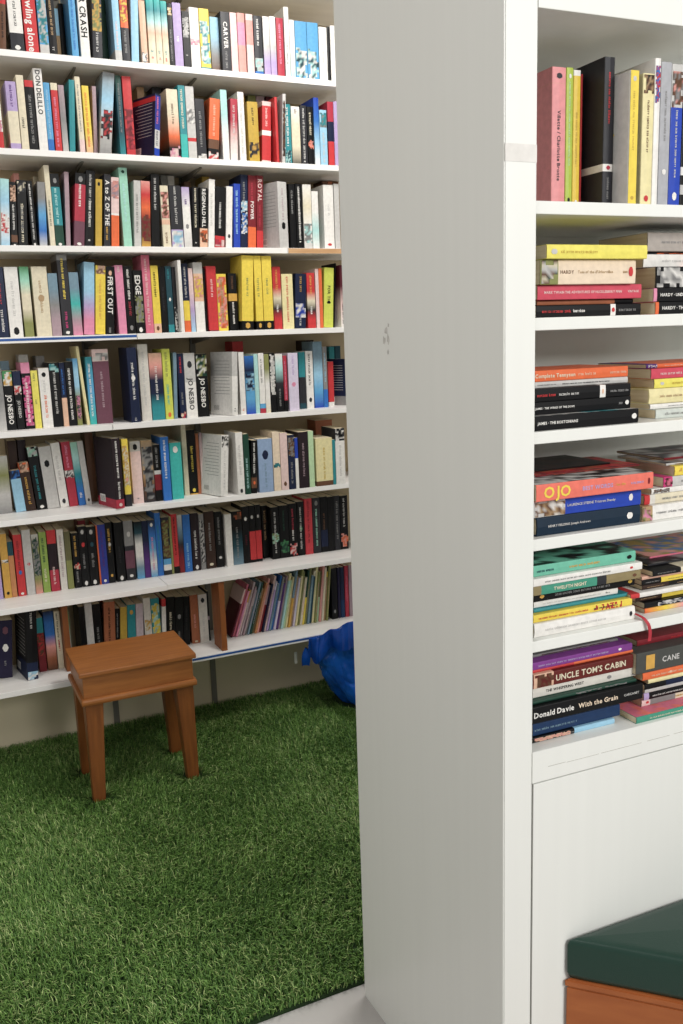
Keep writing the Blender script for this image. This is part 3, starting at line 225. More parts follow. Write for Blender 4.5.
('u', (0.6631, -0.005, 0.9554), 0.2269, 0.0328, 0.2536, 0.15, 0.0, 1, 'maroon', 'b:.0-1:plumblack|s:.42-.96:white|s:.12-.38:white|b:.0-.13:crimson|p:.03-.08:palepink', 'hardback_book', 'thick maroon hardback turned to show its cover between pale grey and yellow, sixth wall shelf', 'books on the sixth wall shelf'),
('u', (0.7028, 0.02, 0.9554), 0.0, 0.0234, 0.2471, 0.13, 0.0, 0, 'yellow', 'b:.0-.18:charcoal|p:.3-.9:gold,cream|p:.3-.5:salmon', 'trade_paperback', 'yellow book with charcoal foot between plum black and pale pink, sixth wall shelf', 'books on the sixth wall shelf'),
('u', (0.7406, 0.06, 0.9554), 0.0, 0.039, 0.231, 0.13, 0.0, 0, 'palepink', 'b:.84-1:palegrey|p:.86-.96:black|s:.05-.09:grey', 'paperback_book', 'pale pink book with pale grey top between yellow and tan, sixth wall shelf', 'books on the sixth wall shelf'),
('u', (0.7821, 0.06, 0.9554), 0.0, 0.0413, 0.2307, 0.13, 0.0, 0, 'brown', 'g:charcoal>brown>tan>grey>tan|p:.05-.9:grey,charcoal', 'paperback_book', 'tan book fading to charcoal between pale pink and black, sixth wall shelf', 'books on the sixth wall shelf'),
('u', (0.8254, 0.06, 0.9554), 0.0, 0.0263, 0.2114, 0.13, 0.0, 0, 'black', 'b:.48-.55:palegrey|b:.2-.48:darkred|s:.6-.95:grey', 'paperback_book', 'black book with pale grey band between tan and azure blue, sixth wall shelf', 'books on the sixth wall shelf'),
('u', (0.8523, 0.05, 0.9554), 0.0, 0.0309, 0.2396, 0.13, 0.0, 0, 'blue', 'b:.0-1:azure|s:.35-.95:white', 'paperback_book', 'azure blue book with white lettering between black and turquoise, sixth wall shelf', 'books on the sixth wall shelf'),
('u', (0.8879, 0.06, 0.9554), 0.0, 0.0444, 0.2139, 0.13, 0.0, 0, 'turquoise', 'p:.82-.94:white', 'paperback_book', 'turquoise book with white marks between azure blue and cream, sixth wall shelf', 'books on the sixth wall shelf'),
('u', (0.9538, 0.12, 0.9554), 0.0, 0.0188, 0.2723, 0.13, 0.0, 0, 'cream', '', 'trade_paperback', 'slim cream book between turquoise and black, sixth wall shelf', 'books on the sixth wall shelf'),
('u', (0.9753, 0.12, 0.9554), 0.0, 0.0317, 0.2505, 0.13, 0.0, 0, 'black', 's:.35-.75:yellow|p:.04-.1:yellow|b:.0-.02:gold', 'trade_paperback', 'black book with yellow lettering between cream and copper, sixth wall shelf', 'books on the sixth wall shelf'),
('u', (1.0083, 0.12, 0.9554), 0.0, 0.0122, 0.2356, 0.13, 0.0, 0, 'orange', 'b:.0-1:copper', 'paperback_book', 'slim copper book between black and pale pink, sixth wall shelf', 'books on the sixth wall shelf'),
('u', (1.0226, 0.12, 0.9554), 0.0, 0.0116, 0.2373, 0.13, 0.0, 0, 'palepink', 'g:palegrey>palepink>mauve', 'paperback_book', 'slim pale pink book fading to pale grey between copper and white, sixth wall shelf', 'books on the sixth wall shelf'),
('u', (1.0564, -0.002, 0.9554), 0.2967, 0.0334, 0.2323, 0.13, 0.0869, 0, 'white', 'p:.8-.98:black,white|s:.1-.75:palegrey', 'paperback_book', 'white book turned showing its grey cover between pale pink and white, sixth wall shelf', 'books on the sixth wall shelf'),
('u', (1.128, 0.0, 0.9554), 0.0, 0.0278, 0.2394, 0.13, 0.0, 0, 'white', 'p:.03-.1:charcoal|s:.3-.8:palegrey', 'paperback_book', 'white book with pale grey lettering between white and dark green, sixth wall shelf', 'books on the sixth wall shelf'),
('u', (1.1581, 0.0, 0.9554), 0.0, 0.0225, 0.2314, 0.13, 0.0, 0, 'darkgreen', 's:.1-.6:aqua', 'paperback_book', 'dark green book with aqua lettering between white and black, sixth wall shelf', 'books on the sixth wall shelf'),
('u', (1.1814, 0.0, 0.9554), 0.0, 0.0234, 0.2043, 0.13, 0.0514, 0, 'black', 's:.35-.95:white|b:.1-.3:brown|p:.1-.3:orange', 'paperback_book', 'black book with brown band between dark green and blue-grey, sixth wall shelf', 'books on the sixth wall shelf'),
('u', (1.2157, 0.0, 0.9554), 0.0, 0.0586, 0.2072, 0.13, 0.0, 0, 'lightblue', 'b:.0-1:bluegrey|p:.6-.8:navy|s:.08-.55:steel', 'paperback_book', 'thick blue-grey book with steel blue lettering between black and pale peach, sixth wall shelf', 'books on the sixth wall shelf'),
('u', (1.2767, 0.0, 0.9554), 0.0, 0.0296, 0.2295, 0.13, 0.0, 0, 'peach', 'b:.0-1:palepeach|p:.4-.5:teal,darkteal', 'paperback_book', 'pale peach book with teal marks between blue-grey and pale pink, sixth wall shelf', 'books on the sixth wall shelf'),
('u', (1.3079, 0.0, 0.9554), 0.0, 0.0306, 0.2237, 0.13, 0.0, 0, 'palepink', 'p:.02-.2:brown', 'paperback_book', 'pale pink book with brown marks between pale peach and navy, sixth wall shelf', 'books on the sixth wall shelf'),
('u', (1.3401, 0.0, 0.9554), 0.0, 0.0284, 0.2138, 0.13, 0.0, 0, 'navy', 'p:.6-.95:brown,grey|s:.1-.5:grey', 'paperback_book', 'navy book with grey lettering between pale pink and white, sixth wall shelf', 'books on the sixth wall shelf'),
('u', (1.3693, 0.0, 0.9554), 0.0, 0.0131, 0.2003, 0.13, 0.0, 0, 'white', 'b:.6-1:royalblue', 'paperback_book', 'slim white book with royal blue top between navy and plum black, sixth wall shelf', 'books on the sixth wall shelf'),
('u', (1.3848, 0.0, 0.9554), 0.0, 0.0411, 0.2214, 0.13, 0.0, 0, 'plumblack', 's:.2-.8:mauve', 'paperback_book', 'plum black book with mauve lettering between white and pale green, sixth wall shelf', 'books on the sixth wall shelf'),
('u', (1.4276, 0.0, 0.9554), 0.0, 0.0224, 0.2222, 0.13, 0.0, 0, 'mint', 'b:.0-1:palegreen', 'paperback_book', 'pale green book between plum black and butter yellow, sixth wall shelf', 'books on the sixth wall shelf'),
('u', (1.4582, 0.0, 0.9554), 0.0, 0.0721, 0.1901, 0.13, 0.0, 0, 'cream', 'b:.0-1:butter|b:.0-.1:brown|s:.1-.8:mustard', 'paperback_book', 'thick butter yellow book with brown foot between pale green and teal, sixth wall shelf', 'books on the sixth wall shelf'),
('u', (1.5312, 0.0, 0.9554), 0.0, 0.0119, 0.1801, 0.13, 0.0, 0, 'teal', '', 'paperback_book', 'slim teal book between butter yellow and white, sixth wall shelf', 'books on the sixth wall shelf'),
('u', (1.5448, 0.0, 0.9554), 0.0, 0.0409, 0.2231, 0.13, 0.0, 0, 'white', 'b:.78-1:charcoal|p:.78-1:black,white|s:.1-.7:palegrey', 'paperback_book', 'white book with charcoal top at right end of the sixth wall shelf', 'books on the sixth wall shelf'),
('u', (0.3341, 0.2, 0.9554), 0.0, 0.0314, 0.254, 0.084, 0.0, 0, 'darkbrown', '', 'paperback_book', 'dark brown book standing behind the light blue one, sixth wall shelf', 'books standing behind others on the wall shelves'),
('u', (0.3687, 0.2, 0.9554), 0.0, 0.0288, 0.2543, 0.084, 0.0, 0, 'plumblack', '', 'paperback_book', 'plum black book standing behind the dark brown one, sixth wall shelf', 'books standing behind others on the wall shelves'),
('u', (0.6081, 0.2, 0.9554), 0.0, 0.0294, 0.2615, 0.084, 0.0, 0, 'brown', '', 'paperback_book', 'brown book standing behind the pale grey one, sixth wall shelf', 'books standing behind others on the wall shelves'),
('u', (1.5504, 0.2, 0.9554), 0.0, 0.077, 0.2407, 0.084, 0.0, 0, 'copper', '', 'paperback_book', 'copper book standing behind the white one, sixth wall shelf', 'books standing behind others on the wall shelves'),
('u', (0.2357, 0.15, 0.6446), 0.0, 0.0271, 0.2078, 0.13, 0.0, 0, 'lilac', '', 'paperback_book', 'lilac book at left end of the seventh wall shelf', 'books on the seventh wall shelf'),
('u', (0.2675, 0.15, 0.6446), 0.0, 0.0256, 0.2378, 0.13, 0.0, 0, 'gold', 'p:.05-.1:black|p:.55-.6:black,white', 'paperback_book', 'gold book with black marks between lilac and copper, seventh wall shelf', 'books on the seventh wall shelf'),
('u', (0.2937, 0.15, 0.6446), 0.0, 0.0181, 0.2072, 0.13, 0.0, 0, 'tan', 'b:.0-1:copper2|b:.75-1:darkteal', 'paperback_book', 'slim copper book with dark teal top between gold and red, seventh wall shelf', 'books on the seventh wall shelf'),
('u', (0.3153, 0.15, 0.6446), 0.0, 0.0283, 0.2297, 0.13, 0.0, 0, 'red', 's:.4-.9:darkred|p:.35-.42:blue|p:.02-.06:white', 'paperback_book', 'red book with dark red lettering between copper and pale grey, seventh wall shelf', 'books on the seventh wall shelf'),
('u', (0.346, 0.15, 0.6446), 0.0, 0.0297, 0.2433, 0.13, 0.0, 0, 'palegrey', 'p:.45-.5:red|s:.1-.8:palegrey', 'trade_paperback', 'pale grey book with red marks between red and olive, seventh wall shelf', 'books on the seventh wall shelf'),
('u', (0.3774, 0.15, 0.6446), 0.0, 0.0245, 0.2229, 0.13, 0.0, 0, 'olive', 'g:salmon>olive>grey>olive>palegrey|p:.3-.95:grey,darkgreen', 'paperback_book', 'olive book fading to salmon pink between pale grey and leaf green, seventh wall shelf', 'books on the seventh wall shelf'),
('u', (0.4043, 0.15, 0.6446), 0.0, 0.0253, 0.2284, 0.13, 0.0, 0, 'lime', 'b:.0-1:leaf|s:.15-.4:cream|s:.5-.9:darkgreen', 'paperback_book', 'leaf green book with cream lettering between olive and crimson, seventh wall shelf', 'books on the seventh wall shelf'),
('u', (0.4321, 0.15, 0.6446), 0.0, 0.0316, 0.2318, 0.13, 0.0, 0, 'crimson', 'b:.78-1:red|b:.35-.78:plumblack|s:.1-.4:palepink', 'paperback_book', 'crimson book with red top between leaf green and off-white, seventh wall shelf', 'books on the seventh wall shelf'),
('u', (0.4673, 0.15, 0.6446), 0.0, 0.0239, 0.2302, 0.13, 0.0, 0, 'palegrey', 'b:.0-1:offwhite|s:.2-.9:mauve', 'paperback_book', 'off-white book with mauve lettering between crimson and olive, seventh wall shelf', 'books on the seventh wall shelf'),
('u', (0.493, 0.15, 0.6446), 0.0, 0.0215, 0.2188, 0.13, 0.0, 0, 'olive', 'b:.5-1:moss|b:.0-.3:olive', 'paperback_book', 'olive book with moss green top between off-white and black, seventh wall shelf', 'books on the seventh wall shelf'),
('u', (0.5188, 0.15, 0.6446), 0.0, 0.0248, 0.2098, 0.04, 0.0, 0, 'black', 's:.55-.95:gold|p:.34-.46:red,cream|s:.1-.3:grey', 'paperback_book', 'black book with gold lettering between olive and black, seventh wall shelf', 'books on the seventh wall shelf'),
('u', (0.5448, 0.15, 0.6446), 0.0, 0.0299, 0.2315, 0.04, 0.0, 0, 'black', 'p:.6-.8:red|p:.86-.96:palegrey|s:.3-.55:grey|p:.02-.1:white', 'paperback_book', 'black book with grey lettering between black and black, seventh wall shelf', 'books on the seventh wall shelf'),
('u', (0.576, 0.15, 0.6446), 0.0, 0.0314, 0.2273, 0.04, 0.0, 0, 'black', 'p:.6-.8:darkteal|p:.86-.96:palegrey|s:.3-.55:grey|p:.02-.1:white', 'paperback_book', 'black book with grey lettering between black and orange, seventh wall shelf', 'books on the seventh wall shelf'),
('u', (0.6106, 0.15, 0.6446), 0.0, 0.0051, 0.2283, 0.13, 0.0, 0, 'orange', '', 'paperback_book', 'slim orange book between black and indigo, seventh wall shelf', 'books on the seventh wall shelf'),
('u', (0.6163, 0.15, 0.6446), 0.0, 0.0279, 0.2303, 0.13, 0.0, 0, 'royalblue', 'b:.0-1:indigo|p:.03-.08:white|s:.3-.9:purple', 'paperback_book', 'indigo book with purple lettering between orange and black, seventh wall shelf', 'books on the seventh wall shelf'),
('u', (0.6448, 0.15, 0.6446), 0.0, 0.0246, 0.2354, 0.13, 0.0, 0, 'black', 's:.5-.9:gold|p:.1-.15:gold|p:.6-.68:palegrey', 'paperback_book', 'black book with gold lettering between indigo and black, seventh wall shelf', 'books on the seventh wall shelf'),
('u', (0.6771, 0.15, 0.6446), 0.0, 0.0322, 0.231, 0.13, 0.0, 0, 'black', 'p:.02-.1:white|s:.3-.6:charcoal', 'paperback_book', 'black book with charcoal lettering between black and charcoal, seventh wall shelf', 'books on the seventh wall shelf'),
('u', (0.7132, 0.15, 0.6446), 0.0, 0.0351, 0.2331, 0.13, 0.0, 0, 'charcoal', 'b:.58-1:grey|p:.6-.95:palegrey|b:.2-.5:plum|p:.05-.1:white', 'paperback_book', 'charcoal book with grey top between black and black, seventh wall shelf', 'books on the seventh wall shelf'),
('u', (0.7536, 0.15, 0.6446), 0.0, 0.0289, 0.2249, 0.13, 0.0, 0, 'steel', 'g:skyblue>steel>white>white>darkteal>black', 'paperback_book', 'black book fading to sky blue between charcoal and purple, seventh wall shelf', 'books on the seventh wall shelf'),
('u', (0.7838, 0.15, 0.6446), 0.0, 0.0225, 0.2251, 0.13, 0.0, 0, 'purple', 'g:purple>purple>navy>navy', 'paperback_book', 'purple book fading to navy between black and blue, seventh wall shelf', 'books on the seventh wall shelf'),
('u', (0.8076, 0.15, 0.6446), 0.0, 0.0259, 0.2254, 0.13, 0.0, 0, 'blue', 'g:skyblue>white>skyblue>blue>charcoal|s:.1-.7:pink|p:.85-.98:white', 'paperback_book', 'blue book fading to sky blue between purple and azure blue, seventh wall shelf', 'books on the seventh wall shelf'),
('u', (0.8348, 0.15, 0.6446), 0.0, 0.0221, 0.25, 0.13, 0.0, 0, 'skyblue', 'b:.0-1:azure|s:.2-.8:teal', 'trade_paperback', 'azure blue book with teal lettering between blue and charcoal, seventh wall shelf', 'books on the seventh wall shelf'),
('u', (0.8589, 0.15, 0.6446), 0.0, 0.0303, 0.229, 0.13, 0.0, 0, 'charcoal', 'b:.08-.18:white|b:.18-.28:skyblue|p:.3-.95:olive,brown', 'paperback_book', 'charcoal book with white band between azure blue and olive, seventh wall shelf', 'books on the seventh wall shelf'),
('u', (0.8898, 0.15, 0.6446), 0.0, 0.0088, 0.2283, 0.13, 0.0, 0, 'olive', '', 'paperback_book', 'slim olive book between charcoal and red, seventh wall shelf', 'books on the seventh wall shelf'),
('u', (0.8993, 0.15, 0.6446), 0.0, 0.0217, 0.2376, 0.13, 0.0, 0, 'red', 'b:.0-.12:black|s:.3-.95:black', 'paperback_book', 'red book with black foot between olive and pale grey, seventh wall shelf', 'books on the seventh wall shelf'),
('u', (0.9224, 0.15, 0.6446), 0.0, 0.0191, 0.2316, 0.13, 0.0, 0, 'steel', 'g:darkred>darkred>charcoal>steel>palegrey', 'paperback_book', 'pale grey book fading to dark red between red and blue, seventh wall shelf', 'books on the seventh wall shelf'),
('u', (0.9436, 0.15, 0.6446), 0.0, 0.0295, 0.2303, 0.13, 0.0, 0, 'blue', 's:.05-.5:lightblue', 'paperback_book', 'blue book with light blue lettering between pale grey and plum black, seventh wall shelf', 'books on the seventh wall shelf'),
('u', (0.9758, 0.15, 0.6446), 0.0, 0.0318, 0.2319, 0.13, 0.0, 0, 'plumblack', 's:.2-.7:white|p:.02-.1:white', 'paperback_book', 'plum black book with white lettering between blue and grey, seventh wall shelf', 'books on the seventh wall shelf'),
('u', (1.0091, 0.15, 0.6446), 0.0, 0.0202, 0.2251, 0.13, 0.0, 0, 'grey', 'p:.1-.9:palegrey,charcoal', 'paperback_book', 'grey book with pale grey marks between plum black and dark brown, seventh wall shelf', 'books on the seventh wall shelf'),
('u', (1.032, 0.15, 0.6446), 0.0, 0.0393, 0.2324, 0.13, 0.0, 0, 'darkbrown', 's:.3-.8:grey|p:.05-.1:cream', 'paperback_book', 'dark brown book with grey lettering between grey and black, seventh wall shelf', 'books on the seventh wall shelf'),
('u', (1.0742, 0.15, 0.6446), 0.0, 0.0311, 0.2275, 0.13, 0.0, 0, 'black', 's:.4-.9:grey|p:.15-.2:palegrey', 'paperback_book', 'black book with grey lettering between dark brown and white, seventh wall shelf', 'books on the seventh wall shelf'),
('u', (1.1133, 0.14, 0.6446), 0.0, 0.0268, 0.2141, 0.13, 0.0, 0, 'white', '', 'paperback_book', 'white book between black and black, seventh wall shelf', 'books on the seventh wall shelf'),
('u', (1.1435, 0.15, 0.6446), 0.0, 0.044, 0.2197, 0.13, 0.0, 0, 'black', 'g:steel>darkteal>black>black|p:.85-.98:brown,orange|s:.1-.7:grey', 'paperback_book', 'black book fading to steel blue between white and black, seventh wall shelf', 'books on the seventh wall shelf'),
('u', (1.1892, 0.15, 0.6446), 0.0, 0.0281, 0.2346, 0.13, 0.0, 0, 'black', 'p:.75-.82:white|s:.3-.5:maroon', 'paperback_book', 'black book with maroon lettering between black and black, seventh wall shelf', 'books on the seventh wall shelf'),
('u', (1.2182, 0.15, 0.6446), 0.0, 0.0258, 0.2355, 0.13, 0.0, 0, 'black', 'b:.05-.55:red|p:.7-.9:palegrey', 'paperback_book', 'black book with red foot between black and black, seventh wall shelf', 'books on the seventh wall shelf'),
('u', (1.2457, 0.15, 0.6446), 0.0, 0.0233, 0.2365, 0.13, 0.0, 0, 'black', 'b:.05-.55:red|p:.7-.9:palegrey', 'paperback_book', 'black book with red foot thirty-sixth from left, seventh wall shelf', 'books on the seventh wall shelf'),
('u', (1.2879, 0.19, 0.6446), 0.0, 0.0255, 0.2216, 0.094, 0.0, 0, 'black', 's:.3-.9:tan|p:.6-.8:brown', 'paperback_book', 'black book with tan lettering between black and black, seventh wall shelf', 'books on the seventh wall shelf'),
('u', (1.314, 0.15, 0.6446), 0.0, 0.0327, 0.2177, 0.13, 0.0, 0, 'black', 'p:.3-.5:olive,mint|s:.1-.9:palegrey', 'paperback_book', 'black book with pale grey lettering between black and black, seventh wall shelf', 'books on the seventh wall shelf'),
('u', (1.3485, 0.15, 0.6446), 0.0, 0.0407, 0.2209, 0.13, 0.0, 0, 'black', 'p:.1-.35:darkgreen,green|s:.5-.9:darkgreen', 'paperback_book', 'black book with dark green lettering between black and black, seventh wall shelf', 'books on the seventh wall shelf'),
('u', (1.391, 0.15, 0.6446), 0.0, 0.0357, 0.2242, 0.13, 0.0, 0, 'black', 'p:.02-.25:red,palepink|s:.5-.9:crimson|s:.3-.5:white', 'paperback_book', 'black book with crimson lettering between black and black, seventh wall shelf', 'books on the seventh wall shelf'),
('u', (1.4286, 0.15, 0.6446), 0.0, 0.0315, 0.2283, 0.13, 0.0, 0, 'black', 'p:.4-.6:green|s:.1-.9:palegrey', 'paperback_book', 'black book with pale grey lettering between black and red, seventh wall shelf', 'books on the seventh wall shelf'),
('u', (1.4628, 0.15, 0.6446), 0.0, 0.0345, 0.2374, 0.13, 0.0, 0, 'red', 'b:.0-1:redb|s:.2-.95:darkred', 'paperback_book', 'red book with dark red lettering between black and charcoal, seventh wall shelf', 'books on the seventh wall shelf'),
('u', (1.4991, 0.15, 0.6446), 0.0, 0.0348, 0.2373, 0.13, 0.0, 0, 'charcoal', 's:.1-.8:mint|p:.85-.95:grey', 'paperback_book', 'charcoal book with mint green lettering between red and black, seventh wall shelf', 'books on the seventh wall shelf'),
('u', (1.5357, 0.15, 0.6446), 0.0, 0.0314, 0.2375, 0.13, 0.0, 0, 'black', 'b:.1-.4:navy|s:.4-.7:brown', 'paperback_book', 'black book with navy band between charcoal and black, seventh wall shelf', 'books on the seventh wall shelf'),
('u', (1.568, 0.15, 0.6446), 0.0, 0.0306, 0.2342, 0.13, 0.0, 0, 'black', '', 'paperback_book', 'black book between black and charcoal, seventh wall shelf', 'books on the seventh wall shelf'),
('u', (1.5996, 0.15, 0.6446), 0.0, 0.0252, 0.2351, 0.13, 0.0, 0, 'charcoal', 's:.2-.9:grey', 'paperback_book', 'charcoal book with grey lettering between black and black, seventh wall shelf', 'books on the seventh wall shelf'),
('u', (1.6267, 0.15, 0.6446), 0.0, 0.0358, 0.2321, 0.13, 0.0, 0, 'black', 'p:.05-.3:orange,salmon|s:.4-.95:palegrey', 'paperback_book', 'black book with pale grey lettering at right end of the seventh wall shelf', 'books on the seventh wall shelf'),
('u', (0.5551, 0.2, 0.6446), 0.0, 0.0277, 0.2448, 0.084, 0.0, 0, 'darkred', '', 'paperback_book', 'dark red book standing behind the black one, seventh wall shelf', 'books standing behind others on the wall shelves'),
('u', (0.2172, 0.15, 0.3428), 0.0, 0.0476, 0.2192, 0.13, 0.086, 0, 'navy', 'p:.45-.6:white|p:.75-.9:plum|s:.2-.3:grey|b:.0-1:indigoblack', 'paperback_book', 'inky purple book with grey lettering at left end of the lowest wall shelf', 'books on the lowest wall shelf'),
('u', (0.3084, 0.08, 0.3428), 0.1396, 0.0402, 0.2579, 0.15, 0.0633, 1, 'black', 'p:.0-.12:lightblue,white|s:.75-.98:palegrey|b:.0-.25:navy', 'hardback_book', 'tall black hardback with navy foot between inky purple and dark red, lowest wall shelf', 'books on the lowest wall shelf'),
('u', (0.3624, 0.15, 0.3428), 0.0, 0.0263, 0.2098, 0.13, 0.0, 0, 'darkred', 'b:.72-1:teal|p:.3-.7:red,brown', 'paperback_book', 'dark red book with teal top between black and navy, lowest wall shelf', 'books on the lowest wall shelf'),
('u', (0.3923, 0.15, 0.3428), 0.0, 0.0356, 0.2298, 0.13, 0.0, 0, 'brown', 'g:brown>copper>salmon>blue>blue>navy', 'paperback_book', 'navy book fading to brown between dark red and cream, lowest wall shelf', 'books on the lowest wall shelf'),
('u', (0.4304, 0.15, 0.3428), 0.0, 0.021, 0.2242, 0.13, 0.0, 0, 'cream', 's:.35-.97:black|s:.3-.5:red', 'paperback_book', 'cream book with black lettering between navy and green, lowest wall shelf', 'books on the lowest wall shelf'),
('u', (0.4753, 0.15, 0.3428), 0.0, 0.0085, 0.2198, 0.13, 0.0, 0, 'green', 'g:palegrey>palegrey>palegrey>mint>green>green|s:.3-.95:darkgreen|p:.02-.1:black', 'paperback_book', 'slim green book fading to pale grey between cream and black, lowest wall shelf', 'books on the lowest wall shelf'),
('u', (0.5208, 0.15, 0.3428), 0.0, 0.0215, 0.2277, 0.13, 0.0, 0, 'black', '', 'paperback_book', 'black book between green and pale grey, lowest wall shelf', 'books on the lowest wall shelf'),
('u', (0.5435, 0.15, 0.3428), 0.0, 0.0273, 0.2369, 0.13, 0.0, 0, 'palegrey', '', 'paperback_book', 'pale grey book between black and black, lowest wall shelf', 'books on the lowest wall shelf'),
('u', (0.5734, 0.15, 0.3428), 0.0, 0.0282, 0.229, 0.13, 0.0, 0, 'black', 's:.3-.6:grey', 'paperback_book', 'black book with grey lettering between pale grey and copper, lowest wall shelf', 'books on the lowest wall shelf'),
('u', (0.6036, 0.15, 0.3428), 0.0, 0.0419, 0.2286, 0.13, 0.0542, 0, 'brown', 'b:.0-1:copper|s:.1-.9:black', 'paperback_book', 'copper book with black lettering between black and black, lowest wall shelf', 'books on the lowest wall shelf'),
('u', (0.6461, 0.16, 0.3428), 0.0, 0.0183, 0.1947, 0.124, 0.0673, 0, 'black', 's:.4-.9:grey', 'paperback_book', 'slim black book with grey lettering between copper and mustard, lowest wall shelf', 'books on the lowest wall shelf'),
('u', (0.6656, 0.16, 0.3428), 0.0, 0.0263, 0.1969, 0.124, 0.0662, 0, 'mustard', '', 'paperback_book', 'mustard book between black and teal, lowest wall shelf', 'books on the lowest wall shelf'),
('u', (0.6959, 0.16, 0.3428), 0.0, 0.0317, 0.2014, 0.124, 0.049, 0, 'teal', 'b:.0-.07:cream|p:.8-.9:gold', 'paperback_book', 'teal book with cream foot between mustard and pale mauve, lowest wall shelf', 'books on the lowest wall shelf'),
('u', (0.7289, 0.16, 0.3428), 0.0, 0.0287, 0.2005, 0.124, 0.0503, 0, 'mauve', 'b:.0-1:palemauve|p:.2-.3:charcoal', 'paperback_book', 'pale mauve book with charcoal marks between teal and off-white, lowest wall shelf', 'books on the lowest wall shelf'),
('u', (0.7681, 0.16, 0.3428), 0.0, 0.0278, 0.2191, 0.124, 0.0, 0, 'palegrey', 'p:.4-.6:cream,gold|b:.0-1:offwhite', 'paperback_book', 'off-white book with cream marks between pale mauve and teal, lowest wall shelf', 'books on the lowest wall shelf'),
('u', (0.7972, 0.16, 0.3428), 0.0, 0.0339, 0.2133, 0.124, 0.0, 0, 'teal', 'p:.1-.9:aqua,yellow', 'paperback_book', 'teal book with aqua marks between off-white and white, lowest wall shelf', 'books on the lowest wall shelf'),
('u', (0.8325, 0.16, 0.3428), 0.0, 0.0164, 0.2044, 0.124, 0.0456, 0, 'white', 'b:.85-1:red', 'paperback_book', 'slim white book with red top between teal and black, lowest wall shelf', 'books on the lowest wall shelf'),
('u', (0.8502, 0.16, 0.3428), 0.0, 0.0329, 0.2082, 0.124, 0.0549, 0, 'black', 's:.3-.7:cream|p:.2-.25:orange', 'paperback_book', 'black book with cream lettering between white and black, lowest wall shelf', 'books on the lowest wall shelf'),
('u', (0.8845, 0.16, 0.3428), 0.0, 0.0332, 0.2027, 0.124, 0.0561, 0, 'black', 'p:.5-.7:grey|s:.05-.3:grey', 'paperback_book', 'black book with grey lettering between black and black, lowest wall shelf', 'books on the lowest wall shelf'),
('u', (0.92, 0.16, 0.3428), 0.0, 0.0248, 0.2009, 0.124, 0.0475, 0, 'black', 's:.3-.8:charcoal', 'paperback_book', 'black book with charcoal lettering between black and copper, lowest wall shelf', 'books on the lowest wall shelf'),
('u', (0.9548, 0.16, 0.3428), 0.0, 0.0328, 0.2018, 0.124, 0.0, 0, 'copper', 'p:.02-.06:cream|s:.3-.6:salmon', 'paperback_book', 'copper book with salmon pink lettering between black and off-white, lowest wall shelf', 'books on the lowest wall shelf'),
('u', (0.9891, 0.16, 0.3428), 0.0, 0.0354, 0.1988, 0.124, 0.0, 0, 'offwhite', 's:.2-.6:palegrey|p:.8-.95:charcoal', 'paperback_book', 'off-white book with pale grey lettering between copper and black, lowest wall shelf', 'books on the lowest wall shelf'),
('u', (1.0259, 0.16, 0.3428), 0.0, 0.006, 0.2084, 0.124, 0.0, 0, 'black', 'b:.42-.5:mauve', 'paperback_book', 'slim black book with mauve band between off-white and maroon, lowest wall shelf', 'books on the lowest wall shelf'),
('u', (1.1119, 0.15, 0.3428), 0.0, 0.0076, 0.205, 0.13, 0.3491, 0, 'maroon', 'b:0.70-1.00:palepink', 'picture_book', 'slim leaning maroon picture book, first right of the divider, lowest shelf', 'picture books leaning on the lowest wall shelf'),
('u', (1.1222, 0.153, 0.3428), 0.0, 0.0078, 0.2247, 0.13, 0.3427, 0, 'rose', 's:.2-.8:copper2', 'picture_book', 'slim leaning rose pink picture book, second right of the divider, lowest shelf', 'picture books leaning on the lowest wall shelf'),
('u', (1.1325, 0.146, 0.3428), 0.0, 0.0078, 0.1943, 0.13, 0.3364, 0, 'pink', 's:.2-.8:blue', 'picture_book', 'slim leaning pink picture book, third right of the divider, lowest shelf', 'picture books leaning on the lowest wall shelf'),
('u', (1.1429, 0.1523, 0.3428), 0.0, 0.0078, 0.1962, 0.13, 0.3301, 0, 'palepink', 'b:0.73-1.00:gold', 'picture_book', 'slim leaning pale pink picture book, fourth right of the divider, lowest shelf', 'picture books leaning on the lowest wall shelf'),
('u', (1.1532, 0.1509, 0.3428), 0.0, 0.0078, 0.2274, 0.13, 0.3238, 0, 'palemauve', 's:.2-.8:olive', 'picture_book', 'slim leaning pale mauve picture book, fifth right of the divider, lowest shelf', 'picture books leaning on the lowest wall shelf'),
('u', (1.1636, 0.1465, 0.3428), 0.0, 0.008, 0.2072, 0.13, 0.3174, 0, 'mauve', 's:.2-.8:cream', 'picture_book', 'slim leaning mauve picture book, sixth right of the divider, lowest shelf', 'picture books leaning on the lowest wall shelf'),
('u', (1.174, 0.1538, 0.3428), 0.0, 0.008, 0.1911, 0.13, 0.3111, 0, 'grey', 'b:0.64-1.00:palemauve', 'picture_book', 'slim leaning grey picture book, seventh right of the divider, lowest shelf', 'picture books leaning on the lowest wall shelf'),
('u', (1.1845, 0.1485, 0.3428), 0.0, 0.0079, 0.2236, 0.13, 0.3048, 0, 'steel', 's:.2-.8:salmon', 'picture_book', 'slim leaning steel blue picture book, eighth right of the divider, lowest shelf', 'picture books leaning on the lowest wall shelf'),
('u', (1.1949, 0.1483, 0.3428), 0.0, 0.0081, 0.2207, 0.13, 0.2985, 0, 'darkgreen', 's:.2-.8:palelilac', 'picture_book', 'slim leaning dark green picture book, ninth right of the divider, lowest shelf', 'picture books leaning on the lowest wall shelf'),
('u', (1.2054, 0.1538, 0.3428), 0.0, 0.0082, 0.1921, 0.13, 0.2921, 0, 'moss', 'b:0.78-1.00:tan', 'picture_book', 'slim leaning moss green picture book, tenth right of the divider, lowest shelf', 'picture books leaning on the lowest wall shelf'),
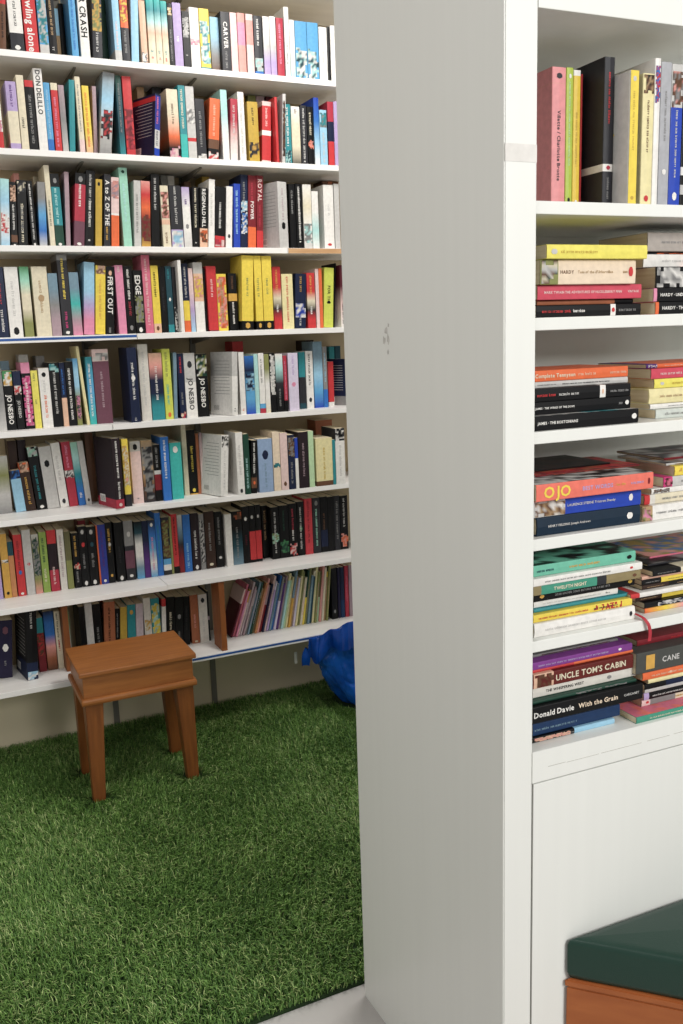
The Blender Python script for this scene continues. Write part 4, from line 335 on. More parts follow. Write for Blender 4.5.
('u', (1.2159, 0.1466, 0.3428), 0.0, 0.0081, 0.2155, 0.13, 0.2858, 0, 'copper2', 's:.2-.8:steel', 'picture_book', 'slim leaning copper picture book, eleventh right of the divider, lowest shelf', 'picture books leaning on the lowest wall shelf'),
('u', (1.2265, 0.1507, 0.3428), 0.0, 0.0082, 0.231, 0.13, 0.2795, 0, 'salmon', 's:.2-.8:tan', 'picture_book', 'slim leaning salmon pink picture book, twelfth right of the divider, lowest shelf', 'picture books leaning on the lowest wall shelf'),
('u', (1.237, 0.1525, 0.3428), 0.0, 0.0083, 0.1995, 0.13, 0.2731, 0, 'darkred', 'b:0.59-1.00:mauve', 'picture_book', 'slim leaning dark red picture book, thirteenth right of the divider, lowest shelf', 'picture books leaning on the lowest wall shelf'),
('u', (1.2476, 0.146, 0.3428), 0.0, 0.0083, 0.2064, 0.13, 0.2668, 0, 'navy', 's:.2-.8:darkred', 'picture_book', 'slim leaning navy picture book, fourteenth right of the divider, lowest shelf', 'picture books leaning on the lowest wall shelf'),
('u', (1.2582, 0.1528, 0.3428), 0.0, 0.0083, 0.2354, 0.13, 0.2605, 0, 'palepink', 's:.2-.8:purple', 'picture_book', 'slim leaning pale pink picture book, fifteenth right of the divider, lowest shelf', 'picture books leaning on the lowest wall shelf'),
('u', (1.2688, 0.1502, 0.3428), 0.0, 0.0084, 0.2118, 0.13, 0.2542, 0, 'lilac', 'b:0.83-1.00:palelilac', 'picture_book', 'slim leaning lilac picture book, sixteenth right of the divider, lowest shelf', 'picture books leaning on the lowest wall shelf'),
('u', (1.2795, 0.1469, 0.3428), 0.0, 0.0084, 0.2, 0.13, 0.2478, 0, 'steel', 's:.2-.8:darkteal', 'picture_book', 'slim leaning steel blue picture book, seventeenth right of the divider, lowest shelf', 'picture books leaning on the lowest wall shelf'),
('u', (1.2902, 0.1539, 0.3428), 0.0, 0.0083, 0.2332, 0.13, 0.2415, 0, 'blue', 's:.2-.8:olive', 'picture_book', 'slim leaning blue picture book, eighteenth right of the divider, lowest shelf', 'picture books leaning on the lowest wall shelf'),
('u', (1.3009, 0.1479, 0.3428), 0.0, 0.0085, 0.2255, 0.13, 0.2352, 0, 'palelilac', 'b:0.55-1.00:grey', 'picture_book', 'slim leaning pale lilac picture book, nineteenth right of the divider, lowest shelf', 'picture books leaning on the lowest wall shelf'),
('u', (1.3116, 0.1489, 0.3428), 0.0, 0.0086, 0.1993, 0.13, 0.2289, 0, 'purple', 's:.2-.8:navy', 'picture_book', 'slim leaning purple picture book, twentieth right of the divider, lowest shelf', 'picture books leaning on the lowest wall shelf'),
('u', (1.3224, 0.1536, 0.3428), 0.0, 0.0085, 0.2259, 0.13, 0.2225, 0, 'mauve', 's:.2-.8:mauve', 'picture_book', 'slim leaning mauve picture book, twenty-first right of the divider, lowest shelf', 'picture books leaning on the lowest wall shelf'),
('u', (1.3332, 0.1463, 0.3428), 0.0, 0.0086, 0.2369, 0.13, 0.2162, 0, 'aqua', 'b:0.87-1.00:butter', 'picture_book', 'slim leaning aqua picture book, twenty-second right of the divider, lowest shelf', 'picture books leaning on the lowest wall shelf'),
('u', (1.344, 0.1513, 0.3428), 0.0, 0.0087, 0.2051, 0.13, 0.2099, 0, 'palegreen', 's:.2-.8:butter', 'picture_book', 'slim leaning pale green picture book, twenty-third right of the divider, lowest shelf', 'picture books leaning on the lowest wall shelf'),
('u', (1.3548, 0.1519, 0.3428), 0.0, 0.0086, 0.2167, 0.13, 0.2035, 0, 'butter', 's:.2-.8:maroon', 'picture_book', 'slim leaning butter yellow picture book, twenty-fourth right of the divider, lowest shelf', 'picture books leaning on the lowest wall shelf'),
('u', (1.3657, 0.1461, 0.3428), 0.0, 0.0087, 0.243, 0.13, 0.1972, 0, 'gold', 'b:0.52-1.00:steel', 'picture_book', 'slim leaning gold picture book, twenty-fifth right of the divider, lowest shelf', 'picture books leaning on the lowest wall shelf'),
('u', (1.3766, 0.1533, 0.3428), 0.0, 0.0088, 0.2164, 0.13, 0.1909, 0, 'tan', 's:.2-.8:palepink', 'picture_book', 'slim leaning tan picture book, twenty-sixth right of the divider, lowest shelf', 'picture books leaning on the lowest wall shelf'),
('u', (1.3875, 0.1496, 0.3428), 0.0, 0.0088, 0.2093, 0.13, 0.1846, 0, 'palelilac', 's:.2-.8:aqua', 'picture_book', 'slim leaning pale lilac picture book, twenty-seventh right of the divider, lowest shelf', 'picture books leaning on the lowest wall shelf'),
('u', (1.3984, 0.1473, 0.3428), 0.0, 0.0087, 0.2424, 0.13, 0.1782, 0, 'butter', 'b:0.89-1.00:olive', 'picture_book', 'slim leaning butter yellow picture book, twenty-eighth right of the divider, lowest shelf', 'picture books leaning on the lowest wall shelf'),
('u', (1.4094, 0.154, 0.3428), 0.0, 0.0089, 0.2301, 0.13, 0.1719, 0, 'olive', 's:.2-.8:olive', 'picture_book', 'slim leaning olive picture book, twenty-ninth right of the divider, lowest shelf', 'picture books leaning on the lowest wall shelf'),
('u', (1.4204, 0.1473, 0.3428), 0.0, 0.009, 0.2069, 0.13, 0.1656, 0, 'cream', 's:.2-.8:rose', 'picture_book', 'slim leaning cream picture book, thirtieth right of the divider, lowest shelf', 'picture books leaning on the lowest wall shelf'),
('u', (1.4314, 0.1495, 0.3428), 0.0, 0.0088, 0.2362, 0.13, 0.1593, 0, 'yellow', 'b:0.50-1.00:darkgreen', 'picture_book', 'slim leaning yellow picture book, thirty-first right of the divider, lowest shelf', 'picture books leaning on the lowest wall shelf'),
('u', (1.4425, 0.1533, 0.3428), 0.0, 0.009, 0.2425, 0.13, 0.1529, 0, 'olive', 's:.2-.8:lilac', 'picture_book', 'slim leaning olive picture book, thirty-second right of the divider, lowest shelf', 'picture books leaning on the lowest wall shelf'),
('u', (1.4535, 0.1461, 0.3428), 0.0, 0.0091, 0.2111, 0.13, 0.1466, 0, 'steel', 's:.2-.8:palegreen', 'picture_book', 'slim leaning steel blue picture book, thirty-third right of the divider, lowest shelf', 'picture books leaning on the lowest wall shelf'),
('u', (1.4646, 0.1519, 0.3428), 0.0, 0.009, 0.2271, 0.13, 0.1403, 0, 'darkteal', 'b:0.90-1.00:cream', 'picture_book', 'slim leaning dark teal picture book, thirty-fourth right of the divider, lowest shelf', 'picture books leaning on the lowest wall shelf'),
('u', (1.4758, 0.1513, 0.3428), 0.0, 0.0091, 0.2501, 0.13, 0.134, 0, 'butter', 's:.2-.8:palegreen', 'picture_book', 'slim leaning butter yellow picture book, thirty-fifth right of the divider, lowest shelf', 'picture books leaning on the lowest wall shelf'),
('u', (1.4869, 0.1463, 0.3428), 0.0, 0.0091, 0.2212, 0.13, 0.1276, 0, 'olive', 's:.2-.8:pink', 'picture_book', 'slim leaning olive picture book, thirty-sixth right of the divider, lowest shelf', 'picture books leaning on the lowest wall shelf'),
('u', (1.4981, 0.1536, 0.3428), 0.0, 0.0092, 0.2189, 0.13, 0.1213, 0, 'palegreen', 'b:0.50-1.00:moss', 'picture_book', 'slim leaning pale green picture book, thirty-seventh right of the divider, lowest shelf', 'picture books leaning on the lowest wall shelf'),
('u', (1.5093, 0.1489, 0.3428), 0.0, 0.0091, 0.2513, 0.13, 0.115, 0, 'salmon', 's:.2-.8:steel', 'picture_book', 'slim leaning salmon pink picture book, thirty-eighth right of the divider, lowest shelf', 'picture books leaning on the lowest wall shelf'),
('u', (1.5206, 0.1479, 0.3428), 0.0, 0.0093, 0.2346, 0.13, 0.1086, 0, 'cream', 's:.2-.8:butter', 'picture_book', 'slim leaning cream picture book, thirty-ninth right of the divider, lowest shelf', 'picture books leaning on the lowest wall shelf'),
('u', (1.5318, 0.1539, 0.3428), 0.0, 0.0093, 0.215, 0.13, 0.1023, 0, 'tan', 'b:0.89-1.00:yellow', 'picture_book', 'slim leaning tan picture book, fortieth right of the divider, lowest shelf', 'picture books leaning on the lowest wall shelf'),
('u', (1.5431, 0.1469, 0.3428), 0.0, 0.0083, 0.2463, 0.13, 0.096, 0, 'olive', 's:.2-.8:salmon', 'picture_book', 'slim leaning olive picture book, forty-first right of the divider, lowest shelf', 'picture books leaning on the lowest wall shelf'),
('u', (1.5734, 0.15, 0.3428), 0.0, 0.0264, 0.2261, 0.13, 0.0, 0, 'black', 'p:.05-.25:grey', 'paperback_book', 'black book with grey marks between olive and inky purple, lowest wall shelf', 'books on the lowest wall shelf'),
('u', (1.6038, 0.15, 0.3428), 0.0, 0.0112, 0.2244, 0.13, 0.0, 0, 'indigoblack', '', 'paperback_book', 'slim inky purple book between black and navy, lowest wall shelf', 'books on the lowest wall shelf'),
('u', (1.6171, 0.15, 0.3428), 0.0, 0.0174, 0.2246, 0.13, 0.0, 0, 'navy', 'b:.0-.35:deepblue', 'paperback_book', 'slim navy book with deep blue foot between inky purple and crimson, lowest wall shelf', 'books on the lowest wall shelf'),
('u', (1.6375, 0.15, 0.3428), 0.0, 0.0175, 0.2279, 0.13, 0.0, 0, 'crimson', 's:.3-.8:rose', 'paperback_book', 'slim crimson book with rose pink lettering between navy and mauve, lowest wall shelf', 'books on the lowest wall shelf'),
('u', (1.6581, 0.15, 0.3428), 0.0, 0.0196, 0.2278, 0.13, 0.0, 0, 'lilac', 'b:.0-1:mauve', 'paperback_book', 'mauve book at right end of the lowest wall shelf', 'books on the lowest wall shelf'),
('u', (0.9863, -2.0292, 1.7371), -0.0391, 0.0267, 0.2141, 0.13, 0.0, 0, 'salmon', 'b:.0-1:blush|t:Villette / Charlotte Bronte:.2-.7:charcoal|p:.92-.96:charcoal|b:.885-.89:salmon', 'classic_paperback', 'upright blush pink book with charcoal lettering, first from left in the white bookcase', 'upright books in the white bookcase'),
('u', (1.0137, -2.0303, 1.7371), -0.0391, 0.0135, 0.215, 0.13, 0.0, 0, 'lime', 'b:.0-1:leaflime|s:.3-.9:palegreen|p:.03-.1:black|p:.92-.96:white', 'classic_paperback', 'upright lime green book with pale green lettering, second from left in the white bookcase', 'upright books in the white bookcase'),
('u', (1.0278, -2.0308, 1.7371), -0.0391, 0.0139, 0.2123, 0.13, 0.0, 0, 'yellow', 'b:.0-1:amber|b:.96-1:white|s:.3-.7:mustard|p:.03-.07:white', 'classic_paperback', 'upright amber book with mustard lettering, third from left in the white bookcase', 'upright books in the white bookcase'),
('u', (1.0503, -2.0217, 1.7371), -0.0391, 0.0039, 0.2101, 0.13, 0.0, 0, 'red', '', 'classic_paperback', 'upright red book, fourth from left in the white bookcase', 'upright books in the white bookcase'),
('u', (1.0591, -2.0671, 1.7371), -0.0391, 0.0201, 0.2254, 0.13, 0.0, 0, 'charcoal', 'b:.24-.29:white|s:.55-.9:red|p:.25-.28:crimson|s:.05-.2:grey', 'classic_paperback', 'upright charcoal book with red lettering, fifth from left in the white bookcase', 'upright books in the white bookcase'),
('u', (1.0784, -2.1029, 1.7371), -0.0391, 0.0175, 0.1983, 0.13, 0.0, 0, 'palegrey', 'r:.0-1:yellow|l:.08-.74:yellow|s:.4-.85:mustard|p:.03-.06:mustard|p:.92-.96:palegrey', 'classic_paperback', 'upright pale grey book with mustard lettering, sixth from left in the white bookcase', 'upright books in the white bookcase'),
('u', (1.1047, -2.1039, 1.7371), -0.0391, 0.0224, 0.1958, 0.13, 0.0, 0, 'butter', 'p:.85-.99:black,tan,brown|s:.4-.8:brown|p:.02-.07:red', 'classic_paperback', 'upright butter yellow book with brown lettering, seventh from left in the white bookcase', 'upright books in the white bookcase'),
('u', (1.1278, -2.1048, 1.7371), -0.0391, 0.0116, 0.2195, 0.13, 0.0, 0, 'white', 'p:.7-.95:red,blue', 'classic_paperback', 'upright white book with red marks, eighth from left in the white bookcase', 'upright books in the white bookcase'),
('u', (1.1496, -2.0956, 1.7371), -0.0391, 0.0217, 0.2186, 0.13, 0.0, 0, 'palegrey', 'b:.0-1:silver|s:.45-.8:grey|p:.22-.26:white', 'classic_paperback', 'upright silver grey book with grey lettering, ninth from left in the white bookcase', 'upright books in the white bookcase'),
('u', (1.1719, -2.0965, 1.7371), -0.0391, 0.024, 0.2171, 0.13, 0.0, 0, 'royalblue', 'b:.7-1:palegrey|p:.7-.95:salmon,grey,brown|s:.2-.68:palegrey|p:.04-.1:white', 'classic_paperback', 'upright royal blue book with pale grey top, tenth from left in the white bookcase', 'upright books in the white bookcase'),
('u', (1.2164, -2.0782, 1.7371), -0.0391, 0.0275, 0.2195, 0.13, 0.0, 0, 'black', 'b:.1-.17:palegrey|b:.24-.3:white', 'classic_paperback', 'upright black book with pale grey band, eleventh from left in the white bookcase', 'upright books in the white bookcase'),
('f', (1.1288, -2.0868, 1.5634), -0.0391, 0.0189, 0.2088, 0.128, 0.0, 0, 'black', 'b:.25-.3:white|s:.05-.22:grey|s:.55-.66:white|s:.68-.95:red|p:.26-.29:red', 'classic_paperback', 'black book with grey lettering, bottom in left stack, second bookcase shelf', 'books stacked flat on the second bookcase shelf'),
('f', (1.1213, -2.0765, 1.5827), -0.0391, 0.0076, 0.1929, 0.128, 0.0, 0, 'orange', 'b:.0-.2:black|b:.2-1:copper', 'classic_paperback', 'orange book with black foot, second up in left stack, second bookcase shelf', 'books stacked flat on the second bookcase shelf'),
('f', (1.1292, -2.0868, 1.5907), -0.0391, 0.0227, 0.2071, 0.128, 0.0, 0, 'crimson', 'b:.0-1:rosered|t:MARK TWAIN THE ADVENTURES OF HUCKLEBERRY FINN:.2-.94:palepink|t:VINTAGE:.03-.14:palepink', 'classic_paperback', 'rose red book with pale pink lettering, third up in left stack, second bookcase shelf', 'books stacked flat on the second bookcase shelf'),
('f', (1.1067, -2.096, 1.6137), -0.0391, 0.0379, 0.1871, 0.128, 0.0, 0, 'palepeach', "b:.82-1:olive|p:.83-.99:cream,brown,darkgreen,palegrey|t:HARDY:.66-.8:brown|t:Tess of the d'Urbervilles:.25-.62:tan|s:.09-.14:tan|p:.03-.08:red", 'classic_paperback', 'pale peach book with olive top, fourth up in left stack, second bookcase shelf', 'books stacked flat on the second bookcase shelf'),
('f', (1.1204, -2.1065, 1.6521), -0.0391, 0.0215, 0.1967, 0.128, 0.0, 0, 'yellow', 'b:.0-1:butter2|s:.5-.87:mustard|p:.9-.96:palegrey', 'classic_paperback', 'lemon yellow book with mustard lettering, topmost in left stack, second bookcase shelf', 'books stacked flat on the second bookcase shelf'),
('f', (1.3604, -2.0959, 1.5634), -0.0391, 0.0204, 0.2, 0.128, 0.0, 0, 'black', 'b:.965-1:orange|t:HARDY · THE RETURN OF THE NATIVE:.2-.93:white', 'classic_paperback', 'black book with white lettering, bottom in right stack, second bookcase shelf', 'books stacked flat on the second bookcase shelf'),
('f', (1.3556, -2.0957, 1.5843), -0.0391, 0.022, 0.2, 0.128, 0.0, 0, 'black', 'b:.965-1:pink|t:HARDY · UNDER THE GREENWOOD TREE:.2-.93:white', 'classic_paperback', 'black book with white lettering, second up in right stack, second bookcase shelf', 'books stacked flat on the second bookcase shelf'),
('f', (1.3681, -2.0862, 1.6067), -0.0391, 0.0353, 0.2, 0.128, 0.0, 0, 'black', 'b:.0-.65:orange|p:.67-.99:palegrey,white,grey', 'classic_paperback', 'black book with orange foot, third up in right stack, second bookcase shelf', 'books stacked flat on the second bookcase shelf'),
('f', (1.3592, -2.0658, 1.6424), -0.0391, 0.0214, 0.2, 0.128, 0.0, 0, 'white', 's:.3-.8:palegrey', 'classic_paperback', 'white book with pale grey lettering, fourth up in right stack, second bookcase shelf', 'books stacked flat on the second bookcase shelf'),
('f', (1.3862, -2.0469, 1.6642), -0.0391, 0.0051, 0.2, 0.128, 0.0, 0, 'charcoal', 'p:.1-.9:orange', 'classic_paperback', 'charcoal book with orange marks, fifth up in right stack, second bookcase shelf', 'books stacked flat on the second bookcase shelf'),
('f', (1.3766, -2.0565, 1.6697), -0.0391, 0.0309, 0.2, 0.128, 0.0, 0, 'palegrey', 'b:.0-1:greige|s:.3-.85:grey', 'classic_paperback', 'grey-beige book with grey lettering, topmost in right stack, second bookcase shelf', 'books stacked flat on the second bookcase shelf'),
('f', (1.115, -2.1033, 1.3861), -0.0391, 0.0234, 0.2084, 0.128, 0.0, 0, 'black', 't:JAMES · THE BOSTONIANS:.6-.98:white|p:.02-.07:white|c:teal,white,charcoal,palegrey', 'classic_paperback', 'black book with white lettering, bottom in left stack, third bookcase shelf', 'books stacked flat on the third bookcase shelf'),
('f', (1.1109, -2.0881, 1.4099), -0.0391, 0.0204, 0.1933, 0.128, 0.0, 0, 'black', 't:JAMES · THE WINGS OF THE DOVE:.6-1:white|p:.02-.06:white|s:.08-.13:grey', 'classic_paperback', 'black book with white lettering, second up in left stack, third bookcase shelf', 'books stacked flat on the third bookcase shelf'),
('f', (1.1102, -2.0881, 1.4307), -0.0391, 0.0209, 0.1928, 0.128, 0.0, 0, 'black', 'b:.27-.33:white|p:.29-.31:peach|s:.02-.22:grey|s:.55-.76:palegrey|s:.79-.98:red', 'classic_paperback', 'black book with white band, third up in left stack, third bookcase shelf', 'books stacked flat on the third bookcase shelf'),
('f', (1.1129, -2.0782, 1.452), -0.0391, 0.01, 0.1881, 0.128, 0.0, 0, 'palegrey', 's:.2-.72:charcoal|s:.78-.98:grey', 'classic_paperback', 'pale grey book with charcoal lettering, fourth up in left stack, third bookcase shelf', 'books stacked flat on the third bookcase shelf'),
('f', (1.1125, -2.0782, 1.4623), -0.0391, 0.0178, 0.1879, 0.128, 0.0, 0, 'orange', 't:Complete Tennyson:.58-1:cream|s:.35-.55:peach|s:.02-.2:peach', 'classic_paperback', 'orange book with cream lettering, topmost in left stack, third bookcase shelf', 'books stacked flat on the third bookcase shelf'),
('f', (1.376, -2.0885, 1.3861), -0.0391, 0.0155, 0.2, 0.128, 0.0, 0, 'palegrey', 'b:.0-1:greygreen|s:.3-.9:grey', 'classic_paperback', 'grey-green book with grey lettering, bottom in right stack, third bookcase shelf', 'books stacked flat on the third bookcase shelf'),
('f', (1.3726, -2.0783, 1.402), -0.0391, 0.0086, 0.2, 0.128, 0.0, 0, 'white', 's:.3-.8:grey', 'classic_paperback', 'white book with grey lettering, second up in right stack, third bookcase shelf', 'books stacked flat on the third bookcase shelf'),
('f', (1.3911, -2.0791, 1.411), -0.0391, 0.0264, 0.222, 0.128, 0.0, 1, 'butter', 's:.2-.9:tan', 'hardback_book', 'butter yellow book with tan lettering, third up in right stack, third bookcase shelf', 'books stacked flat on the third bookcase shelf'),
('f', (1.3803, -2.0787, 1.4378), -0.0391, 0.0159, 0.2, 0.128, 0.0, 0, 'yellow', 'b:.0-1:butter2|p:.88-.95:palegrey|s:.3-.8:mustard', 'classic_paperback', 'lemon yellow book with mustard lettering, fourth up in right stack, third bookcase shelf', 'books stacked flat on the third bookcase shelf'),
('f', (1.3725, -2.0783, 1.4541), -0.0391, 0.0176, 0.2, 0.128, 0.0, 0, 'crimson', 'b:.0-1:rosered|s:.2-.9:palepink', 'classic_paperback', 'rose red book with pale pink lettering, fifth up in right stack, third bookcase shelf', 'books stacked flat on the third bookcase shelf'),
('f', (1.3709, -2.0683, 1.4721), -0.0391, 0.0073, 0.2, 0.128, 0.0, 0, 'orange', 'b:.88-1:purple|p:.88-.98:white|s:.5-.8:cream', 'classic_paperback', 'orange book with purple top, topmost in right stack, third bookcase shelf', 'books stacked flat on the third bookcase shelf'),
('f', (1.1293, -2.0988, 1.2115), -0.0391, 0.0313, 0.2139, 0.128, 0.0, 1, 'darkteal', 'b:.0-1:inkblue|t:HENRY FIELDING Joseph Andrews:.5-.9:palegrey|p:.08-.14:white', 'hardback_book', 'ink blue book with pale grey lettering, bottom in left stack, fourth bookcase shelf', 'books stacked flat on the fourth bookcase shelf'),
('f', (1.1301, -2.0989, 1.2432), -0.0391, 0.0304, 0.2206, 0.128, 0.0, 0, 'royalblue', 'b:.72-1:palegrey|p:.72-.99:tan,brown,white|t:LAURENCE STERNE Tristram Shandy:.25-.7:palegrey|p:.08-.12:white', 'classic_paperback', 'royal blue book with pale grey top, second up in left stack, fourth bookcase shelf', 'books stacked flat on the fourth bookcase shelf'),
('f', (1.1372, -2.1192, 1.2739), -0.0391, 0.0278, 0.2382, 0.128, 0.0, 0, 'salmon', 'b:.0-1:coral|t:OJO:.72-.94:yellow|t:BEST WORDS:.36-.62:lilac|t:for the:.25-.33:gold|s:.08-.2:lilac|p:.03-.05:darkred|c:black,white,grey,black,palegrey', 'classic_paperback', 'coral book with yellow lettering, third up in left stack, fourth bookcase shelf', 'books stacked flat on the fourth bookcase shelf'),
('f', (1.1673, -2.0553, 1.3021), -0.0391, 0.0027, 0.2216, 0.128, 0.0, 0, 'darkred', 'p:.1-.9:brown,orange,black|c:red,darkred,copper,red', 'classic_paperback', 'dark red book with brown marks, fourth up in left stack, fourth bookcase shelf', 'books stacked flat on the fourth bookcase shelf'),
('f', (1.1281, -2.0237, 1.3052), -0.0391, 0.0028, 0.1599, 0.128, 0.0, 0, 'black', 'c:black,charcoal,darkbrown', 'classic_paperback', 'black book, topmost in left stack, fourth bookcase shelf', 'books stacked flat on the fourth bookcase shelf'),
('f', (1.3349, -2.1069, 1.2115), -0.0391, 0.0265, 0.2, 0.128, 0.0, 0, 'white', 'b:.89-1:tan|p:.89-.995:brown,pink,olive|s:.3-.85:grey', 'classic_paperback', 'white book with tan top, bottom in right stack, fourth bookcase shelf', 'books stacked flat on the fourth bookcase shelf'),
('f', (1.3476, -2.0974, 1.2384), -0.0391, 0.0167, 0.2, 0.128, 0.0, 0, 'cream', 'b:.94-1:red|b:.88-.94:offwhite|s:.4-.8:grey', 'classic_paperback', 'cream book with red top, second up in right stack, fourth bookcase shelf', 'books stacked flat on the fourth bookcase shelf'),
('f', (1.3628, -2.098, 1.2555), -0.0391, 0.0097, 0.2, 0.128, 0.0, 0, 'white', 'b:.0-.6:charcoal|s:.2-.5:white|p:.8-.98:grey,brown', 'classic_paperback', 'white book with charcoal foot, third up in right stack, fourth bookcase shelf', 'books stacked flat on the fourth bookcase shelf'),
('f', (1.3893, -2.099, 1.2655), -0.0391, 0.0179, 0.2, 0.128, 0.0, 0, 'palegrey', 'b:.9-1:hotpink|p:.9-.99:maroon,rose|s:.3-.8:grey', 'classic_paperback', 'pale grey book with hot pink top, fourth up in right stack, fourth bookcase shelf', 'books stacked flat on the fourth bookcase shelf'),
('f', (1.4135, -2.1, 1.2839), -0.0391, 0.0171, 0.2, 0.128, 0.0, 0, 'yellow', 'p:.7-.95:gold', 'classic_paperback', 'yellow book with gold marks, fifth up in right stack, fourth bookcase shelf', 'books stacked flat on the fourth bookcase shelf'),
('f', (1.4035, -2.0896, 1.3014), -0.0391, 0.0041, 0.2, 0.128, 0.0, 0, 'palegrey', 'p:.1-.9:charcoal,tan|c:palegrey,charcoal,grey,tan', 'classic_paperback', 'pale grey book with charcoal marks, sixth up in right stack, fourth bookcase shelf', 'books stacked flat on the fourth bookcase shelf'),
('f', (1.4281, -2.0605, 1.3059), -0.0391, 0.0039, 0.2, 0.128, 0.0, 0, 'darkred', 'c:charcoal,maroon,grey,palegrey', 'classic_paperback', 'dark red book, topmost in right stack, fourth bookcase shelf', 'books stacked flat on the fourth bookcase shelf'),
('f', (1.1234, -2.0996, 1.0383), -0.0391, 0.0242, 0.212, 0.128, 0.0, 1, 'white', 's:.3-.9:palegrey|p:.03-.06:charcoal', 'hardback_book', 'white book with pale grey lettering, bottom in left stack, fifth bookcase shelf', 'books stacked flat on the fifth bookcase shelf'),
('f', (1.1214, -2.0945, 1.0629), -0.0391, 0.0133, 0.2082, 0.128, 0.0, 0, 'yellow', 'p:.1-.4:red|s:.45-.95:red|s:.15-.4:charcoal', 'classic_paperback', 'yellow book with red lettering, second up in left stack, fifth bookcase shelf', 'books stacked flat on the fifth bookcase shelf'),
('f', (1.1225, -2.0846, 1.0766), -0.0391, 0.0062, 0.2012, 0.128, 0.0, 0, 'teal', '', 'classic_paperback', 'teal book, third up in left stack, fifth bookcase shelf', 'books stacked flat on the fifth bookcase shelf'),
('f', (1.1025, -2.0788, 1.0832), -0.0391, 0.0116, 0.1775, 0.128, 0.0, 0, 'white', 's:.2-.9:palegrey|s:.1-.15:charcoal', 'classic_paperback', 'white book with pale grey lettering, fourth up in left stack, fifth bookcase shelf', 'books stacked flat on the fifth bookcase shelf'),
('f', (1.135, -2.0851, 1.0952), -0.0391, 0.0169, 0.2139, 0.128, 0.0, 0, 'black', 's:.25-.8:grey|p:.9-.95:gold|p:.02-.08:mustard', 'classic_paperback', 'black book with grey lettering, fifth up in left stack, fifth bookcase shelf', 'books stacked flat on the fifth bookcase shelf'),
('f', (1.131, -2.1029, 1.1125), -0.0391, 0.0161, 0.2242, 0.128, 0.0, 0, 'mustard', 'b:.0-1:khaki|b:.42-.93:jade|b:.33-.42:charcoal|t:TWELFTH NIGHT:.52-.82:cream|p:.04-.08:brown', 'classic_paperback', 'khaki book with jade green band, sixth up in left stack, fifth bookcase shelf', 'books stacked flat on the fifth bookcase shelf'),
('f', (1.1322, -2.105, 1.129), -0.0391, 0.013, 0.2271, 0.128, 0.0, 0, 'white', 's:.3-.9:grey|p:.08-.13:red', 'classic_paperback', 'white book with grey lettering, seventh up in left stack, fifth bookcase shelf', 'books stacked flat on the fifth bookcase shelf'),
('f', (1.126, -2.0947, 1.1424), -0.0391, 0.0189, 0.2135, 0.128, 0.0, 0, 'mint', 'c:seagreen,seagreen,darkgreen,black|b:.0-1:seagreen|p:.04-.09:black|b:.3-.31:seagreen|s:.36-.66:gold|s:.8-.97:darkteal', 'classic_paperback', 'sea green book with gold lettering, topmost in left stack, fifth bookcase shelf', 'books stacked flat on the fifth bookcase shelf'),
('f', (1.3601, -2.0939, 1.0383), -0.0391, 0.0087, 0.2, 0.128, 0.0, 0, 'orange', 'g:yellow>peach>pink>yellow>orange', 'classic_paperback', 'orange book fading to yellow, bottom in right stack, fifth bookcase shelf', 'books stacked flat on the fifth bookcase shelf'),
('f', (1.3597, -2.0939, 1.0474), -0.0391, 0.0105, 0.2, 0.128, 0.0, 0, 'black', 'p:.1-.85:white,navy|s:.1-.8:palegrey', 'classic_paperback', 'black book with pale grey lettering, second up in right stack, fifth bookcase shelf', 'books stacked flat on the fifth bookcase shelf'),
('f', (1.3485, -2.0834, 1.0583), -0.0391, 0.0098, 0.2, 0.128, 0.0, 0, 'darkbrown', 'b:.0-.7:yellow|s:.75-.95:tan', 'classic_paperback', 'dark brown book with yellow foot, third up in right stack, fifth bookcase shelf', 'books stacked flat on the fifth bookcase shelf'),
('f', (1.3481, -2.0834, 1.0685), -0.0391, 0.0049, 0.2, 0.128, 0.0, 0, 'black', 'p:.2-.95:yellow', 'classic_paperback', 'black book with yellow marks, fourth up in right stack, fifth bookcase shelf', 'books stacked flat on the fifth bookcase shelf'),
('f', (1.3183, -2.1022, 1.0737), -0.0391, 0.0085, 0.2, 0.128, 0.0, 0, 'white', 'b:.9-1:red', 'classic_paperback', 'white book with red top, fifth up in right stack, fifth bookcase shelf', 'books stacked flat on the fifth bookcase shelf'),
('f', (1.3531, -2.0936, 1.0827), -0.0391, 0.0083, 0.2, 0.128, 0.0, 0, 'darkbrown', 'b:.0-.7:black|s:.75-.95:tan|s:.2-.6:tan', 'classic_paperback', 'dark brown book with black foot, sixth up in right stack, fifth bookcase shelf', 'books stacked flat on the fifth bookcase shelf'),
('f', (1.3517, -2.0935, 1.0914), -0.0391, 0.0097, 0.2, 0.128, 0.0, 0, 'black', 'b:.0-.78:yellow|s:.1-.7:olive|s:.8-.96:grey', 'classic_paperback', 'black book with yellow foot, seventh up in right stack, fifth bookcase shelf', 'books stacked flat on the fifth bookcase shelf'),
('f', (1.3513, -2.0935, 1.1014), -0.0391, 0.0062, 0.2, 0.128, 0.0, 0, 'salmon', 'b:.0-1:palesalmon', 'classic_paperback', 'pale salmon book, eighth up in right stack, fifth bookcase shelf', 'books stacked flat on the fifth bookcase shelf'),
('f', (1.3668, -2.1041, 1.108), -0.0391, 0.0096, 0.2, 0.128, 0.0, 0, 'black', 'b:.0-.68:cream|s:.1-.6:charcoal|s:.74-.95:grey', 'classic_paperback', 'black book with cream foot, ninth up in right stack, fifth bookcase shelf', 'books stacked flat on the fifth bookcase shelf'),
('f', (1.383, -2.0748, 1.118), -0.0391, 0.0035, 0.2, 0.128, 0.0, 0, 'charcoal', 'c:charcoal,black,grey', 'classic_paperback', 'charcoal book, tenth up in right stack, fifth bookcase shelf', 'books stacked flat on the fifth bookcase shelf'),
